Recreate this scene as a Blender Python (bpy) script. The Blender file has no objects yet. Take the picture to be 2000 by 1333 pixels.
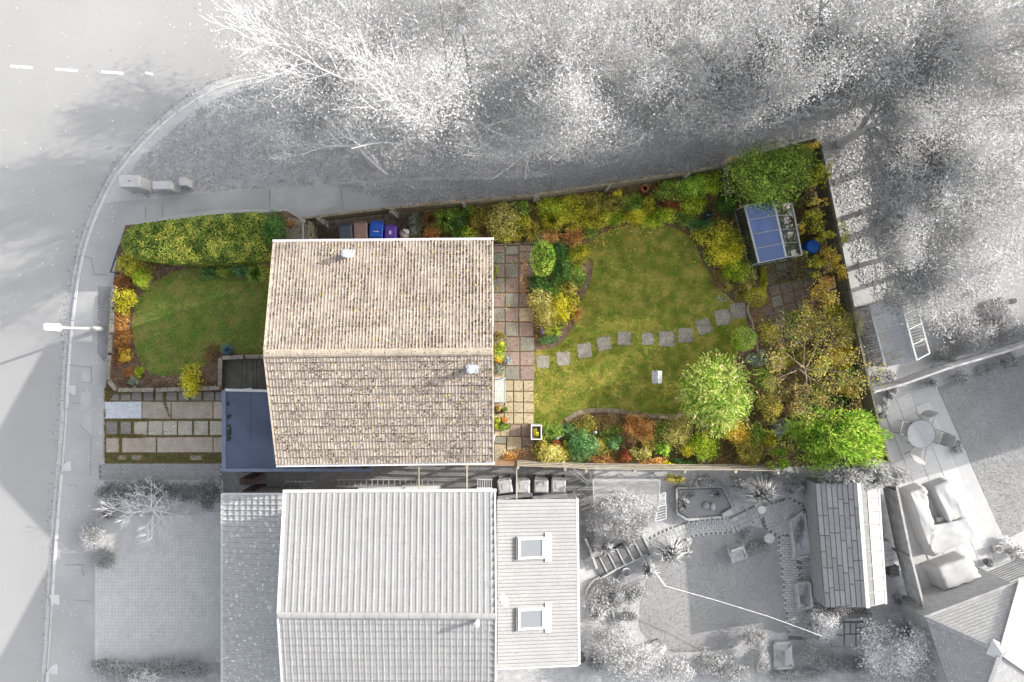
import bpy, bmesh, math, random
import numpy as np
from mathutils import Vector, Matrix

R = math.radians
random.seed(7)
RNG = np.random.default_rng(11)

# ------------------------------------------------------------------ camera, sky, sun, exposure
F, H = 1500.0, 32.6            # focal length in photo pixels (photo 2000 wide), flying height in metres
scene = bpy.context.scene
COL = scene.collection
cam_d = bpy.data.cameras.new('camera')
cam = bpy.data.objects.new('camera', cam_d)
COL.objects.link(cam)
cam.location = (0, 0, H)
cam.rotation_euler = (0, 0, 0)
cam_d.sensor_width = 36
cam_d.lens = 36 * F / 2000
cam_d.clip_end = 2000
scene.camera = cam

SUN_EL = R(23)
SUN_DIR = Vector((-.947 * math.cos(SUN_EL), -.321 * math.cos(SUN_EL), -math.sin(SUN_EL)))
SKY_STRENGTH = 0.15
w = bpy.data.worlds.new('World')
scene.world = w
w.use_nodes = True
nt = w.node_tree
nt.nodes.clear()
out = nt.nodes.new('ShaderNodeOutputWorld')
bg = nt.nodes.new('ShaderNodeBackground')
sky = nt.nodes.new('ShaderNodeTexSky')
sky.sky_type = 'NISHITA'
sky.sun_disc = False
sky.sun_elevation = SUN_EL
sky.sun_rotation = math.atan2(.947, .321)
sky.dust_density = 4.0
sky.air_density = 1.0
sky.ozone_density = 1.0
hs = nt.nodes.new('ShaderNodeHueSaturation')
hs.inputs['Saturation'].default_value = 0.3
bg.inputs['Strength'].default_value = SKY_STRENGTH
nt.links.new(sky.outputs[0], hs.inputs['Color'])
nt.links.new(hs.outputs[0], bg.inputs['Color'])
nt.links.new(bg.outputs[0], out.inputs['Surface'])

sun_d = bpy.data.lights.new('sun', 'SUN')
sun_d.energy = 2.5
sun_d.angle = R(0.5)
sun_d.color = (1.0, 0.95, 0.88)
sun = bpy.data.objects.new('sun', sun_d)
COL.objects.link(sun)
sun.rotation_euler = SUN_DIR.to_track_quat('-Z', 'Y').to_euler()
sun.location = (20, 10, 30)

vs = scene.view_settings
vs.view_transform = 'Standard'
vs.look = 'None'
vs.gamma = 1
vs.use_curve_mapping = False
vs.exposure = 1.5
scene.render.engine = 'CYCLES'
scene.cycles.max_bounces = 6
scene.cycles.transparent_max_bounces = 12

# ------------------------------------------------------------------ small helpers
def P(px, py, z=0.0):
    """point at height z that the photo shows at pixel (px, py)"""
    k = (H - z) / F
    return Vector(((px - 1000) * k, (666.5 - py) * k, z))

def lin(c):
    def f(v):
        v = v / 255.0
        return v / 12.92 if v <= .04045 else ((v + .055) / 1.055) ** 2.4
    if isinstance(c, (int, float)):
        c = (c, c, c)
    return (f(c[0]), f(c[1]), f(c[2]), 1)

lin0 = lin

# reflectance of the matt materials relative to the listed sRGB swatches
REFL = dict(soil=1.1, soil_grey=1.15, lawn_ground=1.4, front_lawn_ground=1.35, patio_joint=1.15, driveway_base=1.1, slab_pink=.84, stepping_stone=1.0, slab_stone=.76, slab_grey=.78, patio_slab_pink=.8, patio_slab_grey=.8, lawn_grey=.92, pale_patio_slab=.84,  leafy_ground=1.25, drive_block=.95, grey_pantile=1.05, bark_white=1, bark_mid=1,
            bark_dark=1, pavement_asphalt=.78, road_asphalt=.62, pale_roof_tile=.6, pale_roof_tile_joined=.6, hedge_core=1, hedge_coreg=1, patio_slab_cream=.72, pale_patio_joint=.82, joint_pale=.75,  garage_felt=.85)
MATS = {}
def mat(key, c1, c2=None, scale=3.0, rough=.85, bump=0.0, bscale=40.0, metal=0.0, spec=.3, c3=None, scale3=25.0, t3=(.55, .62), rnd=0.0, detail=6, isl=0.0):
    """matt surface: two colours mixed by noise, optional third colour as specks, optional per object variation"""
    if key in MATS:
        return MATS[key]
    rf = REFL.get(key, .68)
    lin = lambda c: tuple(min(.85, v * rf) for v in lin0(c)[:3]) + (1,)
    m = bpy.data.materials.new(key)
    m.use_nodes = True
    n = m.node_tree.nodes
    l = m.node_tree.links
    b = n['Principled BSDF']
    b.inputs['Roughness'].default_value = rough
    b.inputs['Metallic'].default_value = metal
    b.inputs['Specular IOR Level'].default_value = spec
    geo = n.new('ShaderNodeNewGeometry')
    nz = n.new('ShaderNodeTexNoise')
    nz.inputs['Scale'].default_value = scale
    nz.inputs['Detail'].default_value = detail
    l.new(geo.outputs['Position'], nz.inputs['Vector'])
    rp = n.new('ShaderNodeValToRGB')
    rp.color_ramp.elements[0].position = .35
    rp.color_ramp.elements[1].position = .65
    rp.color_ramp.elements[0].color = lin(c1)
    rp.color_ramp.elements[1].color = lin(c2 if c2 is not None else c1)
    l.new(nz.outputs['Fac'], rp.inputs['Fac'])
    col = rp.outputs['Color']
    if c3 is not None:
        n3 = n.new('ShaderNodeTexNoise')
        n3.inputs['Scale'].default_value = scale3
        n3.inputs['Detail'].default_value = 3
        l.new(geo.outputs['Position'], n3.inputs['Vector'])
        r3 = n.new('ShaderNodeValToRGB')
        r3.color_ramp.elements[0].position = t3[0]
        r3.color_ramp.elements[1].position = t3[1]
        l.new(n3.outputs['Fac'], r3.inputs['Fac'])
        mx = n.new('ShaderNodeMix')
        mx.data_type = 'RGBA'
        l.new(r3.outputs['Color'], mx.inputs['Factor'])
        l.new(col, mx.inputs['A'])
        mx.inputs['B'].default_value = lin(c3)
        col = mx.outputs['Result']
    if rnd or isl:
        oi = n.new('ShaderNodeObjectInfo' if rnd else 'ShaderNodeNewGeometry')
        ro = 'Random' if rnd else 'Random Per Island'
        rnd = rnd or isl
        mr = n.new('ShaderNodeMapRange')
        mr.inputs['To Min'].default_value = 1 - rnd
        mr.inputs['To Max'].default_value = 1 + rnd
        l.new(oi.outputs[ro], mr.inputs['Value'])
        hv = n.new('ShaderNodeHueSaturation')
        l.new(mr.outputs['Result'], hv.inputs['Value'])
        l.new(col, hv.inputs['Color'])
        col = hv.outputs['Color']
    l.new(col, b.inputs['Base Color'])
    if bump:
        nb = n.new('ShaderNodeTexNoise')
        nb.inputs['Scale'].default_value = bscale
        nb.inputs['Detail'].default_value = 5
        l.new(geo.outputs['Position'], nb.inputs['Vector'])
        bp = n.new('ShaderNodeBump')
        bp.inputs['Strength'].default_value = bump
        bp.inputs['Distance'].default_value = .02
        l.new(nb.outputs['Fac'], bp.inputs['Height'])
        l.new(bp.outputs['Normal'], b.inputs['Normal'])
    MATS[key] = m
    return m

def leafmat(key, pal, trans=.48, rough=.55, clump=.3):
    """foliage: every leaf its own colour from the palette, broad clump variation, light passing through"""
    key = 'leaf_' + key
    if key in MATS:
        return MATS[key]
    m = bpy.data.materials.new(key)
    m.use_nodes = True
    n = m.node_tree.nodes
    l = m.node_tree.links
    b = n['Principled BSDF']
    b.inputs['Roughness'].default_value = rough
    b.inputs['Specular IOR Level'].default_value = .3
    geo = n.new('ShaderNodeNewGeometry')
    nz = n.new('ShaderNodeTexNoise')
    nz.inputs['Scale'].default_value = 2.2
    nz.inputs['Detail'].default_value = 3
    l.new(geo.outputs['Position'], nz.inputs['Vector'])
    mr = n.new('ShaderNodeMapRange')
    mr.inputs['From Min'].default_value = .35
    mr.inputs['From Max'].default_value = .65
    mr.inputs['To Min'].default_value = -clump
    mr.inputs['To Max'].default_value = clump
    l.new(nz.outputs['Fac'], mr.inputs['Value'])
    ad = n.new('ShaderNodeMath')
    ad.operation = 'ADD'
    ad.use_clamp = True
    l.new(geo.outputs['Random Per Island'], ad.inputs[0])
    l.new(mr.outputs['Result'], ad.inputs[1])
    rp = n.new('ShaderNodeValToRGB')
    e = rp.color_ramp.elements
    k = len(pal)
    e[0].position, e[0].color = 0, lin(pal[0])
    e[1].position, e[1].color = 1, lin(pal[-1])
    for i in range(1, k - 1):
        x = e.new(i / (k - 1))
        x.color = lin(pal[i])
    l.new(ad.outputs[0], rp.inputs['Fac'])
    l.new(rp.outputs['Color'], b.inputs['Base Color'])
    tr = n.new('ShaderNodeBsdfTranslucent')
    l.new(rp.outputs['Color'], tr.inputs['Color'])
    ms = n.new('ShaderNodeMixShader')
    ms.inputs[0].default_value = trans
    l.new(b.outputs[0], ms.inputs[1])
    l.new(tr.outputs[0], ms.inputs[2])
    l.new(ms.outputs[0], n['Material Output'].inputs['Surface'])
    MATS[key] = m
    return m

def glassmat(key, tint, gloss=.25, body=None, bodyf=0.0):
    if key in MATS:
        return MATS[key]
    m = bpy.data.materials.new(key)
    m.use_nodes = True
    n = m.node_tree.nodes
    l = m.node_tree.links
    n.remove(n['Principled BSDF'])
    t = n.new('ShaderNodeBsdfTransparent')
    t.inputs['Color'].default_value = lin(tint)
    g = n.new('ShaderNodeBsdfGlossy')
    g.inputs['Roughness'].default_value = .05
    ms = n.new('ShaderNodeMixShader')
    ms.inputs[0].default_value = gloss
    l.new(t.outputs[0], ms.inputs[1])
    l.new(g.outputs[0], ms.inputs[2])
    o = ms.outputs[0]
    if body is not None:
        d = n.new('ShaderNodeBsdfDiffuse')
        d.inputs['Color'].default_value = lin(body)
        m2 = n.new('ShaderNodeMixShader')
        m2.inputs[0].default_value = bodyf
        l.new(o, m2.inputs[1])
        l.new(d.outputs[0], m2.inputs[2])
        o = m2.outputs[0]
    l.new(o, n['Material Output'].inputs['Surface'])
    MATS[key] = m
    return m

class MB:
    """collects boxes, tubes, prisms ...; build() links them as ONE mesh object"""
    def __init__(s):
        s.v = []
        s.f = []
    def add(s, vs, fs):
        o = len(s.v)
        s.v += [tuple(x) for x in vs]
        s.f += [tuple(i + o for i in f) for f in fs]
        return s
    def box(s, c, size, rz=0.0, M=None):
        x, y, z = size[0] / 2, size[1] / 2, size[2] / 2
        vs = [Vector((a, b, d)) for d in (-z, z) for a, b in ((-x, -y), (x, -y), (x, y), (-x, y))]
        if M is None:
            M = Matrix.Translation(c) @ Matrix.Rotation(rz, 4, 'Z')
        vs = [M @ v for v in vs]
        return s.add(vs, [(3, 2, 1, 0), (4, 5, 6, 7), (0, 1, 5, 4), (1, 2, 6, 5), (2, 3, 7, 6), (3, 0, 4, 7)])
    def bar(s, a, b, wd, ht, up=(0, 0, 1)):
        a, b = Vector(a), Vector(b)
        d = b - a
        L = d.length
        x = d.normalized()
        upv = Vector(up)
        if abs(x.dot(upv)) > .95:
            upv = Vector((1, 0, 0))
        y = upv.cross(x).normalized()
        z = x.cross(y)
        M = Matrix.Translation((a + b) / 2) @ Matrix((x, y, z)).transposed().to_4x4()
        return s.box(None, (L, wd, ht), M=M)
    def prism(s, pts, z0, z1):
        n = len(pts)
        ar = sum(pts[i][0] * pts[(i + 1) % n][1] - pts[(i + 1) % n][0] * pts[i][1] for i in range(n))
        if ar < 0:
            pts = pts[::-1]
        vs = [(p[0], p[1], z0) for p in pts] + [(p[0], p[1], z1) for p in pts]
        fs = [tuple(range(n - 1, -1, -1)), tuple(range(n, 2 * n))]
        fs += [(i, (i + 1) % n, n + (i + 1) % n, n + i) for i in range(n)]
        return s.add(vs, fs)
    def tube(s, pts, rad, sides=6, cap=True):
        pts = [Vector(p) for p in pts]
        if not isinstance(rad, (list, tuple)):
            rad = [rad] * len(pts)
        vs, fs = [], []
        for i, p in enumerate(pts):
            d = (pts[min(i + 1, len(pts) - 1)] - pts[max(i - 1, 0)]).normalized()
            ref = Vector((0, 0, 1)) if abs(d.z) < .9 else Vector((1, 0, 0))
            x = d.cross(ref).normalized()
            y = d.cross(x)
            for k in range(sides):
                a = 2 * math.pi * k / sides
                vs.append(p + (x * math.cos(a) + y * math.sin(a)) * rad[i])
        for i in range(len(pts) - 1):
            for k in range(sides):
                k2 = (k + 1) % sides
                fs.append((i * sides + k, i * sides + k2, (i + 1) * sides + k2, (i + 1) * sides + k))
        if cap:
            fs.append(tuple(range(sides)))
            fs.append(tuple(range((len(pts) - 1) * sides, len(pts) * sides))[::-1])
        return s.add(vs, fs)
    def lathe(s, c, prof, sides=16, sx=1.0, sy=1.0):
        vs, fs = [], []
        for r, z in prof:
            for k in range(sides):
                a = 2 * math.pi * k / sides
                vs.append((c[0] + r * sx * math.cos(a), c[1] + r * sy * math.sin(a), c[2] + z))
        for i in range(len(prof) - 1):
            for k in range(sides):
                k2 = (k + 1) % sides
                fs.append((i * sides + k, i * sides + k2, (i + 1) * sides + k2, (i + 1) * sides + k))
        fs.append(tuple(range(sides))[::-1])
        fs.append(tuple(range((len(prof) - 1) * sides, len(prof) * sides)))
        return s.add(vs, fs)
    def mesh(s, name, m=None, bevel=0, smooth=False):
        me = bpy.data.meshes.new(name)
        me.from_pydata(s.v, [], s.f)
        if m:
            me.materials.append(m)
        if bevel:
            bm = bmesh.new()
            bm.from_mesh(me)
            bmesh.ops.bevel(bm, geom=[e for e in bm.edges if len(e.link_faces) == 2 and e.calc_face_angle(0) > .5], offset=bevel, segments=1, affect='EDGES')
            bm.to_mesh(me)
            bm.free()
        if smooth:
            for p in me.polygons:
                p.use_smooth = True
        return me
    def build(s, name, m, parent=None, bevel=0, smooth=False):
        return link(name, s.mesh(name, m, bevel, smooth), parent)

def origin(o):
    """world translation of a parent chain (roots here are moved, never turned, unless they are copies)"""
    t = Vector((0, 0, 0))
    while o is not None:
        if o.type == 'EMPTY':
            t += o.location
        o = o.parent
    return t

def link(name, me, parent=None):
    o = bpy.data.objects.new(name, me)
    COL.objects.link(o)
    if parent is not None:
        o.parent = parent
        if parent.type == 'EMPTY':
            o.matrix_parent_inverse = Matrix.Translation(-origin(parent))
    return o

USED = {}
def tag(o, label, cat, group=None):
    if label in USED and not group:
        print('DUPLICATE LABEL', label)
    USED[label] = 1
    o['label'] = label
    o['category'] = cat
    if group:
        o['group'] = group
    return o

def thing(name, label, cat, loc, group=None):
    o = bpy.data.objects.new(name, None)
    COL.objects.link(o)
    o.empty_display_size = .1
    o.location = loc
    return tag(o, label, cat, group)

def struct(o):
    o['kind'] = 'structure'
    return o

def stuff(o):
    o['kind'] = 'stuff'
    return o

def sheet(name, px, z, m, parent=None):
    """flat ground sheet through photo points"""
    pts = [P(x, y, z) for x, y in px]
    ar = sum(pts[i].x * pts[(i + 1) % len(pts)].y - pts[(i + 1) % len(pts)].x * pts[i].y for i in range(len(pts)))
    if ar < 0:
        pts = pts[::-1]
    me = bpy.data.meshes.new(name)
    me.from_pydata(pts, [], [tuple(range(len(pts)))])
    me.materials.append(m)
    o = link(name, me, parent)
    if parent is None:
        struct(o)
    return o

def smooth_poly(px, n=4, closed=True):
    """Catmull-Rom through the points"""
    m = len(px)
    res = []
    rng = range(m) if closed else range(m - 1)
    for i in rng:
        if closed:
            p = [px[(i + k) % m] for k in (-1, 0, 1, 2)]
        else:
            p = [px[max(0, min(m - 1, i + k))] for k in (-1, 0, 1, 2)]
        for j in range(n):
            t = j / n
            res.append(tuple(.5 * (2 * p[1][d] + (p[2][d] - p[0][d]) * t + (2 * p[0][d] - 5 * p[1][d] + 4 * p[2][d] - p[3][d]) * t * t + (3 * p[1][d] - p[0][d] - 3 * p[2][d] + p[3][d]) * t ** 3) for d in (0, 1)))
    if not closed:
        res.append(tuple(px[-1]))
    return res

def inside(poly, x, y):
    """vectorised point in polygon"""
    x = np.asarray(x)
    y = np.asarray(y)
    c = np.zeros(x.shape, bool)
    n = len(poly)
    for i in range(n):
        x1, y1 = poly[i][0], poly[i][1]
        x2, y2 = poly[(i + 1) % n][0], poly[(i + 1) % n][1]
        if y1 == y2:
            continue
        hit = ((y1 > y) != (y2 > y)) & (x < (x2 - x1) * (y - y1) / (y2 - y1) + x1)
        c ^= hit
    return c

def sample_poly(poly, n):
    """n random points inside a world polygon"""
    xs = [p[0] for p in poly]
    ys = [p[1] for p in poly]
    px, py = [], []
    tot = 0
    while tot < n:
        x = RNG.uniform(min(xs), max(xs), n * 2)
        y = RNG.uniform(min(ys), max(ys), n * 2)
        k = inside(poly, x, y)
        px.append(x[k])
        py.append(y[k])
        tot += int(k.sum())
    return np.concatenate(px)[:n], np.concatenate(py)[:n]

def fast_mesh(name, verts, nper, m):
    """verts: (N, nper, 3); every row one polygon of its own"""
    N = verts.shape[0]
    me = bpy.data.meshes.new(name)
    me.vertices.add(N * nper)
    me.vertices.foreach_set('co', verts.astype(np.float32).ravel())
    me.loops.add(N * nper)
    me.loops.foreach_set('vertex_index', np.arange(N * nper, dtype=np.int32))
    me.polygons.add(N)
    me.polygons.foreach_set('loop_start', np.arange(0, N * nper, nper, dtype=np.int32))
    me.polygons.foreach_set('loop_total', np.full(N, nper, dtype=np.int32))
    me.materials.append(m)
    me.update(calc_edges=True)
    return me

def unit(a):
    return a / (np.linalg.norm(a, axis=1, keepdims=True) + 1e-9)

def leaf_quads(p, nrm, L, W, udir=None):
    """diamond leaves at p facing nrm (optionally pointing along udir)"""
    N = len(p)
    nrm = unit(nrm)
    u = RNG.normal(size=(N, 3)) if udir is None else udir
    u = unit(u - nrm * np.sum(u * nrm, axis=1, keepdims=True))
    v = np.cross(nrm, u)
    Ls = (L * RNG.uniform(.65, 1.35, (N, 1))) / 2
    Ws = (W * RNG.uniform(.65, 1.35, (N, 1))) / 2
    droop = nrm * Ls * .25
    return np.stack([p - u * Ls - droop, p + v * Ws, p + u * Ls - droop, p - v * Ws], axis=1)

# palettes (sRGB) -------------------------------------------------
def lift(pal, f):
    return [tuple(min(250, int(c * f)) for c in q) for q in pal]

def gy(*a):
    return [(x, x, x) for x in a]
PAL = dict(
    green=[(58, 78, 34), (84, 108, 44), (112, 134, 56), (146, 158, 78)],
    dgreen=[(32, 56, 28), (50, 80, 36), (68, 100, 46), (94, 126, 60)],
    lime=[(84, 112, 26), (124, 148, 36), (160, 174, 52), (196, 196, 92)],
    bright=[(80, 122, 40), (112, 156, 52), (150, 184, 68), (196, 208, 108)],
    bamboo=[(106, 146, 54), (150, 184, 72), (194, 208, 98), (234, 232, 164)],
    conif=[(88, 132, 44), (126, 168, 56), (166, 196, 76), (204, 216, 110)],
    yellow=[(132, 134, 36), (176, 166, 44), (210, 192, 58), (232, 212, 96)],
    yelgr=[(88, 102, 34), (128, 132, 42), (176, 166, 54), (214, 196, 84)],
    pale=[(110, 112, 56), (150, 146, 76), (190, 180, 106), (220, 208, 146)],
    gold=[(150, 124, 46), (194, 156, 54), (222, 182, 74), (236, 208, 120)],
    orange=[(112, 84, 50), (154, 110, 62), (190, 142, 84), (216, 178, 118)],
    russet=[(92, 62, 42), (130, 86, 54), (164, 114, 72), (156, 136, 82)],
    brown=[(74, 60, 44), (104, 84, 60), (132, 110, 76), (122, 118, 68)],
    olive=[(74, 76, 38), (108, 106, 50), (142, 136, 66), (178, 164, 88)],
    teal=[(46, 76, 46), (64, 98, 58), (84, 120, 72), (120, 146, 102)],
    silver=[(100, 120, 96), (136, 152, 130), (170, 182, 164), (204, 212, 200)],
    blue=[(84, 120, 134), (112, 150, 164), (146, 178, 188)],
    white=[(170, 186, 190), (206, 218, 222), (236, 240, 242)],
    red=[(120, 62, 40), (166, 84, 54), (196, 116, 74), (150, 124, 70)],
    hedge=[(52, 70, 30), (78, 96, 40), (104, 118, 52), (146, 142, 70)],
    apple=[(112, 122, 54), (150, 156, 66), (194, 184, 90), (210, 176, 96)],
    grey1=gy(168, 176, 184, 192), grey2=gy(166, 174, 184, 196), grey3=gy(176, 186, 196, 208),
    grey5=gy(118, 128, 138, 150), grey4=gy(156, 164, 172, 180), white2=gy(204, 214, 224, 234),
)
for k_ in ('green', 'dgreen', 'lime', 'bright', 'yellow', 'yelgr', 'pale', 'gold', 'olive', 'teal', 'hedge', 'brown', 'orange', 'russet'):
    PAL[k_] = lift(PAL[k_], 1.55 if k_ == 'hedge' else 1.4 if k_ in ('green', 'dgreen', 'teal', 'olive', 'brown') else 1.26)
LITTER_Y = [(200, 170, 60), (226, 200, 90), (236, 216, 130), (214, 150, 60)]

STEM = mat('stem', (88, 70, 50), (120, 98, 72), 20)
STEMG = mat('stem_grey', 120, 160, 20)
ZG = .10

def lumps(c, rx, ry, rz, n, lump=.42, K=14, flat=.35):
    """points on the shells of lumps filling an ellipsoid, with outward normals"""
    d = unit(RNG.normal(size=(K, 3)))
    d[:, 2] = np.abs(d[:, 2]) * .9 - .25
    r = RNG.uniform(.35, 1, (K, 1)) ** .6 * (1 - lump * .75)
    cen = d * r
    k = RNG.integers(0, K, n)
    dd = unit(RNG.normal(size=(n, 3)) + np.array([0, 0, flat]))
    rad = lump * RNG.uniform(.55, 1.05, (n, 1)) * RNG.uniform(.7, 1.2, K)[k][:, None]
    q = cen[k] + dd * rad
    p = q * np.array([rx, ry, rz]) + np.array(c)
    return p, dd

def shrub(px, py, rx, ry, h, pal, label, cat='shrub', leaf=.07, style='ball', dens=2.6, name=None, group=None, z0=ZG, grey=False, ang=0, lump=.42):
    """rx, ry in photo pixels; h in metres"""
    zc = z0 + h * .55
    k = (H - zc) / F
    c = P(px, py, zc)
    RX, RY = rx * k, ry * k
    base = Vector((c.x, c.y, z0))
    root = thing(name or cat.replace(' ', '_'), label, cat, base, group)
    m = leafmat(pal, PAL[pal])
    area = math.pi * RX * RY
    n = int(max(60, min(16000, dens * area / (leaf * leaf * .5))))
    K = int(max(7, min(60, area / (leaf * leaf) / 14)))
    if style == 'ball':
        p, nr = lumps((0, 0, 0), RX, RY, h * .55, n, lump, K)
        nr = nr + RNG.normal(size=nr.shape) * .45
        q = leaf_quads(p, nr, leaf, leaf * .62)
    elif style == 'dome':           # clipped: leaves close to one smooth shell
        d = unit(RNG.normal(size=(n, 3)))
        d[:, 2] = np.where(d[:, 2] < -.5, -d[:, 2], d[:, 2])
        p = d * RNG.uniform(.86, 1.03, (n, 1)) * np.array([RX, RY, h * .52])
        q = leaf_quads(p, d + RNG.normal(size=d.shape) * .5, leaf, leaf * .6)
    elif style == 'spiky':          # long narrow leaves growing out and up
        p, nr = lumps((0, 0, 0), RX * .9, RY * .9, h * .5, n, lump, K)
        u = unit(p / np.array([RX, RY, h]) + RNG.normal(size=p.shape) * .5 + np.array([0, 0, .25]))
        nr = np.cross(u, RNG.normal(size=p.shape))
        nr[:, 2] = np.abs(nr[:, 2]) + .3
        q = leaf_quads(p, nr, leaf * 1.8, leaf * .38, u)
    elif style == 'grass':          # arching blades from one base
        n = int(max(50, n * .35))
        a = RNG.uniform(0, 2 * math.pi, n)
        r1 = RNG.uniform(.06, 1, n) ** .8
        dirs = np.stack([np.cos(a) * RX, np.sin(a) * RY, np.zeros(n)], 1)
        b0 = dirs * .12 * RNG.uniform(0, 1, (n, 1)) + np.array([0, 0, -h * .5])
        mid = dirs * (r1 * .5)[:, None] + np.stack([np.zeros(n), np.zeros(n), h * RNG.uniform(.1, .55, n)], 1)
        tip = dirs * r1[:, None] + np.stack([np.zeros(n), np.zeros(n), h * RNG.uniform(-.35, .25, n)], 1)
        s = np.stack([-np.sin(a), np.cos(a), np.zeros(n)], 1) * leaf * .16
        q = np.concatenate([np.stack([b0 - s, b0 + s, mid + s, mid - s], 1), np.stack([mid - s, mid + s, tip + s * .1, tip - s * .1], 1)])
    elif style == 'feather':        # conifer sprays
        p, nr = lumps((0, 0, 0), RX * .95, RY * .95, h * .5, n, lump * .85, K)
        u = unit(nr + np.array([.25, -.12, .45]) + RNG.normal(size=p.shape) * .22)
        n2 = np.cross(u, RNG.normal(size=p.shape))
        q = leaf_quads(p, n2, leaf * 1.7, leaf * .42, u)
    elif style == 'flat':
        a = RNG.uniform(0, 2 * math.pi, n)
        r = np.sqrt(RNG.uniform(0, 1, n))
        r *= .75 + .25 * np.sin(a * 3 + RNG.uniform(0, 6)) * np.sin(a * 5 + 1)
        p = np.stack([np.cos(a) * r * RX, np.sin(a) * r * RY, RNG.uniform(-.5, .45, n) * h], 1)
        nr = np.array([0, 0, 1.0]) + RNG.normal(size=p.shape) * .6
        q = leaf_quads(p, nr, leaf, leaf * .62)
    if ang:
        ca, sa = math.cos(ang), math.sin(ang)
        q = q @ np.array([[ca, sa, 0], [-sa, ca, 0], [0, 0, 1]])
    q = q + np.array([c.x, c.y, zc])
    q[:, :, 2] = np.maximum(q[:, :, 2], z0 + .004)
    fo = link('foliage', fast_mesh('foliage', q, 4, m), root)
    if style not in ('grass', 'flat'):
        s = MB()
        for i in range(5):
            a = i * 1.257 + random.random()
            s.tube([base + Vector((math.cos(a) * .03, math.sin(a) * .03, 0)), base + Vector((math.cos(a) * RX * .25, math.sin(a) * RY * .25, h * .45)), base + Vector((math.cos(a) * RX * .55, math.sin(a) * RY * .55, h * .8))], [.02, .014, .006], 4, False)
        s.build('stem', STEMG if grey else STEM, root)
    return root

def branches(base, R_, h, limbs=7, levels=3, seed=0, start=.35, rad=.16, up=.55, clip=False, twig=.008):
    """limbs dividing into twigs; returns (MB, twig points)"""
    rnd = random.Random(seed)
    mb = MB()
    pts = []
    def grow(p, d, L, r, lev):
        n = 3
        path = [p]
        rr = [r]
        cur = p.copy()
        dd = d.copy()
        for i in range(n):
            dd = (dd + Vector((rnd.uniform(-1, 1), rnd.uniform(-1, 1), rnd.uniform(-.6, .8))) * .2).normalized()
            cur = cur + dd * L / n
            path.append(cur.copy())
            rr.append(r * (1 - .62 * (i + 1) / n))
        if clip and inside(CLIP, [p.x, path[-1].x, path[2].x], [p.y, path[-1].y, path[2].y]).any():
            return
        mb.tube(path, rr, 5 if lev < 1 else (4 if lev < 2 else 3), False)
        if lev >= levels:
            pts.extend(path[1:])
            return
        if lev >= levels - 1:
            pts.extend(path[2:])
        nc = 4 if lev == 0 else rnd.choice((4, 5))
        for i in range(nc):
            t = (i + 1) / nc * .8 + .2
            k = min(n - 1, int(t * n))
            q = path[k].lerp(path[k + 1], t * n - k) if t < 1 else path[-1]
            sgn = 1 if i % 2 else -1
            ax = Vector((0, 0, 1))
            if t >= 1:
                nd = dd
            else:
                nd = Matrix.Rotation(sgn * rnd.uniform(.45, 1.0), 3, ax) @ dd
            nd = (nd + Vector((0, 0, rnd.uniform(-.15, .35)))).normalized()
            grow(q, nd, L * rnd.uniform(.5, .72), max(twig, r * (1 - .55 * t) * .66), lev + 1)
    top = base + Vector((0, 0, h * start))
    for i in range(limbs):
        a = 2 * math.pi * (i + rnd.uniform(-.3, .3)) / limbs
        e = up + rnd.uniform(-.25, .35)
        d = Vector((math.cos(a) * math.cos(e), math.sin(a) * math.cos(e), math.sin(e)))
        grow(top + Vector((0, 0, rnd.uniform(-.1, .25) * h)), d, R_ * rnd.uniform(.5, .68), rad * rnd.uniform(.45, .7), 0)
    lead = Vector((rnd.uniform(-.3, .3), rnd.uniform(-.3, .3), 1)).normalized()
    grow(top, lead, h * .45, rad * .6, 0)
    return mb, pts

def tree(px, py, r_px, h, pal, label, leaf=.12, nleaf=9000, bark=None, limbs=7, levels=3, seed=1, rad=.16, spread=.32, group=None, name='tree', up=.55, kind=0, cat='tree', start=.35, zc=None, clip=False):
    zc = h * .75 if zc is None else zc
    k = (H - zc) / F
    c = P(px, py, zc)
    base = Vector((c.x, c.y, ZG))
    R_ = r_px * k
    root = thing(name, label, cat, base, group)
    mb, pts = branches(base, R_, h, limbs, levels, seed, start, rad, up, clip, .009 if clip else .007)
    top = base + Vector((0, 0, h * (start + .02)))
    tr = MB().tube([base, base.lerp(top, .5) + Vector((.04, .03, 0)), top], [rad * 1.25, rad, rad * .8], 8)
    bk = bark or STEM
    tr.build('trunk', bk, root)
    mb.build('branch', bk, root)
    P_ = np.array([tuple(p) for p in pts])
    i = RNG.integers(0, len(P_), nleaf)
    q = P_[i] + RNG.normal(size=(nleaf, 3)) * spread * np.array([1, 1, .6])
    q[:, 2] = np.clip(q[:, 2] - (.16 if clip else .1), ZG + .3, None)
    if clip:
        q = q[~inside(CLIP, q[:, 0], q[:, 1])]
    nleaf = len(q)
    nr = RNG.normal(size=(nleaf, 3)) * .7 + np.array([0, 0, .7])
    link('crown', fast_mesh('crown', leaf_quads(q, nr, leaf, leaf * .68), 4, leafmat(pal, PAL[pal])), root)
    return root

CLIP = []

def world_poly(px, z):
    return [(P(x, y, z).x, P(x, y, z).y) for x, y in px]

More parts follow.
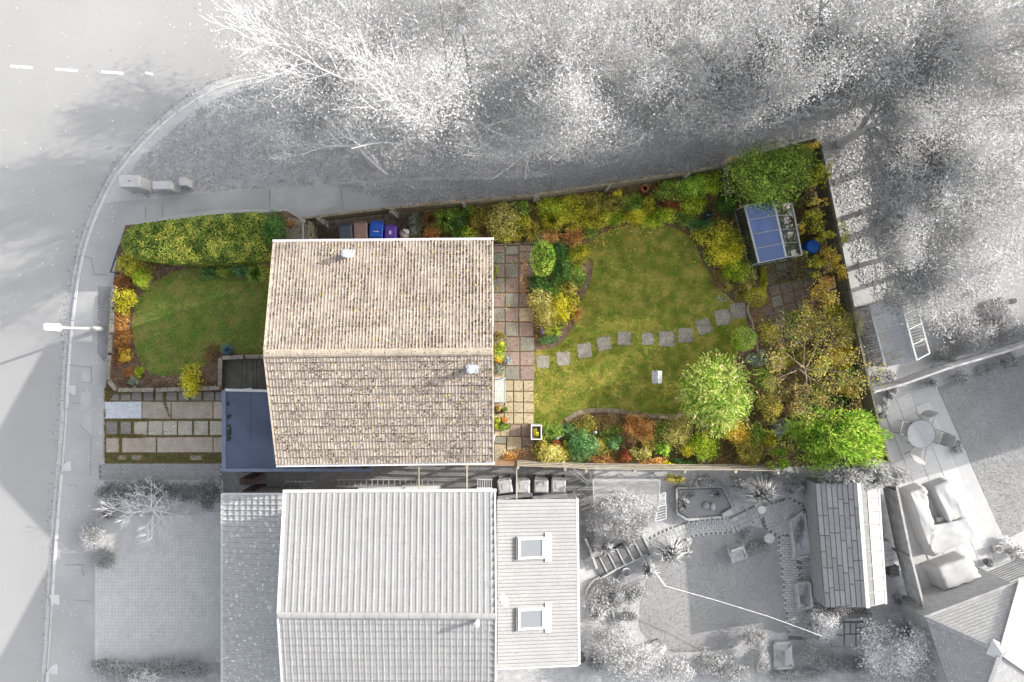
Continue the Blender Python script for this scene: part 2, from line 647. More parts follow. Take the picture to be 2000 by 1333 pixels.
def grass(name, px, z, pal, dens=900, hgt=.045, holes=()):
    poly = world_poly(px, z)
    ar = abs(sum(poly[i][0] * poly[(i + 1) % len(poly)][1] - poly[(i + 1) % len(poly)][0] * poly[i][1] for i in range(len(poly)))) / 2
    n = int(ar * dens)
    x, y = sample_poly(poly, n)
    for hpx in holes:
        k = ~inside(world_poly(hpx, z), x, y)
        x, y = x[k], y[k]
    n = len(x)
    a = RNG.uniform(0, 6.283, n)
    ln = RNG.uniform(.6, 1.4, n) * hgt
    lean = RNG.uniform(.1, .9, n) * hgt
    wd = RNG.uniform(.5, 1.0, n) * .016
    b = np.stack([x, y, np.full(n, z)], 1)
    s = np.stack([-np.sin(a) * wd, np.cos(a) * wd, np.zeros(n)], 1)
    t = b + np.stack([np.cos(a) * lean, np.sin(a) * lean, ln], 1)
    o = link(name, fast_mesh(name, np.stack([b - s, b + s, t], 1), 3, leafmat(pal[0], pal[1], .25, .6, pal[2] if len(pal) > 2 else .3)))
    return stuff(o)

def litter(name, px, z, key, pal, n, size, parent=None, flat=.25, zj=.01):
    poly = world_poly(px, z)
    x, y = sample_poly(poly, n)
    p = np.stack([x, y, z + RNG.uniform(.003, zj + .004, n)], 1)
    nr = RNG.normal(size=(n, 3)) * flat + np.array([0, 0, 1.0])
    o = link(name, fast_mesh(name, leaf_quads(p, nr, size, size * .75), 4, leafmat(key, pal, .1, .7)), parent)
    return stuff(o)

def rect(x0, y0, x1, y1):
    return [(x0, y0), (x1, y0), (x1, y1), (x0, y1)]

def copy_into(o, parent, M=None):
    c = o.copy()
    COL.objects.link(c)
    c.parent = parent
    if M is not None:
        c.matrix_basis = M
    return c

SLABME = {}
def slab_mesh(m, name='slab'):
    k = (m.name, name)
    if k not in SLABME:
        h, t = .5, .475
        vs = [(-h, -h, 0), (h, -h, 0), (h, h, 0), (-h, h, 0), (-h, -h, .85), (h, -h, .85), (h, h, .85), (-h, h, .85), (-t, -t, 1), (t, -t, 1), (t, t, 1), (-t, t, 1)]
        fs = []
        for a in (0, 4):
            fs += [(a + i, a + (i + 1) % 4, a + 4 + (i + 1) % 4, a + 4 + i) for i in range(4)]
        fs.append((8, 9, 10, 11))
        me = bpy.data.meshes.new(name)
        me.from_pydata(vs, [], fs)
        me.materials.append(m)
        SLABME[k] = me
    return SLABME[k]

def slab(px0, py0, px1, py1, z, th, m, parent, rot=0, name='slab', gap=0):
    a, b = P(px0, py0, z), P(px1, py1, z)
    o = link(name, slab_mesh(m, name), parent)
    c = (a + b) / 2
    o.matrix_basis = Matrix.Translation((c.x, c.y, z - th + random.uniform(-.004, .004))) @ Matrix.Rotation(rot + random.uniform(-.012, .012), 4, 'Z') @ Matrix.Diagonal((abs(b.x - a.x) - gap, abs(b.y - a.y) - gap, th, 1))
    return o

def brick_field(name, px, z, m, bl=.2, bw=.1, ang=0.0, gap=.012, th=.03, parent=None, pattern='run'):
    """small paving bricks of real relief, joined"""
    poly = world_poly(px, z)
    cx = sum(p[0] for p in poly) / len(poly)
    cy = sum(p[1] for p in poly) / len(poly)
    rad = max(math.hypot(p[0] - cx, p[1] - cy) for p in poly)
    ca, sa = math.cos(ang), math.sin(ang)
    L = []
    if pattern == 'run':
        for j in range(int(-rad / bw) - 1, int(rad / bw) + 2):
            for i in range(int(-rad / bl) - 1, int(rad / bl) + 2):
                L.append(((i + .5 * (j % 2)) * bl, j * bw, bl, bw))
    else:   # herringbone
        for j in range(int(-rad / bw) - 2, int(rad / bw) + 3):
            for i in range(int(-rad / bl) - 3, int(rad / bl) + 4):
                x = i * 2 * bl + (j % 4) * bw
                y = j * bw
                L.append((x, y, bl, bw))
                L.append((x + bl * .75, y + bl * .25 + bw * .5, bw, bl))
    A = np.array(L)
    X = cx + A[:, 0] * ca - A[:, 1] * sa
    Y = cy + A[:, 0] * sa + A[:, 1] * ca
    k = inside(poly, X, Y)
    A, X, Y = A[k], X[k], Y[k]
    n = len(X)
    hx = (A[:, 2] - gap) / 2
    hy = (A[:, 3] - gap) / 2
    zz = z + RNG.uniform(-.003, .003, n)
    def corner(sx, sy, z_, ins=0):
        dx, dy = sx * (hx - ins), sy * (hy - ins)
        return np.stack([X + dx * ca - dy * sa, Y + dx * sa + dy * ca, z_], 1)
    top = [corner(-1, -1, zz), corner(1, -1, zz), corner(1, 1, zz), corner(-1, 1, zz)]
    bot = [corner(-1, -1, zz - th), corner(1, -1, zz - th), corner(1, 1, zz - th), corner(-1, 1, zz - th)]
    V = np.stack(bot + top, 1).reshape(-1, 3)
    base = (np.arange(n) * 8)[:, None]
    f = np.array([[4, 5, 6, 7], [0, 1, 5, 4], [1, 2, 6, 5], [2, 3, 7, 6], [3, 0, 4, 7]])
    Fc = (base[:, :, None] + f[None]).reshape(-1, 4)
    me = bpy.data.meshes.new(name)
    me.from_pydata(V.tolist(), [], Fc.tolist())
    me.materials.append(m)
    return stuff(link(name, me, parent))


# ================================================================== SETTING
M_ground = mat('leafy_ground', 146, 156, 1.2, bump=.3, c3=164, scale3=14, t3=(.56, .64))
M_road = mat('road_asphalt', 180, 187, .25, .9, bump=.2, bscale=60, c3=204, scale3=55, t3=(.66, .72))
M_pave = mat('pavement_asphalt', 170, 182, .7, .9, bump=.2, bscale=70, c3=160, scale3=60, t3=(.58, .66))
M_kerb = mat('kerb_concrete', 210, 222, 3, .85, bump=.15, rnd=.04)
M_chan = mat('channel_concrete', 200, 210, 3, .85, bump=.15, c3=186, scale3=20, rnd=.04)
M_paint = mat('road_paint', 244, 250, 8, .6, c3=214, scale3=30, t3=(.6, .66))
M_soil = mat('soil', (78, 64, 52), (104, 86, 70), 5, .95, bump=.8, c3=(128, 110, 90), scale3=35)
M_soilg = mat('soil_grey', 136, 160, 4, .95, bump=.6, c3=178, scale3=35)
M_lawn = mat('lawn_ground', (104, 110, 42), (140, 130, 66), 1.1, .95, bump=.4, c3=(94, 114, 38), scale3=3.5, t3=(.5, .62))
M_lawnf = mat('front_lawn_ground', (98, 116, 48), (128, 126, 70), .9, .95, bump=.4, c3=(88, 118, 46), scale3=2.5, t3=(.5, .64))
M_lawng = mat('lawn_grey', 142, 152, .8, .95, bump=.3)

ground = MB().prism([(-260, -260), (260, -260), (260, 260), (-260, 260)], -.6, -.05).build('ground', M_ground)
struct(ground)

KERB = [(760, 138), (640, 138), (560, 142), (500, 150), (455, 159), (420, 171), (380, 194), (340, 222), (300, 257), (260, 299), (230, 336), (203, 384), (183, 430), (167, 475), (156, 520), (149, 560), (143, 605), (138, 650), (134, 700), (131, 750), (127, 830), (121, 905), (114, 985), (106, 1085), (101, 1170), (96, 1250), (90, 1340), (80, 1500)]
KERB = smooth_poly(KERB, 4, False)
kw = [Vector((P(x, y, .0).x, P(x, y, .0).y, 0)) for x, y in KERB]
road_px = [(-600, -500), (1500, -500), (1500, 70), (900, 110)] + KERB + [(60, 1900), (-600, 1900)]
road = sheet('road', road_px, 0.0, M_road)
for x, y in ((42, 131), (130, 137), (219, 142), (291, 144)):
    ln = 44 if x < 280 else 16
    a = P(x - ln / 2, y - 1.6, .004)
    b = P(x + ln / 2, y + 1.6, .004)
    d = (b - a).normalized()
    s = Vector((-d.y, d.x, 0)) * .055
    me = bpy.data.meshes.new('road_marking')
    me.from_pydata([a - s, b - s, b + s, a + s], [], [(0, 1, 2, 3)])
    me.materials.append(M_paint)
    link('road_marking', me, road)

# land behind the kerb
def off(path, d):
    res = []
    for i, p in enumerate(path):
        t = (path[min(i + 1, len(path) - 1)] - path[max(i - 1, 0)]).normalized()
        res.append(p + Vector((-t.y, t.x, 0)) * d)
    return res
land = [(p.x, p.y) for p in off(kw, .15)]
land_poly = land + [(60, -40), (60, 25), (P(900, 100).x, P(900, 100).y)]
verge = MB().prism(land_poly, -.1, ZG).build('verge', M_ground)
struct(verge)

# kerb and channel stones, one by one
kerb = struct(MB().prism([(p.x, p.y) for p in off(kw, .16)] + [(p.x, p.y) for p in off(kw, .02)][::-1], -.12, .06).build('kerb', M_kerb))
def along(path, step, width, offs, zt, zb, name, parent, m, lower=None):
    pl = off(path, offs)
    acc = [0]
    for i in range(1, len(pl)):
        acc.append(acc[-1] + (pl[i] - pl[i - 1]).length)
    def at(s):
        for i in range(1, len(pl)):
            if acc[i] >= s:
                return pl[i - 1].lerp(pl[i], (s - acc[i - 1]) / (acc[i] - acc[i - 1] + 1e-9))
        return pl[-1]
    s = 0
    while s + step < acc[-1]:
        a, b = at(s + .008), at(s + step - .008)
        s += step
        py = 666.5 - a.y * F / H
        if a.y > 14 or a.y < -16:
            continue
        z = zt
        if lower and lower(py):
            z = zt - .07
        c = (a + b) / 2
        d = b - a
        mb = MB().box((0, 0, 0), (d.length, width, z - zb))
        o = mb.build(name, m, parent, bevel=.012)
        o.location = (c.x, c.y, (z + zb) / 2)
        o.rotation_euler = (0, 0, math.atan2(d.y, d.x))
drop = lambda py: 768 < py < 905 or 1175 < py < 1300
along(kw, .93, .125, .09, .125, -.05, 'kerb_stone', kerb, M_kerb, drop)
along(kw, .93, .21, -.12, .012, -.05, 'channel_stone', kerb, M_chan)
for x, y, q in ((140, 762, 0), (131, 912, 1), (108, 1171, 0), (104, 1308, 1)):      # quadrant stones at the dropped kerbs
    c = P(x + 8, y + (-9 if q == 0 else 9), .1)
    pts = [(c.x, c.y)]
    for k in range(7):
        a = math.pi + (math.pi / 2) * k / 6 if q == 0 else math.pi / 2 + (math.pi / 2) * k / 6
        pts.append((c.x + .42 * math.cos(a), c.y + .42 * math.sin(a)))
    MB().prism(pts, .0, .128).build('kerb_stone', M_kerb, kerb, bevel=.01)

# pavements
pv = [(p.x, p.y) for p in off(kw, .15) if True]
edge = [(205, 1500), (186, 1290), (186, 1010), (192, 920), (203, 890), (203, 770), (210, 700), (218, 560), (232, 480), (245, 440), (300, 428), (420, 410), (560, 408), (590, 428), (760, 405), (880, 393), (1040, 383), (1200, 361), (1340, 340), (1430, 320), (1590, 280), (1600, 262), (1420, 296), (1200, 335), (1000, 352), (760, 352), (530, 370), (400, 378), (285, 390), (222, 394)]
e_w = world_poly(edge, ZG)
start = [p for p in pv if p[1] <= P(0, 392).y][::1]
pave_poly = start + e_w
pavement = struct(MB().prism(pave_poly, .02, ZG + .004).build('pavement', M_pave))
M_pave2 = mat('pavement_patch', 186, 198, 1.5, .9, bump=.2, bscale=70)
M_pave3 = mat('pavement_patch_dark', 138, 158, 1.5, .9, bump=.3, bscale=50, c3=184, scale3=25)
for q, m_ in (([(529, 369), (667, 362), (664, 400), (590, 424), (560, 407), (527, 409)], M_pave2), ([(282, 402), (316, 402), (316, 424), (284, 428)], M_pave2), ([(667, 361), (760, 352), (758, 403), (666, 412)], M_pave),
              ([(191, 560), (216, 560), (209, 700), (203, 708), (190, 690)], M_pave3), ([(160, 728), (178, 728), (178, 752), (160, 748)], M_pave2),
              ([(158, 765), (178, 765), (179, 905), (176, 905), (176, 850), (156, 832)], M_pave2), ([(128, 1105), (165, 1105), (163, 1125), (182, 1125), (180, 1180), (140, 1175)], M_pave)):
    sheet('paving_patch', q, ZG + .008, m_, pavement)

M_joint = mat('pavement_joint', 146, 156, 9, .95)
for a, b in (((527, 371), (527, 408)), ((665, 362), (671, 412)), ((284, 403), (284, 426)), ((316, 400), (318, 424)), ((155, 499), (178, 505)), ((178, 505), (183, 536)), ((183, 536), (208, 538)), ((137, 714), (178, 718)), ((178, 716), (178, 748)), ((178, 748), (160, 748)), ((156, 830), (178, 852)), ((178, 852), (176, 930)), ((140, 787), (158, 789)), ((128, 1104), (165, 1103)), ((160, 1105), (163, 1125)), ((140, 1172), (178, 1175)), ((130, 947), (150, 950))):
    d = (P(*b, 0) - P(*a, 0)).normalized()
    s_ = Vector((-d.y, d.x, 0)) * .013
    me = bpy.data.meshes.new('pavement_joint')
    q = [P(*a, ZG + .012) - s_, P(*b, ZG + .012) - s_, P(*b, ZG + .012) + s_, P(*a, ZG + .012) + s_]
    me.from_pydata(q, [], [(0, 1, 2, 3)])
    me.materials.append(M_joint)
    link('pavement_joint', me, pavement)

# plots
plot_px = [(232, 482), (245, 440), (560, 412), (592, 432), (1040, 388), (1440, 322), (1600, 278), (1660, 600), (1722, 905), (1450, 915), (1010, 908), (436, 905), (205, 905), (205, 765), (213, 690), (220, 560)]
soil = sheet('soil', plot_px, ZG + .010, M_soil)
nb_px = [(186, 1500), (186, 1005), (196, 908), (430, 908), (1010, 911), (1450, 918), (1722, 908), (1760, 1090), (1840, 1500)]
nsoil = sheet('soil', nb_px, ZG + .012, M_soilg)

LAWN = smooth_poly([(1043, 690), (1043, 760), (1043, 830), (1068, 842), (1108, 818), (1160, 804), (1230, 808), (1290, 815), (1345, 812), (1400, 760), (1440, 690), (1458, 640), (1450, 605), (1412, 570), (1372, 510), (1348, 462), (1295, 440), (1230, 440), (1172, 458), (1135, 490), (1158, 510), (1150, 560), (1128, 600), (1120, 640), (1088, 676), (1062, 684)], 3)
lawn = sheet('lawn', LAWN, ZG + .016, M_lawn)
FLAWN = smooth_poly([(285, 565), (330, 535), (400, 520), (470, 545), (560, 560), (560, 690), (440, 688), (412, 690), (402, 712), (370, 726), (320, 735), (285, 722), (264, 680), (258, 630), (264, 595)], 3)
flawn = sheet('lawn', FLAWN, ZG + .016, M_lawnf)
NLAWN = smooth_poly([(1275, 1110), (1300, 1070), (1340, 1045), (1400, 1040), (1450, 1028), (1515, 1040), (1523, 1080), (1530, 1160), (1537, 1235), (1480, 1228), (1440, 1262), (1380, 1272), (1300, 1272), (1250, 1230), (1255, 1160)], 3)
nlawn = sheet('lawn', NLAWN, ZG + .016, M_lawng)
FARLAWN = [(1835, 570), (1880, 500), (1960, 455), (2150, 420), (2150, 640), (1990, 672), (1850, 700)]
sheet('lawn', FARLAWN, ZG + .016, M_lawng)
RLAWN = [(1832, 757), (2010, 690), (2300, 600), (2300, 1000), (2010, 1032), (1962, 1055)]
rlawn = sheet('lawn', RLAWN, ZG + .016, M_lawng)
GP = [(108, 128, 44), (138, 150, 56), (164, 166, 70), (198, 192, 108)]
STONES = [(1060, 707, 23), (1100, 701, 24), (1141, 685, 25), (1179, 671, 24), (1219, 661, 24), (1265, 662, 21), (1302, 662, 27), (1338, 655, 26), (1374, 638, 26), (1411, 620, 27), (1441, 607, 28)]
holes = [rect(x - s * .5, y - s * .5, x + s * .5, y + s * .5) for x, y, s in STONES]
grass('grass', LAWN, ZG + .016, ('lawn', GP, .5), 2300, .035, holes)
grass('grass', FLAWN, ZG + .016, ('flawn', [(90, 116, 46), (116, 134, 60), (142, 148, 76), (170, 162, 102)], .5), 2300, .03)
grass('grass', NLAWN, ZG + .016, ('nlawn', gy(140, 146, 152, 158), .15), 700, .02)
grass('grass', RLAWN[:2] + RLAWN[4:], ZG + .016, ('nlawn', gy(140, 146, 152, 158), .15), 700, .02)

# ================================================================== THE HOUSE
M_wall = mat('house_brick', (150, 112, 92), (176, 138, 116), 6, .9, bump=.3)
M_white = mat('white_plastic', (226, 226, 228), (236, 236, 236), 6, .45)
M_tile = mat('roof_tile', (158, 146, 136), (181, 168, 156), 2.2, .9, bump=.3, bscale=50, c3=(206, 194, 176), scale3=9, t3=(.57, .68), rnd=.09)
M_tile2 = mat('roof_tile_joined', (158, 146, 136), (181, 168, 156), 2.2, .9, bump=.3, bscale=50, c3=(206, 194, 176), scale3=9, t3=(.57, .68), isl=.09)
M_ridge = mat('ridge_tile', (178, 166, 150), (196, 184, 168), 4, .9, bump=.3, c3=(146, 132, 112), scale3=18, rnd=.05)
M_moss = mat('roof_moss', (60, 48, 36), (84, 70, 48), 8, .95, c3=(130, 110, 62), scale3=5, t3=(.55, .62))
M_deck = mat('roof_deck', (70, 56, 50), (84, 70, 60), 5)
M_lead = mat('lead_flashing', (196, 206, 214), (216, 224, 230), 8, .6, c3=(150, 160, 168), scale3=20)

def tile_mesh(name, wdt, L, m, rolls=2, hgt=.014, lift=.055):
    prof = []
    for r in range(rolls):
        o = r / rolls
        for x, z in ((0, 0), (.55, 0), (.64, .7), (.77, 1), (.9, .7)):
            prof.append((o + x / rolls, z * hgt))
    prof.append((1, 0))
    prof = [(.012 + x * .976, z) for x, z in prof]
    n = len(prof)
    vs = []
    for y, dz in ((0, lift), (0, lift - .045), (L, .0)):
        for x, z in prof:
            vs.append(((x - .5) * wdt, y, z + dz))
    fs = []
    for i in range(n - 1):
        fs.append((i, i + 1, 2 * n + i + 1, 2 * n + i))
        fs.append((n + i, n + i + 1, i + 1, i))
    me = bpy.data.meshes.new(name)
    me.from_pydata(vs, [], fs)
    me.materials.append(m)
    return me

def tiled_slope(roof, EA, EB, RA, RB, cols, rows, m1, m2, nobj, rolls=2, name='roof_tile', hgt=.014, from_top=True):
    """EA-EB eave, RA-RB ridge; single tiles as parts nearest the ridge, the rest joined"""
    EA, EB, RA, RB = map(Vector, (EA, EB, RA, RB))
    wdt = ((EB - EA).length + (RB - RA).length) / 2 / cols
    L = ((RA - EA).length) / rows
    me = tile_mesh(name, wdt, L * 1.12, m1, rolls, hgt)
    co = np.array([tuple(v.co) for v in me.vertices])
    fa = [tuple(p.vertices) for p in me.polygons]
    rest_v, rest_f = [], []
    cnt = 0
    order = range(rows - 1, -1, -1) if from_top else range(rows)
    for j in order:
        for i in range(cols):
            u = (i + .5) / cols
            a = EA.lerp(EB, u)
            b = RA.lerp(RB, u)
            p = a.lerp(b, j / rows)
            yv = (b - a).normalized()
            xv = (EB - EA).normalized()
            zv = xv.cross(yv).normalized()
            if zv.z < 0:
                xv = -xv
                zv = -zv
            yv2 = zv.cross(xv)
            M = Matrix((xv, yv2, zv)).transposed().to_4x4()
            M.translation = p + zv * random.uniform(-.003, .003) + xv * random.uniform(-.003, .003)
            M = M @ Matrix.Rotation(random.uniform(-.008, .008), 4, 'Z')
            if cnt < nobj:
                o = bpy.data.objects.new(name, me)
                COL.objects.link(o)
                o.parent = roof
                o.matrix_basis = M
                cnt += 1
            else:
                A = np.array(M)
                base = sum(len(x) for x in rest_v)
                rest_v.append(co @ A[:3, :3].T + A[:3, 3])
                rest_f += [tuple(k + base for k in f) for f in fa]
    if rest_v:
        mj = bpy.data.meshes.new(name)
        mj.from_pydata(np.concatenate(rest_v).tolist(), [], rest_f)
        mj.materials.append(m2)
        stuff(link(name, mj, roof))
    return wdt, L

HE, HR = 5.0, 6.25
A0, B0 = P(535, 474, HE), P(962, 470, HE)
C0, D0 = P(516, 691, HR), P(962, 687, HR)
E0, F0 = P(541, 907, HE), P(964, 902, HE)
house = thing('house', 'house with the brown mossy double-roll tiled gable roof in the coloured plot', 'house', ((A0.x + B0.x) / 2, (A0.y + E0.y) / 2, ZG))
wx0, wx1 = A0.x + .18, B0.x - .10
wy0, wy1 = E0.y + .35, A0.y - .35
wallm = MB()
wallm.add([(wx0, wy0, 0), (wx1, wy0, 0), (wx1, wy1, 0), (wx0, wy1, 0), (wx0, wy0, HE - .12), (wx1, wy0, HE - .12), (wx1, wy1, HE - .12), (wx0, wy1, HE - .12), (wx0, C0.y, HR - .14), (wx1, D0.y, HR - .14)],
          [(0, 1, 5, 4), (2, 3, 7, 6), (1, 2, 6, 9, 5), (3, 0, 4, 8, 7), (4, 5, 9, 8), (8, 9, 6, 7)])
wallm.build('wall', M_wall, house)
M_pane = glassmat('window_glass', (40, 50, 58), .35, (40, 48, 56), .5)
for yy, z0, z1, wd in ((wy0 + 1.6, .3, 2.3, 1.8), (wy0 + 5.5, .9, 2.2, 1.6), (wy0 + 2.0, 3.2, 4.4, 1.6), (wy0 + 6.2, 3.2, 4.4, 1.4)):
    fr = MB()
    for a, b in (((wx1 + .015, yy - wd / 2, z0), (wx1 + .015, yy + wd / 2, z0)), ((wx1 + .015, yy - wd / 2, z1), (wx1 + .015, yy + wd / 2, z1)), ((wx1 + .015, yy - wd / 2, z0), (wx1 + .015, yy - wd / 2, z1)), ((wx1 + .015, yy + wd / 2, z0), (wx1 + .015, yy + wd / 2, z1)), ((wx1 + .015, yy, z0), (wx1 + .015, yy, z1))):
        fr.bar(a, b, .06, .06)
    wf = fr.build('window', M_white, house)
    MB().box((wx1 + .008, yy, (z0 + z1) / 2), (.012, wd - .05, z1 - z0 - .05)).build('pane', M_pane, wf)
dk = MB()
dn = Vector((0, 0, -.05))
dk.add([A0 + dn, B0 + dn, D0 + dn, C0 + dn, E0 + dn, F0 + dn], [(0, 1, 2, 3)[::-1], (3, 2, 5, 4)[::-1]])
roof = dk.build('roof', M_deck, house)
tiled_slope(roof, A0, B0, C0, D0, 34, 14, M_tile, M_tile2, 150, name='roof_tile')
tiled_slope(roof, E0, F0, C0, D0, 34, 14, M_tile, M_tile2, 150, name='roof_tile')
up = Vector((0, 0, .05))
for i in range(17):          # ridge tiles
    a = C0.lerp(D0, i / 17) + up
    b = C0.lerp(D0, (i + 1) / 17) + up
    mb = MB()
    vs, n = [], 6
    dx = (b - a).normalized()
    for e, q in enumerate((a + dx * .004, b - dx * .004)):
        for k in range(n + 1):
            t = math.pi * k / n
            vs.append(q + Vector((0, .145 * math.cos(t), .085 * math.sin(t) - .035)))
    fs = [(k, k + 1, n + 1 + k + 1, n + 1 + k) for k in range(n)] + [tuple(range(n + 1)), tuple(range(n + 1, 2 * n + 2))[::-1]]
    mb.add(vs, fs).build('ridge_tile', M_ridge, roof)
# moss cushions in the tile valleys
mv, mn = [], 0
for EA, EB, RA, RB, num in ((A0, B0, C0, D0, 15000), (E0, F0, C0, D0, 6500)):
    for k in range(num):
        ci = random.randrange(68)
        u = (ci + random.choice((.04, .1, .16, .9))) / 68
        v = random.random()
        dens = (.35 + .5 * u) * (.55 + .45 * math.sin(u * 17 + v * 5) * math.sin(v * 11 - u * 7))
        if random.random() > dens:
            continue
        a = EA.lerp(EB, u)
        b = RA.lerp(RB, u)
        p = a.lerp(b, v) + Vector((0, 0, .05 - .045 * ((v * 14) % 1)))
        s = random.uniform(.012, .03)
        yv = (b - a).normalized() * s * random.uniform(1, 2.4)
        mv.append([p - Vector((s, 0, 0)), p - yv, p + Vector((s, 0, 0)), p + yv, p + Vector((0, 0, .02 + s * .45))])
mb = MB()
for q in mv:
    mb.add(q, [(0, 1, 4), (1, 2, 4), (2, 3, 4), (3, 0, 4)])
stuff(mb.build('roof_moss', M_moss, roof))
# gutters, verge caps
gt = MB()
gt.bar(A0 + Vector((-.05, .06, -.03)), B0 + Vector((.05, .06, -.03)), .09, .07)
gt.build('gutter', M_white, house)
MB().bar(E0 + Vector((-.03, -.06, -.03)), F0 + Vector((.05, -.06, -.03)), .09, .07).build('gutter', M_white, house)
M_verge = mat('verge_cap', (196, 180, 160), (212, 196, 176), 5, .8)
for a, b in ((A0, C0), (E0, C0), (B0, D0), (F0, D0)):
    MB().bar(a + Vector((0, 0, .01)), b + Vector((0, 0, .01)), .05, .09).build('verge_board', M_verge, roof)
MB().tube([(wx1 + .06, wy0 + .1, HE - .2), (wx1 + .06, wy0 + .1, .12)], .035, 8).build('downpipe', M_white, house)
def on_slope(px, py, EA, EB, RA, RB):
    best = None
    for iu in range(200):
        for iv in (0, 1):
            pass
    z = HE
    for _ in range(8):
        p = P(px, py, z)
        t = (p.y - EA.y) / (RA.y - EA.y)
        z = HE + (HR - HE) * t
    return P(px, py, z)
for (px, py, sl, hh) in ((681, 497, (A0, B0, C0, D0), .52), (922, 720, (E0, F0, C0, D0), .46)):
    p = on_slope(px, py, *sl)
    yv = (sl[2] - sl[0]).normalized()
    xv = Vector((1, 0, 0))
    zv = xv.cross(yv).normalized()
    if zv.z < 0:
        zv = -zv
    M = Matrix((xv, zv.cross(xv), zv)).transposed().to_4x4()
    M.translation = p + zv * .06
    fl = MB()
    for k in range(6):
        fl.box(None, (.068, .29, .025 + .012 * (k % 2)), M=M @ Matrix.Translation(((k - 2.5) * .07, 0, 0)))
    vent = fl.build('roof_vent', M_lead, roof)
    q = p + Vector((-.05, -.05, .04))
    MB().lathe(q, [(.11, -.05), (.11, hh * .75), (.13, hh * .75), (.13, hh * .9), (.1, hh), (.02, hh + .02)], 14).build('vent_pipe', M_lead, house)
lv = []
for k in range(230):
    sl = (A0, B0, C0, D0) if k % 5 < 3 else (E0, F0, C0, D0)
    u = random.random() ** .45 if k % 2 else random.random()
    p = sl[0].lerp(sl[1], u).lerp(sl[2].lerp(sl[3], u), random.random())
    lv.append(p + Vector((0, 0, .05)))
lv = np.array([tuple(p) for p in lv])
stuff(link('fallen_leaves', fast_mesh('fallen_leaves', leaf_quads(lv, RNG.normal(size=lv.shape) * .3 + np.array([0, 0, 1.0]), .075, .06), 4, leafmat('litter', LITTER_Y)), roof))

# ------------------------------------------------------------------ garage
M_felt = mat('garage_felt', (76, 86, 108), (92, 102, 124), .9, .8, bump=.25, bscale=90, c3=(104, 112, 130), scale3=40, t3=(.5, .8))
M_trim = mat('garage_trim', (120, 132, 158), (134, 146, 172), 3, .6)
GZ = 2.6
ga, gb = P(434, 763, GZ), P(726, 921, GZ)
garage = thing('garage', 'garage with flat blue-grey felt roof tucked under the left edge of the tiled house roof', 'garage', ((ga.x + gb.x) / 2, (ga.y + gb.y) / 2, ZG))
MB().box(((ga.x + gb.x) / 2, (ga.y + gb.y) / 2, GZ / 2 - .1), (gb.x - ga.x - .3, ga.y - gb.y - .3, GZ - .2)).build('wall', M_wall, garage)
groof = MB().box(((ga.x + gb.x) / 2, (ga.y + gb.y) / 2, GZ - .07), (gb.x - ga.x - .06, ga.y - gb.y - .06, .12)).build('roof', M_felt, garage)
for x in (487, 542, 600, 660):
    a, b = P(x, 766, GZ - .008), P(x, 918, GZ - .008)
    MB().bar(a, b, .1, .012).build('felt_seam', M_felt, groof)
tm = MB()
tm.box((ga.x + .07, (ga.y + gb.y) / 2, GZ - .02), (.16, ga.y - gb.y, .1))
tm.build('roof_edge', M_trim, garage)
MB().box(((ga.x + gb.x) / 2 + .075, gb.y + .05, GZ - .02), (gb.x - ga.x - .15, .12, .1)).build('roof_edge', M_trim, garage)
MB().box((gb.x - .03, (ga.y + gb.y) / 2 + .06, GZ - .02), (.08, ga.y - gb.y - .14, .1)).build('roof_edge', M_trim, garage)
MB().bar(P(440, 762, GZ - .02), P(530, 764, GZ - .02), .1, .09).build('gutter', M_white, garage)
MB().box((ga.x + .14, (ga.y + gb.y) / 2, 1.1), (.04, 2.3, 2.1)).build('door', M_white, garage)
mo = MB()
for x, y, s in ((446, 788, .05), (446, 815, .09), (447, 832, .05), (448, 846, .13), (447, 858, .09), (449, 838, .05), (565, 915, .07), (603, 912, .12), (610, 914, .09), (645, 913, .1), (655, 914, .06), (668, 915, .05), (712, 912, .13), (716, 906, .1), (560, 909, .05), (640, 910, .06)):
    for k in range(10):
        q = P(x + random.uniform(-3, 3), y + random.uniform(-3, 3), GZ)
        r = s * random.uniform(.3, .7)
        mo.lathe((q.x, q.y, q.z - .012), [(r, 0), (r * .7, r * .5), (r * .1, r * .7)], 6)
stuff(mo.build('roof_moss', mat('garage_moss', (40, 58, 34), (66, 80, 44), 9, .95), garage))
st = MB().bar(P(452, 764, GZ + .07), P(492, 759, GZ + .09), .035, .02).build('offcut', M_white)
tag(st, 'loose white plastic strip lying across the top gutter of the blue garage roof', 'plastic strip')

# ------------------------------------------------------------------ recessed path by the garage
M_cpath = mat('recess_concrete', (96, 96, 90), (120, 118, 110), 2.5, .9, bump=.3, c3=(88, 86, 80), scale3=5, t3=(.5, .8))
fp = sheet('path', [(434, 700), (600, 700), (600, 790), (434, 790)], ZG + .013, M_cpath)
for q in ((437, 700, 473, 762), (474, 700, 482, 735), (474, 736, 482, 764), (483, 700, 494, 764), (495, 700, 501, 733), (495, 734, 501, 764), (502, 700, 530, 764)):
    slab(*q, ZG + .03, .03, M_cpath, fp, gap=.02)

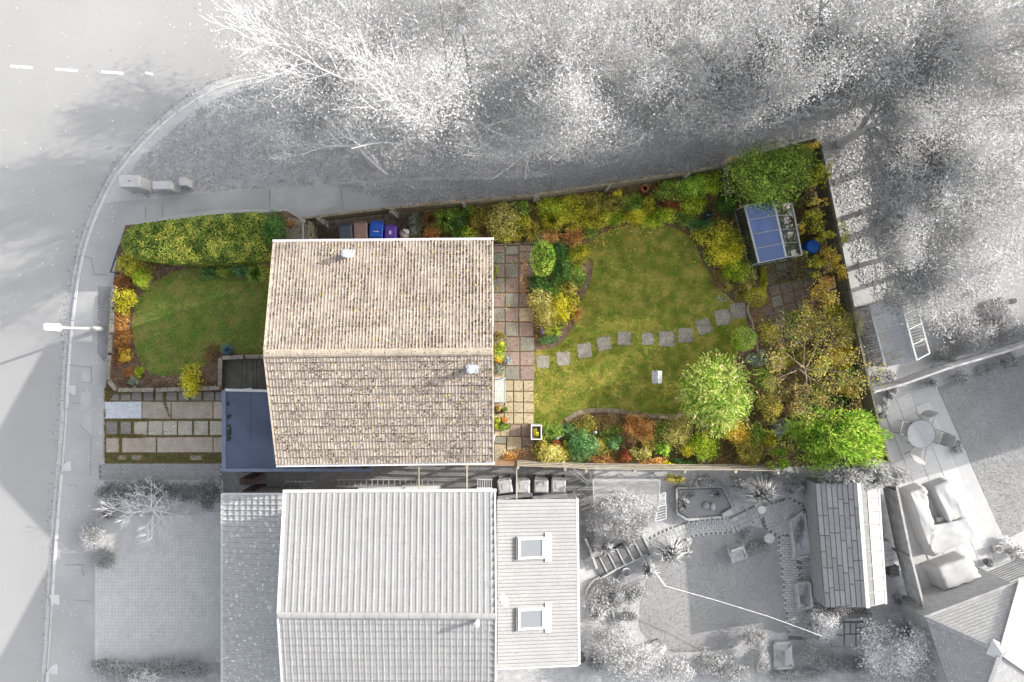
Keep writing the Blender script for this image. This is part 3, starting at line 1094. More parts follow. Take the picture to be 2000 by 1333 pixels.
# ------------------------------------------------------------------ front garden walls
M_cope = mat('coping_stone', (146, 140, 128), (170, 162, 148), 4, .9, bump=.4, c3=(112, 110, 96), scale3=14, rnd=.07)
M_gw = mat('garden_wall_brick', (120, 96, 82), (146, 122, 104), 5, .9, bump=.5)
def wall_run(px, z, w_, label, loc_px, seg=.6, name='garden_wall', mw=None, mc=None, h0=ZG):
    base = P(*loc_px, ZG)
    root = thing(name, label, 'garden wall', base)
    body = MB()
    pts = [P(x, y, z) for x, y in px]
    for a, b in zip(pts[:-1], pts[1:]):
        a0 = Vector((a.x, a.y, (z + h0) / 2 - .03))
        b0 = Vector((b.x, b.y, (z + h0) / 2 - .03))
        d = (b0 - a0).normalized() * w_ * .35
        body.bar(a0 - d, b0 + d, w_ * .78, z - h0 - .06)
    body.build('wall', mw or M_gw, root)
    for a, b in zip(pts[:-1], pts[1:]):
        L = (b - a).length
        n = max(1, round(L / seg))
        d = (b - a).normalized()
        for i in range(n):
            p, q = a.lerp(b, i / n) + d * .006, a.lerp(b, (i + 1) / n) - d * .006
            if i == 0:
                p = p + d * w_ * .52
            mb = MB().bar(p - Vector((0, 0, .03)), q - Vector((0, 0, .03)), w_, .06)
            mb.build('coping_stone', mc or M_cope, root, bevel=.008)
    return root
wall_run([(222, 560), (219, 600), (216, 650), (213, 690), (210, 742), (226, 762), (300, 762), (380, 760), (429, 758), (430, 700), (475, 697), (540, 696)], .52, .17, 'low wall with pale coping round the front lawn and bed', (300, 758))
M_rail = mat('dark_rail', (84, 86, 92), (100, 102, 108), 5, .5)
rl = MB()
rl.bar(P(233, 480, .75), P(216, 532, .75), .05, .05)
rl.bar(P(216, 532, .75), P(226, 532, .75), .05, .05)
for x, y in ((233, 480), (224.5, 506), (216, 532)):
    q = P(x, y, .75)
    rl.bar(q, (q.x, q.y, ZG), .04, .04)
ro = rl.build('handrail', M_rail)
tag(ro, 'thin dark metal rail beside the pavement at the left end of the clipped hedge', 'railing')

# ------------------------------------------------------------------ driveway slabs
M_dr = mat('driveway_base', (84, 70, 50), (110, 94, 70), 6, .95, bump=.6, c3=(74, 88, 40), scale3=8, t3=(.5, .6))
M_sl_grey = mat('slab_grey', (128, 124, 120), (146, 142, 136), 3, .9, bump=.3, bscale=60, c3=(116, 112, 104), scale3=20, rnd=.08)
M_sl_pink = mat('slab_pink', (154, 143, 132), (174, 162, 150), 3, .9, bump=.4, bscale=60, c3=(196, 180, 164), scale3=28, rnd=.07)
M_sl_stone = mat('slab_stone', (176, 170, 158), (194, 188, 174), 3, .9, bump=.3, bscale=60, c3=(150, 146, 134), scale3=14, rnd=.06)
M_sl_white = mat('slab_painted', (206, 212, 220), (222, 226, 232), 4, .8, bump=.2, c3=(180, 186, 196), scale3=20)
drive = sheet('driveway', [(205, 766), (436, 766), (436, 906), (205, 906)], ZG + .014, M_dr)
zt = ZG + .05
for x0, x1 in ((212, 232), (236, 254), (257, 277), (280, 300), (303, 320), (324, 345), (349, 370), (374, 393), (398, 418), (421, 440)):
    slab(x0, 766, x1, 783, zt, .05, M_sl_grey, drive, gap=.01)
slab(205, 785, 276, 818, zt + .01, .06, M_sl_white, drive)
for x0, x1 in ((278, 333), (335, 415), (417, 442)):
    slab(x0, 785, x1, 818, zt, .05, M_sl_pink, drive)
for x0, x1, m_ in ((207, 229, M_sl_grey), (235, 257, M_sl_grey), (261, 287, M_sl_stone), (290, 317, M_sl_stone), (319, 345, M_sl_stone), (348, 375, M_sl_stone), (379, 406, M_sl_stone), (410, 440, M_sl_stone)):
    slab(x0, 823, x1, 850, zt, .05, m_, drive)
for x0, x1 in ((207, 233), (238, 304), (307, 415), (417, 442)):
    slab(x0, 855, x1, 884, zt, .05, M_sl_pink, drive)
for x0, x1 in ((231, 246), (257, 276), (371, 394)):
    slab(x0, 890, x1, 899, zt, .05, M_sl_pink, drive)
WEED = [(72, 92, 42), (98, 106, 54), (138, 116, 74), (120, 98, 66)]
for q, n_ in ((rect(206, 886, 432, 903), 1900), (rect(206, 818, 290, 824), 600), (rect(206, 848, 280, 856), 900), ([(205, 758), (225, 765), (214, 785), (205, 785)], 700), (rect(229, 822, 236, 850), 220), (rect(256, 822, 262, 850), 220), (rect(276, 765, 281, 784), 100), (rect(299, 765, 304, 786), 160), (rect(318, 764, 325, 786), 160), ([(318, 786), (325, 786), (334, 815), (331, 815)], 150), (rect(205, 765, 260, 771), 300), (rect(232, 855, 239, 884), 160), (rect(204, 800, 208, 905), 300)):
    litter('weeds', q, ZG + .03, 'weeds', WEED, n_, .05, drive, .7, .05)

# block paving of the neighbour's path below the driveway and between the houses
M_block = mat('block_paving', 160, 172, 5, .9, bump=.2, isl=.08)
M_blockd = mat('block_paving_side', 140, 152, 5, .9, bump=.2, isl=.1)
bp = sheet('path', [(193, 907), (1160, 912), (1160, 1075), (1128, 1110), (970, 1110), (970, 975), (436, 975), (436, 937), (193, 937)], ZG + .014, mat('joint_grey', 120, 140, 6))
brick_field('paving_block', [(194, 908), (434, 908), (434, 936), (194, 936)], ZG + .03, M_block, .2, .1, 0, .012, .02, bp)
brick_field('paving_block', [(495, 910), (1160, 913), (1160, 1075), (1140, 1110), (1118, 1110), (1118, 985), (495, 985)], ZG + .03, M_blockd, .2, .1, 0, .016, .02, bp)
ndrive = sheet('driveway', [(186, 1010), (260, 1005), (330, 1008), (436, 1000), (440, 1293), (184, 1293)], ZG + .014, mat('joint_pale', 186, 194, 6))
brick_field('paving_block', [(187, 1012), (260, 1005), (330, 1008), (438, 1000), (438, 1292), (186, 1292)], ZG + .03, mat('drive_block', 184, 192, 2, .9, bump=.1, isl=.05), .2, .1, R(45), .008, .02, ndrive)

# ================================================================== BACK GARDEN: PATIO
M_patio = mat('patio_joint', (92, 78, 60), (116, 98, 76), 6, .95, bump=.5, c3=(84, 92, 48), scale3=7, t3=(.56, .64))
M_p_grey = mat('patio_slab_grey', (128, 128, 116), (148, 146, 134), 3, .9, bump=.35, bscale=60, c3=(112, 112, 96), scale3=18, rnd=.09)
M_p_pink = mat('patio_slab_pink', (142, 126, 116), (160, 142, 130), 3, .9, bump=.35, bscale=60, c3=(122, 104, 90), scale3=16, rnd=.09)
M_p_cream = mat('patio_slab_cream', (178, 164, 134), (198, 184, 154), 3, .9, bump=.35, bscale=60, c3=(150, 138, 104), scale3=12, rnd=.06)
patio = sheet('patio', [(962, 479), (1012, 476), (1014, 476), (1046, 474), (1040, 560), (1032, 640), (1043, 690), (1043, 830), (1050, 905), (962, 908)], ZG + .014, M_patio)
zp = ZG + .05
G_, K_, C_ = M_p_grey, M_p_pink, M_p_cream
for x0, x1, rows in ((960, 985.5, [(480, 493, K_), (494.5, 514, G_), (516, 542, K_), (544, 571, G_), (573, 600, K_), (602, 628, G_), (630, 657, K_), (659, 686, K_), (688, 714, G_), (716, 742, C_)]),
                     (987, 1012.5, [(481, 498, G_), (499.5, 513.5, K_), (515, 542, G_), (544, 571, K_), (573, 600, G_), (602, 628, K_), (630, 657, G_)]),
                     (1014, 1042, [(479, 491.5, K_), (493, 514, K_), (516, 542, K_), (544, 571, K_), (573, 600, K_), (602, 628, C_), (630, 657, K_)]),
                     (986.5, 1014.5, [(659, 686, K_), (688, 714, K_), (716, 742, G_)]),
                     (1016, 1043, [(659, 686, G_), (688, 714, K_), (716, 742, K_)]),
                     (964, 984, [(744, 764, C_), (766, 785, C_), (787, 806, C_), (808, 828, C_)]),
                     (985.5, 1002, [(744, 764, C_), (766, 785, C_), (787, 806, C_), (808, 828, C_)]),
                     (1003.5, 1021.5, [(744, 764, C_), (766, 785, C_), (787, 806, C_), (808, 828, C_)]),
                     (1023, 1042, [(744, 764, C_), (766, 785, C_), (787, 806, C_), (808, 828, C_)]),
                     (966, 976, [(830, 852, C_)]), (977, 995, [(830, 852, C_)]), (996.5, 1017, [(830, 852, K_)]), (1018.5, 1042, [(830, 852, K_)]),
                     (966, 988, [(854, 867, G_), (869, 902, C_)]), (990, 1018, [(854, 879, C_), (881, 902, K_)]), (1019.5, 1042, [(854, 872, K_), (874, 886, K_), (888, 902, K_)])):
    for y0, y1, m_ in rows:
        slab(x0, y0, x1, y1, zp, .045, m_, patio, gap=.005)
litter('weeds', [(962, 479), (1044, 479), (1036, 640), (1043, 690), (1043, 905), (962, 905)], ZG + .035, 'weeds', WEED, 1300, .03, patio, .7, .016)
litter('fallen_leaves', [(1016, 500), (1030, 500), (1034, 580), (1016, 575)], ZG + .055, 'litter_o', PAL['orange'], 160, .06, patio, .4, .03)
litter('fallen_leaves', [(966, 480), (1042, 480), (1042, 740), (966, 740)], ZG + .055, 'litter', LITTER_Y, 46, .075, patio, .3, .02)
litter('fallen_leaves', [(985, 880), (1030, 875), (1040, 902), (975, 902)], ZG + .055, 'litter_o', PAL['orange'], 260, .05, patio, .4, .04)

# stepping stones: each one lies loose in the lawn
M_step = mat('stepping_stone', (122, 118, 110), (146, 142, 132), 4, .9, bump=.5, bscale=60, c3=(100, 98, 86), scale3=14, rnd=.07)
SL = ['first stepping stone of the lawn path, square, against the patio edge', 'second stepping stone of the lawn path from the patio', 'third stepping stone from the patio, where the path starts to rise', 'fourth stepping stone of the lawn path, counted from the patio', 'fifth stepping stone of the lawn path from the patio, just left of mid-lawn',
      'sixth stepping stone of the lawn path, with wide grass gap on its left', 'seventh stepping stone of the lawn path, right of mid-lawn', 'eighth stepping stone, almost touching the seventh on its left', 'ninth stepping stone, turned askew where the path climbs', 'tenth stepping stone, second from the far end in the bare soil', 'last stepping stone, beside the step edging under the upper topiary ball']
for (x, y, s), lb in zip(STONES, SL):
    k = s * (H - ZG) / F
    c = P(x, y, ZG)
    mb = MB()
    n = 4
    pts = []
    rot = {1: .12, 2: .1, 3: .2, 5: .05, 8: .35, 9: .15, 10: .12}.get(STONES.index((x, y, s)), 0) + .02
    for i in range(4):
        a = math.pi / 4 + i * math.pi / 2 + rot
        for da in (-.09, .09):
            pts.append((c.x + k * .74 * math.cos(a + da) * random.uniform(.94, 1.04), c.y + k * .74 * math.sin(a + da) * random.uniform(.96, 1.03)))
    o = mb.prism(pts, ZG - .02, ZG + .034).build('stepping_stone', M_step, None, bevel=.012)
    tag(o, lb, 'stepping stone', 'stepping stones across the back lawn')

# step edging and paved corner by the greenhouse
M_edge = mat('edging_stone', (150, 144, 124), (172, 164, 142), 4, .9, bump=.4, c3=(112, 108, 84), scale3=14, rnd=.06)
def edging(px, label, z=ZG + .12, w_=.1, m=None, seg=.6, cat='edging', group=None):
    pts = [P(x, y, z) for x, y in px]
    root = thing('edging', label, cat, (pts[0].x, pts[0].y, ZG), group)
    for a, b in zip(pts[:-1], pts[1:]):
        n = max(1, round((b - a).length / seg))
        for i in range(n):
            d = (b - a).normalized() * .006
            MB().bar(a.lerp(b, i / n) + d - Vector((0, 0, .07)), a.lerp(b, (i + 1) / n) - d - Vector((0, 0, .07)), w_, .14).build('edging_stone', m or M_edge, root, bevel=.008)
    return root
edging([(1474, 524), (1481, 556), (1459, 604), (1470, 630), (1478, 668), (1482, 700)], 'pale stone step edging between the back lawn and the paved corner by the blue greenhouse')
M_curb = mat('worn_edge', (136, 126, 104), (164, 152, 128), 3, .95, bump=.5)
edging(smooth_poly([(1104, 822), (1128, 808), (1165, 802), (1210, 804), (1250, 811), (1300, 815), (1335, 812)], 3, False), 'curved worn concrete lawn edging in front of the lower flower bed', ZG + .06, .2, M_curb, .5)
edging([(965, 478.5), (1045, 474)], 'thin straight concrete edging along the top end of the patio', ZG + .12, .06)
pc = sheet('path', [(1484, 512), (1570, 495), (1640, 560), (1600, 640), (1520, 660), (1480, 640), (1484, 590)], ZG + .014, M_patio)
M_q1 = mat('corner_slab_brown', (128, 114, 104), (146, 132, 120), 3, .9, bump=.35, c3=(100, 88, 74), scale3=14, rnd=.1)
for r in range(6):
    for c in range(5):
        x = 1503 + c * 22.5 + r * 5.6 * .9
        y = 524 + r * 21.5 - c * 6.2
        if (r, c) in ((0, 4), (5, 4), (5, 3)):
            continue
        slab(x - 10.4, y - 10, x + 10.4, y + 10, zp, .045, M_p_grey if (r * 3 + c * 2) % 7 == 2 else M_q1, pc, rot=R(15))
litter('weeds', [(1488, 515), (1570, 500), (1620, 560), (1590, 640), (1500, 640)], ZG + .03, 'weeds', WEED, 900, .035, pc, .7, .02)
for i in range(4):       # round stepping stones set as a curve
    x, y = [(1497, 607), (1510, 618), (1519, 632), (1520, 648)][i]
    c = P(x, y, ZG)
    MB().lathe((c.x, c.y, ZG + .012), [(.2, 0), (.2, .03), (.18, .04)], 12).build('slab', M_q1, pc)

# soft litter over the beds
litter('leaf_litter', [(238, 484), (248, 446), (560, 412), (560, 560), (330, 535), (262, 600), (262, 660), (300, 728), (420, 720), (440, 690), (520, 690), (500, 700), (430, 700), (428, 756), (228, 758), (212, 740), (222, 560)], ZG + .012, 'litter_b', [(60, 44, 36), (96, 72, 54), (140, 104, 76), (170, 150, 130)], 9000, .055)
litter('leaf_litter', [(800, 410), (1040, 392), (1440, 325), (1600, 282), (1650, 560), (1480, 640), (1440, 570), (1370, 470), (1300, 430), (1170, 450), (1130, 560), (1060, 680), (1034, 640), (1045, 476), (800, 470)], ZG + .012, 'litter_y', [(70, 50, 34), (120, 88, 50), (176, 136, 66), (210, 180, 100)], 9000, .06)
litter('leaf_litter', [(1045, 830), (1120, 812), (1400, 812), (1470, 690), (1640, 620), (1720, 900), (1450, 908), (1050, 900)], ZG + .012, 'litter_y', [(70, 50, 34), (120, 88, 50), (176, 136, 66), (210, 180, 100)], 7000, .06)
litter('fallen_leaves', LAWN, ZG + .035, 'litter', LITTER_Y, 95, .075, None, .35, .02)
litter('fallen_leaves', [(1130, 430), (1330, 420), (1390, 520), (1200, 540), (1130, 500)], ZG + .035, 'litter', LITTER_Y, 70, .085, None, .35, .02)
litter('fallen_leaves', [(1130, 430), (1300, 410), (1300, 450), (1140, 490)], ZG + .035, 'litter', LITTER_Y, 160, .085, None, .35, .05)

COVER = [(58, 66, 30), (92, 98, 42), (130, 124, 56), (160, 130, 70)]
for q, n_ in (([(800, 415), (1040, 395), (1440, 330), (1580, 300), (1640, 540), (1480, 560), (1430, 560), (1365, 480), (1300, 432), (1170, 448), (1130, 490), (1150, 550), (1120, 620), (1080, 660), (1045, 660), (1046, 476), (800, 470)], 15000),
              ([(1050, 835), (1110, 825), (1160, 812), (1340, 820), (1420, 760), (1490, 690), (1650, 640), (1715, 890), (1450, 904), (1050, 902)], 12000)):
    o = litter('ground_cover', q, ZG + .02, 'cover', COVER, n_, .08, None, .7, .16)
# ------------------------------------------------------------------ fences
M_fw = mat('fence_wood_weathered', (132, 124, 106), (158, 150, 130), 3, .9, bump=.3, c3=(104, 100, 74), scale3=8, rnd=.06)
M_fo = mat('fence_wood_warm', (176, 140, 112), (200, 166, 136), 3, .85, bump=.3, rnd=.06)
M_fp = mat('fence_wood_pale', (176, 166, 148), (202, 192, 174), 3, .85, bump=.3, rnd=.06)
M_fg = mat('fence_wood_grey', 166, 196, 3, .9, bump=.3, rnd=.06)
M_fg2 = mat('fence_wood_mid', (104, 102, 90), (132, 128, 112), 3, .9, bump=.3, c3=(92, 98, 72), scale3=6, rnd=.06)
M_cp = mat('concrete_post', (150, 148, 142), (172, 170, 164), 4, .9, bump=.2)
def fence(px, z, label, m, nslat=5, gap=.35, post=True, posts_px=None, mp=None, zb=.2, side=1, lean=0, cap=True, group=None, cat='fence', postw=.09, seg=1.9):
    """px: where the photo shows the TOP of the fence; horizontal boards between posts"""
    pts = [P(x, y, z) for x, y in px]
    root = thing('fence', label, cat, (pts[0].x, pts[0].y, ZG), group)
    if posts_px is None:
        n_ = []
        for a, b in zip(pts[:-1], pts[1:]):
            k = max(1, round((b - a).length / seg))
            n_ += [a.lerp(b, i / k) for i in range(k)]
        n_.append(pts[-1])
    else:
        n_ = pts
    for q in n_:
        if post:
            MB().box((q.x, q.y, (ZG + z) / 2 + .02), (postw, postw, z - ZG + .04), rz=math.atan2((n_[-1] - n_[0]).y, (n_[-1] - n_[0]).x)).build('post', mp or m, root)
    for a, b in zip(n_[:-1], n_[1:]):
        d = (b - a).normalized()
        nrm = Vector((-d.y, d.x, 0)) * side
        hh = (z - zb - ZG) / nslat
        for i in range(nslat):
            zc = ZG + zb + hh * (i + .5)
            o = nrm * .055
            MB().bar(Vector((a.x, a.y, zc)) + o + d * .01, Vector((b.x, b.y, zc)) + o - d * .01, .022, hh * (1 - gap)).build('slat', m, root)
        if cap:
            MB().bar(Vector((a.x, a.y, z + .035)) + nrm * .03 + d * .006, Vector((b.x, b.y, z + .035)) + nrm * .03 - d * .006, .09, .03).build('rail', m, root)
    return root
# along the public path: top edge line
fence([(592, 428), (622, 425), (765, 408), (905, 396), (1045, 383)], 1.55, 'long weathered timber fence between the public path and the bins and top flower bed', M_fw, 6, .06, mp=M_cp, posts_px=1, side=1, postw=.12)
fence([(1049, 382.5), (1190, 361), (1345, 338), (1428, 321), (1500, 300), (1592, 274)], 1.5, 'grey weathered timber fence behind the upper shrubs and the big evergreen', M_fw, 6, .06, mp=M_cp, posts_px=1, side=1, postw=.12)
for k, (a, b) in enumerate((((639, 443), (621, 427)), ((775, 424), (763, 412)))):
    p = P(*a, ZG)
    q = P(b[0], b[1], 1.45)
    o = MB().bar(p, q, .16, .12).build('fence_spur', M_cp)
    tag(o, ['leaning pale concrete spur bracing the fence left of the black bin', 'leaning pale concrete spur bracing the fence right of the purple bin'][k], 'concrete post', 'concrete spurs along the path fence')
cbr = thing('fence_brace', 'triangular grey timber brace holding the fence where its two straight runs meet', 'fence brace', P(1048, 400, ZG))
for a, b in (((1040, 398), (1046, 384)), ((1060, 396), (1048, 384)), ((1050, 402), (1047, 384))):
    MB().bar(P(*a, ZG), P(b[0], b[1], 1.4), .05, .05).build('strut', M_fw, cbr)
# gate beside the house
gate = thing('side_gate', 'side gate of upright boards between the house corner and the path fence by the bins', 'gate', P(604, 455, ZG))
for i in range(6):
    q = P(598, 434 + i * 7.2, 1.5)
    MB().box((q.x + .1, q.y, .85), (.03, .13, 1.4)).build('board', M_fw, gate)
for z in (.4, 1.2):
    a, b = P(598, 431, 1.5), P(598, 473, 1.5)
    MB().box((a.x + .15, (a.y + b.y) / 2, z), (.05, abs(a.y - b.y), .09)).build('rail', M_fw, gate)
q = P(593, 432, 1.55)
MB().box((q.x, q.y, .85), (.14, .14, 1.56)).build('post', M_cp, gate)
MB().bar(P(592, 436, 1.56), P(592, 474, 1.52), .05, .05).build('top_rail', M_cp, gate)
sheet('path', [(563, 424), (590, 430), (603, 434), (603, 500), (552, 500)], ZG + .0145, mat('gate_path', (150, 142, 126), (172, 164, 148), 3, .9, bump=.3, c3=(130, 120, 100), scale3=8))
binfloor = sheet('path', [(605, 430), (800, 412), (800, 500), (600, 500)], ZG + .015, mat('bin_store_floor', (98, 88, 76), (122, 112, 98), 4, .95, bump=.4, c3=(78, 66, 54), scale3=8))
# between the two houses and along the lower bed
fence([(728, 909), (818, 908), (911, 912), (1008, 913)], 1.5, 'warm orange-toned slatted fence below the house along the side passage', M_fo, 4, .66, posts_px=1, side=1, cap=False)
fence([(1012, 914), (1104, 917), (1145, 920), (1240, 921), (1338, 922), (1437, 922), (1520, 924)], 1.95, 'pale slatted fence with posts below the lower flower bed', M_fp, 4, .66, posts_px=1, side=1, cap=False)
pl_ = thing('timber_post_pair', 'two slanted timber rails left lying from the pale fence down to the block paving', 'timber', P(1136, 930, ZG))
for a, b in (((1112, 918), (1148, 946)), ((1120, 916), (1152, 944))):
    MB().bar(P(*a, 1.1), P(*b, ZG + .08), .07, .05).build('rail', M_fg, pl_)
# right boundary
fence([(1600, 285), (1628, 420), (1658, 570), (1672, 640), (1690, 722), (1711, 812), (1736, 905)], 1.5, 'weathered close-boarded fence along the right end of the coloured garden', M_fg2, 5, .05, posts_px=1, side=1, mp=M_fg2)

# ------------------------------------------------------------------ wheelie bins
def wheelie_bin(px, py, wd, dp, h, m, label, lid='flat', rz=0.0, mark=None, group='wheelie bins', name='wheelie_bin'):
    c = P(px, py, h)
    root = thing(name, label, 'wheelie bin', (c.x, c.y, ZG), group)
    root.rotation_euler = (0, 0, rz)
    def put(mb, nm, mm, par=root, bevel=0):
        o = link(nm, mb.mesh(nm, mm, bevel), None)
        o.parent = par
        return o
    hb = h - .1 - ZG
    t, b = .5, .4
    bd = MB().add([(-wd * b, -dp * b, .06), (wd * b, -dp * b, .06), (wd * b, dp * b, .06), (-wd * b, dp * b, .06), (-wd * .47, -dp * .47, hb), (wd * .47, -dp * .47, hb), (wd * .47, dp * .47, hb), (-wd * .47, dp * .47, hb)],
                  [(3, 2, 1, 0), (4, 5, 6, 7), (0, 1, 5, 4), (1, 2, 6, 5), (2, 3, 7, 6), (3, 0, 4, 7)])
    put(bd, 'body', m, bevel=.02)
    # lid: rim, raised panel, sloping front
    i1 = .88
    lm = MB().add([(-wd * .5, -dp * .5, hb), (wd * .5, -dp * .5, hb), (wd * .5, dp * .46, hb), (-wd * .5, dp * .46, hb),
                   (-wd * .5, -dp * .5, hb + .035), (wd * .5, -dp * .5, hb + .035), (wd * .5, dp * .46, hb + .035), (-wd * .5, dp * .46, hb + .035),
                   (-wd * .4, -dp * .4, hb + .075), (wd * .4, -dp * .4, hb + .075), (wd * .42, dp * .38, hb + .075), (-wd * .42, dp * .38, hb + .075)],
                  [(3, 2, 1, 0), (0, 1, 5, 4), (1, 2, 6, 5), (2, 3, 7, 6), (3, 0, 4, 7), (4, 5, 9, 8), (5, 6, 10, 9), (6, 7, 11, 10), (7, 4, 8, 11), (8, 9, 10, 11)])
    ld = put(lm, 'lid', m, bevel=.012)
    zt_ = hb + .075
    if lid == 'panel':
        put(MB().box((0, .01, zt_ + .004), (wd * .44, dp * .44, .024)), 'lid_panel', m, ld, .008)
        for s in (-1, 1):
            put(MB().box((s * wd * .33, -dp * .3, zt_ + .005), (.05, .05, .025), rz=.8), 'lid_boss', m, ld, .008)
    elif lid == 'split':
        put(MB().box((0, .02, zt_ + .006), (wd * .9, .022, .03)), 'lid_bar', m, ld)
        for s in (-1, 1):
            put(MB().box((s * wd * .22, dp * .2, zt_ + .008), (.035, dp * .2, .022), rz=s * .15), 'lid_rib', m, ld, .005)
    else:
        put(MB().box((0, .03, zt_ + .005), (wd * .66, dp * .56, .018)), 'lid_panel', m, ld, .008)
    if mark:
        put(MB().box((0, -.02 if lid != 'split' else -dp * .12, zt_ + .019), mark), 'sticker', M_white, ld)
    hd = MB().tube([(-wd * .42, dp * .53, hb + .01), (wd * .42, dp * .53, hb + .01)], .016, 6)
    for s in (-1, 0, 1):
        hd.bar((s * wd * .38, dp * .46, hb + .01), (s * wd * .38, dp * .53, hb + .01), .03, .03)
    put(hd, 'handle', m)
    for s in (-1, 1):
        wm = MB()
        wm.lathe((0, 0, 0), [(.02, -.025), (.095, -.025), (.1, 0), (.095, .025), (.02, .025)], 12)
        o = put(wm, 'wheel', mat('rubber', (34, 34, 36), None, 5, .7))
        o.location = (s * wd * .42, dp * .43, .1)
        o.rotation_euler = (0, R(90), 0)
    return root
M_bk = mat('bin_black', (70, 80, 92), (82, 92, 104), 6, .5)
M_bb = mat('bin_brown', (150, 122, 112), (162, 134, 124), 6, .55)
M_bl = mat('bin_blue', (36, 92, 200), (46, 104, 214), 6, .5)
M_bv = mat('bin_purple', (96, 66, 168), (108, 78, 182), 6, .5)
M_bg = mat('bin_grey', 176, 192, 6, .55)
wheelie_bin(674, 452.5, .57, .66, 1.07, M_bk, 'dark slate-grey wheelie bin, first from the gate, above the house roof', 'flat', R(5))
wheelie_bin(703.5, 449.5, .57, .68, 1.07, M_bb, 'dusty brown wheelie bin between the dark grey bin and the blue bin', 'panel', R(2))
wheelie_bin(734.5, 448.5, .56, .66, 1.07, M_bl, 'bright blue wheelie bin with split lid between brown and purple bins', 'split', R(-3), (.24, .03, .006))
wheelie_bin(762, 453.5, .48, .58, 1.0, M_bv, 'small purple wheelie bin with white label at right of the four', 'panel', R(-2), (.09, .15, .008))
bag = MB()
bc = P(790, 458, .35)
for k, (dx, dy, dz, r) in enumerate(((0, 0, .16, .2), (.08, .08, .3, .13), (-.08, .04, .22, .15), (.02, .12, .42, .09))):
    prof = [(r * math.sin(math.pi * (i + .3) / 6.6) * random.uniform(.85, 1.1), -r * math.cos(math.pi * (i + .3) / 6.6)) for i in range(7)]
    bag.lathe((bc.x + dx, bc.y + dy, ZG + dz + .04), prof, 9)
tag(bag.build('rubbish_sack', mat('sack_white', (190, 186, 176), (214, 212, 206), 9, .7)), 'crumpled white sack on the ground right of the purple bin', 'sack')

# ------------------------------------------------------------------ patio furniture and pots
M_bench = mat('bench_paint', (196, 204, 200), (212, 218, 214), 4, .6)
bn = thing('garden_bench', 'pale grey slatted garden bench against the house wall on the patio', 'bench', P(976, 762, ZG))
bx0, by0 = P(964, 737, .45).x, P(964, 737, .45).y
bx1, by1 = P(987, 787, .45).x, P(987, 787, .45).y
n = 5
for i in range(n):
    x = bx0 + .05 + (bx1 - bx0 - .08) * (i + .5) / n
    MB().box((x, (by0 + by1) / 2, .45), ((bx1 - bx0 - .08) / n - .014, by0 - by1 - .04, .025)).build('slat', M_bench, bn)
for y in (by0 - .06, by1 + .06):
    for x in (bx0 + .04, bx1 - .03):
        MB().box((x, y, .27), (.05, .05, .34)).build('leg', M_bench, bn)
MB().bar((bx1 - .012, by0, .45), (bx1 - .012, by1, .45), .03, .05).build('rail', M_bench, bn)
for i in range(3):
    MB().bar((bx0 - .0, by0 - .03, .55 + i * .11), (bx0 - .0, by1 + .03, .55 + i * .11), .022, .08).build('back_slat', M_bench, bn)
mb = MB().tube([(bx0 + .03, by0 - .05, .8), (bx0 + .1, by0 - .09, .78), (bx0 + .25, by0 - .07, .7), (bx0 + .38, by0 - .03, .62)], .022, 6)
mb.build('armrest', mat('bench_iron', (60, 64, 68), (80, 84, 88), 5, .5), bn)
M_terra = mat('terracotta', (150, 92, 66), (176, 116, 86), 8, .85, bump=.2)
M_potg = mat('pot_grey', 150, 176, 8, .8)
M_pots = mat('pot_stone', (150, 140, 122), (176, 166, 146), 8, .85)
def pot(px, py, r, h, m, label, pal=None, leaf=.06, ph=.25, cat='plant pot', name='plant_pot', style='ball', group=None, fill=M_soil, z0=ZG, rim=1.0):
    c = P(px, py, z0 + h)
    root = thing(name, label, cat, (c.x, c.y, z0), group)
    MB().lathe((c.x, c.y, z0), [(r * .72, 0), (r * .92, h * .82), (r * 1.02, h * .84), (r * 1.04, h), (r * .86, h), (r * .82, h * .86)], 16).build('pot', m, root, smooth=False)
    MB().lathe((c.x, c.y, z0 + h * .8), [(r * .84, 0), (r * .84, .012), (r * .02, .016)], 12).build('compost', fill, root)
    if pal:
        n = int(200 * (r / .15) ** 2)
        p, nr = lumps((0, 0, 0), r * 1.1, r * 1.1, ph * .6, n, .5, 8)
        p = p + np.array([c.x, c.y, z0 + h + ph * .25])
        link('foliage', fast_mesh('foliage', leaf_quads(p, nr + RNG.normal(size=nr.shape) * .5, leaf, leaf * .6), 4, leafmat(pal, PAL[pal])), root)
    return root
pot(985.5, 673, .12, .28, M_pots, 'round stone pot with a pale rim standing by the yellow patio plant', None)
pot(979, 804, .10, .2, M_terra, 'small terracotta pot with white rim below the bench', None)
pot(974, 798, .13, .25, M_terra, 'planted pot of olive leaves just below the bench end', 'olive')
pot(987, 800, .12, .22, M_pots, 'planted pot with dark green leaves right of the small terracotta pot', 'green')
pot(985, 820, .14, .22, M_terra, 'pot of reddish foliage on the cream slabs below the bench', 'orange')
pot(972, 822, .14, .22, M_terra, 'pot of yellow-green foliage nearest the house wall below the bench', 'lime')
planter = thing('planter', 'square white-rimmed planter at the lower edge of the patio', 'planter', P(1047, 845, ZG))
a, b = P(1036.5, 830.5, .62), P(1058.5, 860, .62)
cx, cy, sx, sy = (a.x + b.x) / 2, (a.y + b.y) / 2, b.x - a.x, a.y - b.y
for s in (-1, 1):
    MB().box((cx + s * (sx / 2 - .03), cy, .36), (.05, sy, .52)).build('side_panel', M_white, planter, bevel=.01)
    MB().box((cx, cy + s * (sy / 2 - .03), .36), (sx - .12, .05, .52)).build('side_panel', M_white, planter, bevel=.01)
MB().box((cx, cy, .3), (sx - .13, sy - .13, .38)).build('compost', M_soil, planter)
p, nr = lumps((cx, cy, .55), sx * .34, sy * .36, .12, 320, .5, 8)
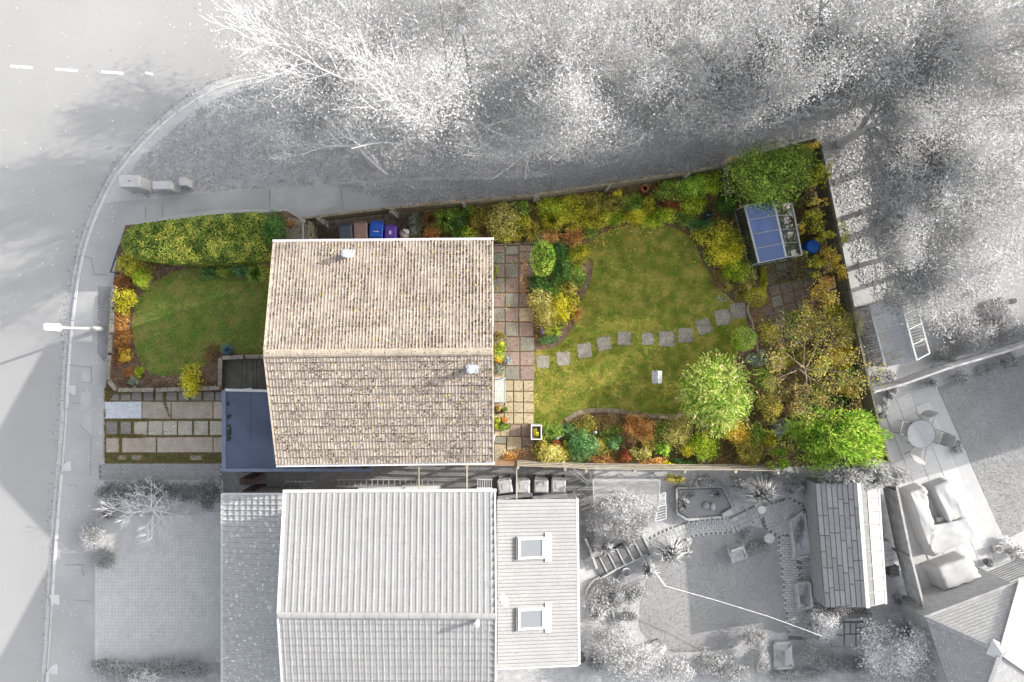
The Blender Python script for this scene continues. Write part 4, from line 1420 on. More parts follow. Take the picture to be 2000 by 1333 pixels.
link('foliage', fast_mesh('foliage', leaf_quads(p, nr, .05, .035), 4, leafmat('yelgr', PAL['yelgr'])), planter)

# bird table on the lawn
bt = thing('bird_table', 'small pale grey roofed bird table on a post standing in the back lawn', 'bird table', P(1272, 733, ZG))
q = P(1284, 737, 1.25)
MB().tube([(q.x - .0, q.y, ZG), (q.x, q.y, 1.0)], .035, 8).build('post', M_bench, bt)
M_bt = mat('bird_table_wood', (176, 182, 184), (200, 206, 208), 8, .8, c3=(140, 140, 134), scale3=20)
MB().box((q.x, q.y, 1.0), (.36, .5, .03)).build('tray', M_bt, bt)
for s in (-1, 1):
    for t in (-1, 1):
        MB().box((q.x + s * .15, q.y + t * .2, 1.1), (.025, .025, .2)).build('corner_post', M_bt, bt)
for s in (-1, 1):
    for t in (-1, 0, 1):
        M = Matrix.Translation((q.x + s * .1, q.y + t * .175, 1.25)) @ Matrix.Rotation(R(5), 4, 'Z') @ Matrix.Rotation(s * R(22), 4, 'Y')
        MB().box(None, (.2, .165, .018), M=M).build('roof_panel', M_bt, bt)
ob = MB().bar(P(1055, 634, .12), P(1061, 652, .5), .1, .03).build('garden_ornament', mat('purple_plastic', (132, 108, 208), (150, 126, 222), 8, .5))
tag(ob, 'purple plastic garden ornament leaning in the bed beside the patio', 'ornament')
def ball(px, py, z, r, label, m, name='gazing_ball', cat='garden ornament'):
    c = P(px, py, z)
    root = thing(name, label, cat, (c.x, c.y, ZG))
    MB().tube([(c.x, c.y, ZG), (c.x, c.y, z - r * .8)], .015, 6).build('stake', M_bench, root)
    MB().lathe((c.x, c.y, z), [(r * math.sin(math.pi * (i + .2) / 10.4), -r * math.cos(math.pi * (i + .2) / 10.4)) for i in range(11)], 16).build('ball', m, root, smooth=True)
M_mir = mat('silver_ball', (170, 180, 186), None, 5, .15, metal=.9)
ball(1162, 845, .6, .11, 'silvery gazing ball among the plants of the lower flower bed', M_mir)
ball(1383, 420, .5, .1, 'dark glassy gazing ball left of the blue greenhouse', mat('dark_ball', (70, 100, 112), None, 5, .15, metal=.8))
c = P(1380, 421, .15)
tag(MB().lathe((c.x, c.y, ZG), [(.2, 0), (.24, .12), (.2, .14), (.18, .06)], 16).build('garden_bowl', mat('bowl_dark', (44, 64, 66), (58, 80, 82), 6, .5)), 'round dark bowl on the soil under the dark glassy ball', 'bowl')
# chimney pot and pots by the fence
c = P(1260, 368, .62)
cp_ = MB().lathe((c.x, c.y, ZG), [(.17, 0), (.15, .1), (.13, .42), (.16, .46), (.16, .54), (.11, .54), (.1, .2)], 18).build('chimney_pot', M_terra)
tag(cp_, 'tall terracotta chimney pot standing by the upper fence', 'chimney pot')
pot(1280, 368, .15, .28, M_terra, 'broad terracotta pot beside the tall chimney pot at the upper fence', 'brown')
pot(1271, 381, .1, .14, M_terra, 'small low pot half hidden in leaves below the chimney pot', 'olive', ph=.1)
# timber frame by the evergreen
tf = thing('raised_bed', 'small weathered timber raised bed at the left foot of the big evergreen', 'raised bed', P(1418, 360, ZG))
for a, b in (((1411, 342), (1417, 379)), ((1417, 379), (1440, 374)), ((1411, 342), (1430, 338)), ((1419, 344), (1424, 374))):
    MB().bar(P(*a, .5), P(*b, .5), .09, .12).build('board', M_fw, tf)
for x, y in ((1411, 342), (1417, 379)):
    q = P(x, y, .5)
    MB().box((q.x, q.y, .3), (.08, .08, .4)).build('post', M_fw, tf)

# ------------------------------------------------------------------ greenhouses
M_alu = mat('aluminium', (186, 192, 196), (204, 208, 212), 5, .4, metal=.3)
def greenhouse(LT, LB, RT, RB, zl, zr, nb, label, gl, gr, alu, side):
    """LT-LB left eave, RT-RB ridge, right eave mirrored; photo points"""
    a, b, c, d = P(*LT, zl), P(*LB, zl), P(*RT, zr), P(*RB, zr)
    off_ = Vector((c.x - a.x, c.y - a.y, 0))
    e, f = Vector((c.x + off_.x, c.y + off_.y, zl)), Vector((d.x + (d - b).x, d.y + (d - b).y, zl))
    root = thing('greenhouse', label, 'greenhouse', ((a.x + f.x) / 2, (a.y + f.y) / 2, ZG))
    fm = MB()
    g = lambda v: Vector((v.x, v.y, ZG + .05))
    for p, q, s in ((a, b, .07), (c, d, .07), (e, f, .06), (a, c, .04), (c, e, .04), (b, d, .04), (d, f, .04)):
        fm.bar(p, q, s, s)
    for p in (a, b, e, f):
        fm.bar(g(p), p, .04, .04)
    for p, q in ((a, b), (b, f), (f, e), (e, a)):
        fm.bar(g(p), g(q), .06, .08)
    fm.build('frame', alu, root)
    dz = Vector((0, 0, .03))
    for i in range(1, nb):
        t = i / nb
        for p, q, u, v in ((a, b, c, d), (e, f, c, d)):
            MB().bar(p.lerp(q, t) + dz, u.lerp(v, t) + dz, .022, .022).build('glazing_bar', alu, root)
    for i in range(nb):
        for p, q, u, v, m_ in ((a, b, c, d, gl), (e, f, c, d, gr)):
            t0, t1 = (i + .02) / nb, (i + .98) / nb
            for h0, h1 in ((0.03, .5), (.5, .97)):
                vs = [p.lerp(q, t0).lerp(u.lerp(v, t0), h0), p.lerp(q, t1).lerp(u.lerp(v, t1), h0), p.lerp(q, t1).lerp(u.lerp(v, t1), h1), p.lerp(q, t0).lerp(u.lerp(v, t0), h1)]
                me = bpy.data.meshes.new('roof_pane')
                me.from_pydata(vs, [], [(0, 1, 2, 3)])
                me.materials.append(m_)
                o = link('roof_pane', me, root)
    for p, q in ((a, b), (e, f), (a, e), (b, f)):
        for i in range(nb if (p, q) in ((a, b), (e, f)) else 2):
            k = nb if (p, q) in ((a, b), (e, f)) else 2
            p0, q0 = p.lerp(q, (i + .02) / k), p.lerp(q, (i + .98) / k)
            me = bpy.data.meshes.new('side_pane')
            me.from_pydata([g(p0), g(q0), q0, p0], [], [(0, 1, 2, 3)])
            me.materials.append(side)
            link('side_pane', me, root)
    return root, (a, b, c, d, e, f)
G_blue = glassmat('greenhouse_glass_blue', (120, 166, 236), .2, (44, 98, 184), .38)
G_clear = glassmat('greenhouse_glass', (176, 190, 184), .22, (130, 140, 130), .12)
gh, gp = greenhouse((1454, 402), (1482, 514), (1511, 394), (1535, 503), 1.5, 2.15, 4, 'greenhouse with blue-tinted roof panes beside the big evergreen', G_blue, G_clear, M_alu, G_clear)
M_sack = mat('fleece_white', (200, 206, 212), (224, 228, 232), 8, .8)
def lump(px, py, z, r, h, m, name, label, cat, sx=1, sy=1):
    c = P(px, py, z)
    prof = [(r * math.sin(math.pi * (i + .4) / 8.8) * random.uniform(.9, 1.1), h * (1 - math.cos(math.pi * (i + .4) / 8.8)) / 2) for i in range(9)]
    o = MB().lathe((c.x, c.y, z - h), prof, 12, sx, sy).build(name, m, None)
    return tag(o, label, cat)
tb = thing('potting_bench', 'timber potting bench inside the blue-roofed greenhouse', 'bench', P(1500, 460, ZG))
q = P(1497, 455, .75)
MB().box((q.x, q.y, .75), (.8, 1.9, .04), rz=R(12)).build('bench_top', M_fw, tb)
for s in (-1, 1):
    for t in (-1, 1):
        MB().box((q.x + s * .3 - t * .12, q.y + t * .8, .42), (.05, .05, .64)).build('leg', M_fw, tb)
lump(1474, 440, 1.15, .22, .36, M_sack, 'sack', 'white sack on the bench under the left blue panes', 'sack', .8, 1.3)
lump(1497, 440, 1.15, .24, .36, M_sack, 'sack', 'white sack beside the ridge under the blue panes', 'sack', .9, 1.3)
lump(1501, 466, 1.0, .21, .2, mat('tub_buff', (176, 160, 150), (190, 176, 166), 8, .7), 'tub', 'round buff tub seen through the lower blue panes', 'tub')
c = P(1542, 487, .4)
tag(MB().lathe((c.x, c.y, ZG), [(.16, 0), (.2, .3), (.2, .34), (.1, .34), (.09, .1)], 16).build('tub', mat('tub_green', (110, 122, 96), (130, 140, 112), 8, .7)), 'round grey-green tub under the clear panes of the greenhouse', 'tub')
c = P(1589, 481, .85)
wb = thing('water_butt', 'bright blue plastic water butt half hidden by golden leaves', 'water butt', (c.x, c.y, ZG))
M_butt = mat('butt_blue', (18, 96, 190), (28, 110, 206), 6, .45)
MB().lathe((c.x, c.y, ZG), [(.24, 0), (.29, .3), (.3, .62), (.27, .72), (.1, .74)], 18).build('barrel', M_butt, wb)
MB().lathe((c.x, c.y, ZG + .735), [(.26, -.02), (.26, .01), (.24, .03), (.03, .04)], 18).build('lid', M_butt, wb)
# compost and branches
cm = MB()
cc = P(1606, 574, .3)
for k in range(26):
    a = random.uniform(0, 6.28)
    r = random.uniform(0, .5)
    p = Vector((cc.x + r * math.cos(a), cc.y + r * math.sin(a), ZG + .1 + random.uniform(0, .3)))
    t = random.uniform(0, 6.28)
    L = random.uniform(.2, .5)
    cm.tube([p, p + Vector((math.cos(t) * L, math.sin(t) * L, random.uniform(-.1, .2)))], [.04, .025], 5)
tag(cm.build('log_pile', mat('dark_logs', (58, 44, 36), (96, 76, 60), 6, .95)), 'dark pile of sawn branches on the paved corner by the right fence', 'log pile')
pot(1492, 539, .13, .2, M_terra, 'rusty pot with a bare plant on the paved corner under the greenhouse', 'brown', ph=.1)

# ================================================================== PLANTS OF THE COLOURED GARDEN
# clipped hedge: one shell of leaves over a rounded block
def hedge(px, h, pal, label, leaf=.06, dens=3.0, name='hedge', z0=ZG, cat='hedge', extra=None, rnd_=.35, grey=False):
    top = np.array([tuple(P(x, y, h)) for x, y in px])
    poly = [(p[0], p[1]) for p in top]
    c = top.mean(0)
    root = thing(name, label, cat, (c[0], c[1], z0))
    ar = abs(sum(poly[i][0] * poly[(i + 1) % len(poly)][1] - poly[(i + 1) % len(poly)][0] * poly[i][1] for i in range(len(poly)))) / 2
    n = int(dens * ar / (leaf * leaf * .5))
    x, y = sample_poly(poly, n)
    # distance to the outline rounds the shoulders
    dmin = np.full(n, 9.0)
    for i in range(len(poly)):
        a = np.array(poly[i])
        b = np.array(poly[(i + 1) % len(poly)])
        ab = b - a
        t = np.clip(((x - a[0]) * ab[0] + (y - a[1]) * ab[1]) / (ab @ ab), 0, 1)
        dmin = np.minimum(dmin, np.hypot(x - a[0] - t * ab[0], y - a[1] - t * ab[1]))
    e = np.clip(dmin / rnd_, 0, 1)
    und = .06 * np.sin(x * 2.3 + y) + .05 * np.sin(y * 4.1 - x * 1.7) + .035 * np.sin(x * 7 + y * 5)
    z = h - (1 - np.sqrt(1 - (1 - e) ** 2)) * rnd_ + und - RNG.uniform(0, .1, n)
    p = np.stack([x, y, z], 1)
    nr = np.stack([np.zeros(n), np.zeros(n), np.ones(n)], 1) + RNG.normal(size=(n, 3)) * .6
    # sides
    m = int(n * .55)
    per = [np.hypot(poly[i][0] - poly[(i + 1) % len(poly)][0], poly[i][1] - poly[(i + 1) % len(poly)][1]) for i in range(len(poly))]
    k = RNG.choice(len(poly), m, p=np.array(per) / sum(per))
    t = RNG.uniform(0, 1, m)
    A = np.array(poly)
    sp = A[k] + (A[(k + 1) % len(poly)] - A[k]) * t[:, None]
    inw = (c[:2] - sp)
    inw /= np.linalg.norm(inw, axis=1, keepdims=True)
    sp = sp + inw * RNG.uniform(0, .1, (m, 1))
    p2 = np.stack([sp[:, 0], sp[:, 1], RNG.uniform(z0 + .1, h - .15, m)], 1)
    n2 = np.concatenate([-inw, np.zeros((m, 1))], 1) + RNG.normal(size=(m, 3)) * .5
    pp, nn = np.concatenate([p, p2]), np.concatenate([nr, n2])
    link('foliage', fast_mesh('foliage', leaf_quads(pp, nn, leaf, leaf * .6), 4, leafmat(pal, PAL[pal], .48, .55, .38)), root)
    s = MB()
    for i in range(9):
        k = i / 8
        a = A[0] * (1 - k) + A[len(A) // 2] * k
        s.tube([(a[0], a[1], z0), (a[0] + .1, a[1] + .05, h * .5), (a[0] - .05, a[1], h * .85)], [.04, .03, .01], 5, False)
    s.build('stem', STEMG if grey else STEM, root)
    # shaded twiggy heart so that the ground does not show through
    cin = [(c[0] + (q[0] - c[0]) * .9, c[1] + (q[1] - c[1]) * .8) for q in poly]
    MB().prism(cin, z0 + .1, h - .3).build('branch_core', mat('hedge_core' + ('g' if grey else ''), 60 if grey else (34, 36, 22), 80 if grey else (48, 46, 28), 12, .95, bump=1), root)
    return root
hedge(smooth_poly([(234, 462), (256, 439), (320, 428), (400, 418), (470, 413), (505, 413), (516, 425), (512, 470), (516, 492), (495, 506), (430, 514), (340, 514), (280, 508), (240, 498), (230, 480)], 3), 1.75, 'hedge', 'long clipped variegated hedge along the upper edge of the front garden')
shrub(540, 450, 32, 42, 2.1, 'dgreen', 'dark green rounded shrub ending the clipped hedge by the house corner', leaf=.07, dens=3.2)
shrub(565, 436, 11, 16, .7, 'russet', 'russet twiggy plant in the gap between hedge and side gate', leaf=.06)

# px py rx ry h palette leaf style label [cat] [dens]
PL = [
 # front garden
 (252, 515, 24, 20, .8, 'yelgr', .07, 'ball', 'green and cream variegated shrub at the left end of the hedge', 'shrub'),
 (287, 517, 18, 12, .6, 'olive', .06, 'ball', 'low olive shrub between the variegated shrub and hedge foot', 'shrub'),
 (277, 541, 19, 20, .75, 'lime', .06, 'spiky', 'bright acid-yellow feathery shrub at the corner of the front lawn', 'shrub'),
 (246, 590, 24, 21, .6, 'yellow', .085, 'ball', 'golden yellow shrub beside the front wall coping', 'shrub'),
 (228, 575, 8, 14, .5, 'yelgr', .07, 'ball', 'narrow yellow-green shrub against the front wall', 'shrub'),
 (240, 553, 18, 16, .3, 'russet', .055, 'flat', 'dark red-brown ground plants above the golden shrub', 'ground cover'),
 (236, 625, 17, 18, .3, 'orange', .065, 'flat', 'orange-leaved low plants just below the golden shrub', 'ground cover'),
 (238, 660, 19, 22, .3, 'orange', .06, 'ball', 'orange and russet clump midway down the front wall', 'perennial'),
 (246, 693, 14, 13, .3, 'gold', .07, 'ball', 'small golden clump in the lower front bed', 'perennial'),
 (235, 700, 10, 14, .2, 'russet', .05, 'flat', 'rusty low clump beside the golden one, near the wall', 'perennial'),
 (254, 728, 14, 10, .2, 'russet', .05, 'flat', 'reddish low plant near the wall corner', 'perennial'),
 (274, 728, 10, 14, .3, 'lime', .06, 'spiky', 'small lime-green plant at the tip of the front lawn', 'perennial'),
 (260, 748, 10, 10, .3, 'silver', .05, 'spiky', 'small silvery plant by the front wall corner', 'perennial'),
 (376, 745, 22, 29, .9, 'yellow', .075, 'ball', 'yellow-leaved shrub overhanging the wall above the driveway', 'shrub'),
 (445, 684, 12, 12, .35, 'blue', .06, 'grass', 'small blue fescue grass by the recessed path wall', 'grass clump'),
 (412, 690, 14, 16, .25, 'brown', .05, 'flat', 'withered brown plants left of the blue grass', 'perennial'),
 (410, 533, 16, 12, .4, 'teal', .06, 'ball', 'blue-green plant at the hedge foot, left of its row', 'perennial'),
 (440, 530, 18, 14, .4, 'green', .06, 'spiky', 'green spiky plant second along the hedge foot', 'perennial'),
 (472, 528, 20, 15, .5, 'teal', .06, 'spiky', 'dark spiky plant third along the hedge foot', 'perennial'),
 (503, 535, 20, 20, .6, 'green', .06, 'grass', 'arching green grass near the house at the hedge foot', 'grass clump'),
 (526, 543, 14, 20, .6, 'olive', .055, 'ball', 'olive wispy shrub tucked beside the roof edge', 'shrub'),
 # top bed
 (811, 440, 14, 26, .5, 'silver', .06, 'ball', 'grey-green shrub right of the white sack', 'shrub'),
 (842, 430, 20, 16, .6, 'brown', .07, 'grass', 'withered brown grass right of the grey-green shrub', 'grass clump'),
 (846, 455, 18, 18, .5, 'orange', .06, 'ball', 'orange-brown shrub touching the roof gutter', 'shrub'),
 (868, 430, 24, 24, .7, 'green', .08, 'grass', 'strappy green iris clump behind the orange shrub', 'grass clump'),
 (893, 437, 22, 24, .8, 'dgreen', .07, 'ball', 'dark green shrub midway along the upper gutter', 'shrub'),
 (908, 457, 22, 16, .6, 'lime', .065, 'ball', 'lime-green low shrub touching the upper gutter', 'shrub'),
 (906, 412, 22, 14, .7, 'green', .07, 'ball', 'fresh green shrub under the path fence above the lime one', 'shrub'),
 (940, 425, 20, 26, .6, 'olive', .06, 'ball', 'olive-brown shrub left of the pale variegated bush', 'shrub'),
 (945, 456, 16, 14, .5, 'brown', .06, 'ball', 'brown seed-head plant near the upper right roof corner', 'perennial'),
 (984, 432, 30, 34, 1.1, 'pale', .075, 'ball', 'pale variegated bush above the patio end', 'bush'),
 (990, 460, 26, 15, .7, 'yelgr', .07, 'ball', 'yellow-green bush at the top of the patio', 'bush'),
 (1016, 409, 20, 18, .8, 'green', .06, 'ball', 'green shrub under the fence bend', 'shrub'),
 (1018, 432, 18, 18, .8, 'yelgr', .06, 'ball', 'yellow-tinged shrub right of the pale variegated bush', 'shrub'),
 (1040, 420, 15, 24, .5, 'brown', .06, 'ball', 'brown dying plants below the fence brace', 'perennial'),
 (1040, 452, 18, 20, .5, 'olive', .075, 'grass', 'olive grass clump at the patio upper corner', 'grass clump'),
 (1075, 408, 32, 20, .7, 'lime', .065, 'ball', 'lime-green spreading shrub right of the fence brace', 'shrub'),
 (1077, 432, 24, 20, .6, 'yelgr', .07, 'grass', 'long yellowing grass below the lime spreading shrub', 'grass clump'),
 (1072, 460, 20, 18, .45, 'orange', .06, 'ball', 'orange-brown perennials above the dwarf conifer', 'perennial'),
 (1115, 400, 32, 20, .7, 'yelgr', .065, 'ball', 'yellow-green shrub third right of the fence brace', 'shrub'),
 (1112, 430, 26, 20, .5, 'yelgr', .07, 'ball', 'mottled perennials between the upper shrubs and lawn', 'perennial'),
 (1120, 462, 24, 18, .35, 'orange', .06, 'flat', 'tawny low plants at the upper left lawn edge', 'ground cover'),
 (1160, 394, 28, 20, .6, 'olive', .065, 'ball', 'olive shrub under the middle of the grey fence', 'shrub'),
 (1160, 425, 30, 24, .5, 'yelgr', .065, 'ball', 'yellowing perennials under the olive shrub', 'perennial'),
 (1150, 455, 18, 10, .35, 'green', .06, 'flat', 'green low plants at the top of the lawn', 'ground cover'),
 (1206, 381, 9, 9, .5, 'yellow', .07, 'spiky', 'small bright yellow plant by the grey fence', 'perennial'),
 (1198, 398, 24, 18, .5, 'olive', .06, 'ball', 'olive plants below the small bright yellow one', 'perennial'),
 (1200, 424, 24, 18, .4, 'lime', .065, 'ball', 'lime low plants at the top middle of the lawn', 'perennial'),
 (1235, 395, 20, 18, .5, 'green', .06, 'ball', 'green plants left of the terracotta chimney pot', 'perennial'),
 (1240, 420, 26, 20, .4, 'yellow', .065, 'ball', 'yellow-flecked plants left below the chimney pot', 'perennial'),
 (1268, 402, 22, 18, .4, 'yelgr', .065, 'ball', 'yellow-green plants under the terracotta pots', 'perennial'),
 (1288, 360, 9, 7, .7, 'red', .06, 'spiky', 'scarlet-leaved plant beside the terracotta pots', 'perennial'),
 (1275, 430, 24, 16, .35, 'lime', .065, 'flat', 'lime ground plants at the lawn top right', 'ground cover'),
 (1310, 372, 28, 22, .9, 'green', .065, 'ball', 'leafy green shrub right of the terracotta pots', 'shrub'),
 (1312, 398, 20, 16, .7, 'red', .06, 'ball', 'reddening shrub below the leafy green one', 'shrub'),
 (1302, 418, 24, 16, .6, 'lime', .06, 'ball', 'lime shrub by the lawn, right of the pots', 'shrub'),
 (1350, 362, 30, 24, 1.0, 'bright', .065, 'ball', 'bright green shrub left of the timber bed frame', 'shrub'),
 (1386, 358, 22, 24, .9, 'lime', .065, 'ball', 'yellowish shrub touching the timber bed frame', 'shrub'),
 (1352, 398, 24, 20, .7, 'lime', .06, 'ball', 'lime and green shrub above the dark glassy ball', 'shrub'),
 (1340, 425, 20, 14, .4, 'green', .06, 'flat', 'green low plants left of the dark glassy ball', 'ground cover'),
 (1386, 392, 22, 18, .4, 'brown', .055, 'ball', 'dark brown withered shrub above the glassy ball', 'shrub'),
 (1352, 422, 14, 12, .3, 'brown', .055, 'flat', 'brown withered plants beside the round dark bowl', 'perennial'),
 (1418, 402, 22, 22, .6, 'dgreen', .065, 'ball', 'dark green shrub left of the greenhouse corner', 'shrub'),
 (1372, 442, 26, 14, .6, 'teal', .06, 'ball', 'blue-green shrub below the round dark bowl', 'shrub'),
 (1400, 462, 38, 30, 1.0, 'yelgr', .075, 'ball', 'large yellow-green shrub at the right lawn edge', 'shrub'),
 (1425, 492, 36, 34, 1.0, 'yellow', .075, 'ball', 'bright yellow bush left of the greenhouse', 'bush'),
 (1438, 528, 26, 24, .8, 'lime', .06, 'ball', 'lime bush below the bright yellow one', 'bush'),
 (1463, 546, 14, 22, .6, 'pale', .09, 'grass', 'pale arching grass beside the step edging', 'grass clump'),
 (1419, 561, 11, 10, .3, 'olive', .05, 'ball', 'tiny olive plant in the leaf-strewn soil', 'perennial'),
 (1408, 545, 16, 22, .25, 'brown', .05, 'flat', 'brown withered ground plants at the right lawn edge', 'ground cover'),
 (1412, 583, 22, 12, .2, 'white', .045, 'flat', 'scattered white flowers above the stepping stones', 'flowers'),
 (1490, 548, 8, 26, .4, 'yelgr', .06, 'grass', 'yellow-green grass on the paved side of the edging', 'grass clump'),
 # bed beside the patio
 (1060, 468, 18, 11, .4, 'silver', .055, 'ball', 'silvery mound above the dwarf conifer', 'shrub'),
 (1094, 515, 22, 36, .7, 'dgreen', .06, 'ball', 'dark green shrub behind the dwarf conifer', 'shrub'),
 (1090, 488, 16, 14, .6, 'teal', .06, 'ball', 'blue-green shrub at the top right of the dwarf conifer', 'shrub'),
 (1128, 498, 24, 20, .4, 'yelgr', .06, 'ball', 'gold-flecked perennials spilling onto the lawn', 'perennial'),
 (1125, 540, 16, 22, .4, 'green', .06, 'ball', 'green perennials at the lawn edge below the gold-flecked ones', 'perennial'),
 (1108, 562, 18, 14, .4, 'olive', .065, 'grass', 'olive grass tuft between dwarf conifer and pale bush', 'grass clump'),
 (1056, 556, 24, 20, .5, 'dgreen', .06, 'ball', 'dark low shrub under the dwarf conifer', 'shrub'),
 (1085, 568, 18, 16, .4, 'green', .06, 'flat', 'green ground cover right of the dark low shrub', 'ground cover'),
 (1056, 590, 22, 24, .6, 'pale', .065, 'ball', 'pale cream-leaved bush at the patio edge', 'bush'),
 (1070, 618, 26, 24, .6, 'pale', .065, 'ball', 'second pale cream-leaved bush, nearer the purple ornament', 'bush'),
 (1098, 606, 24, 26, .7, 'yellow', .075, 'ball', 'vivid yellow bush between the patio and the lawn', 'bush'),
 (1124, 612, 12, 16, .35, 'orange', .06, 'ball', 'peach-tinted clump right of the vivid yellow bush', 'perennial'),
 (1120, 585, 12, 10, .4, 'yelgr', .06, 'ball', 'yellowish clump above the peach-tinted one', 'perennial'),
 (1080, 645, 20, 12, .35, 'lime', .07, 'grass', 'green grassy clump right of the purple ornament', 'grass clump'),
 (1072, 663, 16, 10, .2, 'teal', .05, 'flat', 'grey-green low plant where the lawn begins', 'ground cover'),
 # patio plants
 (969, 537, 5, 16, .4, 'green', .05, 'ball', 'narrow green plant squeezed against the house wall', 'shrub'),
 (975, 655, 10, 9, .4, 'olive', .05, 'ball', 'wispy olive plant by the wall on the patio', 'perennial'),
 (976, 684, 14, 16, .5, 'lime', .055, 'ball', 'yellow-green plant by the wall above the bench', 'perennial'),
 (973, 703, 11, 8, .3, 'gold', .06, 'spiky', 'orange-yellow spray below the yellow-green wall plant', 'perennial'),
 (991, 706, 10, 12, .35, 'white', .12, 'spiky', 'icy white spiky flowers above the bench', 'flowers'),
 (974, 722, 11, 10, .25, 'silver', .05, 'flat', 'silvery mat just above the bench', 'ground cover'),
 (969, 826, 6, 14, .3, 'lime', .05, 'ball', 'yellow-green tuft at the wall among the patio pots', 'perennial'),
 (984, 833, 12, 9, .25, 'green', .05, 'spiky', 'green spiky tuft below the patio pots', 'perennial'),
 (1000, 893, 18, 7, .2, 'orange', .05, 'flat', 'dry russet leaves gathered at the patio foot', 'leaf heap'),
 # lower bed
 (1056, 880, 16, 24, .7, 'olive', .06, 'ball', 'dusty olive shrub at the lower patio corner', 'shrub'),
 (1078, 888, 26, 24, .8, 'pale', .065, 'spiky', 'pale straw-coloured bush by the lower patio corner', 'bush'),
 (1088, 870, 12, 10, .6, 'red', .06, 'ball', 'red-orange tuft above the straw-coloured bush', 'perennial'),
 (1108, 880, 12, 20, .6, 'yelgr', .065, 'spiky', 'yellow-green spikes right of the straw-coloured bush', 'perennial'),
 (1078, 845, 20, 22, .5, 'green', .06, 'ball', 'green shrub right of the white-rimmed planter', 'shrub'),
 (1090, 856, 13, 8, .5, 'white', .05, 'ball', 'white and mauve flowers right of the planter', 'flowers'),
 (1112, 842, 18, 16, .5, 'teal', .06, 'ball', 'blue-green shrub right of the white and mauve flowers', 'shrub'),
 (1137, 872, 28, 30, .8, 'teal', .06, 'ball', 'large emerald shrub in the lower bed', 'shrub'),
 (1145, 832, 26, 20, .5, 'olive', .055, 'ball', 'olive-green shrub under the curved edging', 'shrub'),
 (1185, 828, 28, 20, .5, 'brown', .055, 'ball', 'brown-green shrub right of the olive one under the edging', 'shrub'),
 (1195, 850, 26, 18, .5, 'green', .06, 'ball', 'leafy green shrub right of the silvery ball', 'shrub'),
 (1172, 874, 18, 18, .5, 'olive', .06, 'spiky', 'olive spiky plant right of the emerald shrub', 'perennial'),
 (1202, 868, 16, 16, .6, 'teal', .075, 'ball', 'dark blue-green bush with larger leaves', 'bush'),
 (1225, 855, 18, 20, .5, 'brown', .06, 'spiky', 'brown spiky stems left of the copper heather', 'perennial'),
 (1250, 835, 32, 26, .7, 'orange', .06, 'spiky', 'copper-orange feathery shrub in the lower bed', 'shrub'),
 (1175, 897, 22, 9, .35, 'russet', .055, 'flat', 'russet low plants along the slatted fence', 'ground cover'),
 (1222, 893, 14, 14, .5, 'red', .06, 'ball', 'rust-red shrub at the slatted fence', 'shrub'),
 (1250, 885, 20, 18, .5, 'pale', .075, 'ball', 'cream and green plant right of the rust-red shrub', 'perennial'),
 (1270, 862, 20, 20, .5, 'olive', .06, 'spiky', 'olive stems under the copper-orange shrub', 'perennial'),
 (1278, 902, 24, 9, .5, 'orange', .055, 'ball', 'peach and orange flowers leaning on the slatted fence', 'flowers'),
 (1302, 908, 14, 7, .5, 'yellow', .06, 'ball', 'yellow flowers leaning over the slatted fence', 'flowers'),
 (1296, 875, 14, 16, .5, 'bright', .11, 'spiky', 'broad-leaved bright green plant in the lower bed', 'perennial'),
 (1298, 838, 20, 16, .5, 'green', .06, 'ball', 'green shrub between copper and pink-tinged shrubs', 'shrub'),
 (1322, 846, 26, 28, .7, 'pale', .06, 'ball', 'pinkish-cream seed-headed shrub left of the big light-green shrub', 'shrub'),
 (1342, 878, 15, 14, .5, 'yellow', .06, 'spiky', 'yellow spiky plant below the pinkish-cream shrub', 'perennial'),
 (1338, 899, 30, 9, .4, 'dgreen', .1, 'ball', 'dark glossy large-leaved plants along the fence', 'perennial'),
 (1378, 872, 28, 26, .8, 'lime', .065, 'ball', 'lime shrub below the big light-green shrub', 'shrub'),
 (1372, 896, 10, 8, .5, 'white', .045, 'ball', 'small white flowers against the fence', 'flowers'),
 (1404, 897, 18, 12, .3, 'brown', .055, 'flat', 'bare brownish plants by the fence', 'perennial'),
 (1438, 845, 26, 22, 1.0, 'gold', .07, 'ball', 'orange-gold bush at the foot of the light-green shrub', 'bush'),
 (1462, 880, 26, 30, 1.0, 'olive', .065, 'spiky', 'olive-green bush left of the small conifer', 'bush'),
 (1478, 850, 18, 22, .9, 'green', .065, 'ball', 'green bush right of the orange-gold one', 'bush'),
 (1522, 838, 15, 16, .6, 'silver', .06, 'ball', 'rounded silver variegated shrub above the small conifer', 'shrub'),
 # right corner
 (1498, 745, 20, 20, .6, 'green', .07, 'ball', 'green shrub tucked between the light-green shrub and the apple tree', 'shrub'),
 (1502, 800, 24, 24, .6, 'olive', .065, 'ball', 'olive shrub right of the light-green shrub foot', 'shrub'),
 (1548, 838, 18, 18, .5, 'green', .065, 'ball', 'green low shrub beside the silver variegated one', 'shrub'),
 (1500, 858, 20, 16, .6, 'yelgr', .065, 'ball', 'yellow-green shrub above the small feathery conifer', 'shrub'),
 (1600, 765, 22, 18, .5, 'green', .065, 'ball', 'green undergrowth beneath the lower apple branches', 'shrub'),
 (1530, 700, 20, 18, .4, 'yelgr', .065, 'ball', 'yellowish undergrowth left below the apple tree', 'shrub'),
 (1570, 690, 20, 18, .4, 'olive', .065, 'ball', 'olive undergrowth beneath the apple tree crown', 'shrub'),
 (1448, 575, 16, 14, .3, 'olive', .06, 'ball', 'olive tuft left of the upper topiary ball', 'perennial'),
 (1385, 500, 14, 16, .3, 'green', .06, 'ball', 'green tuft at the right lawn edge by the bright yellow bush', 'perennial'),
 (1550, 652, 20, 16, .5, 'teal', .085, 'ball', 'blue-green leafy plant below the paved corner', 'perennial'),
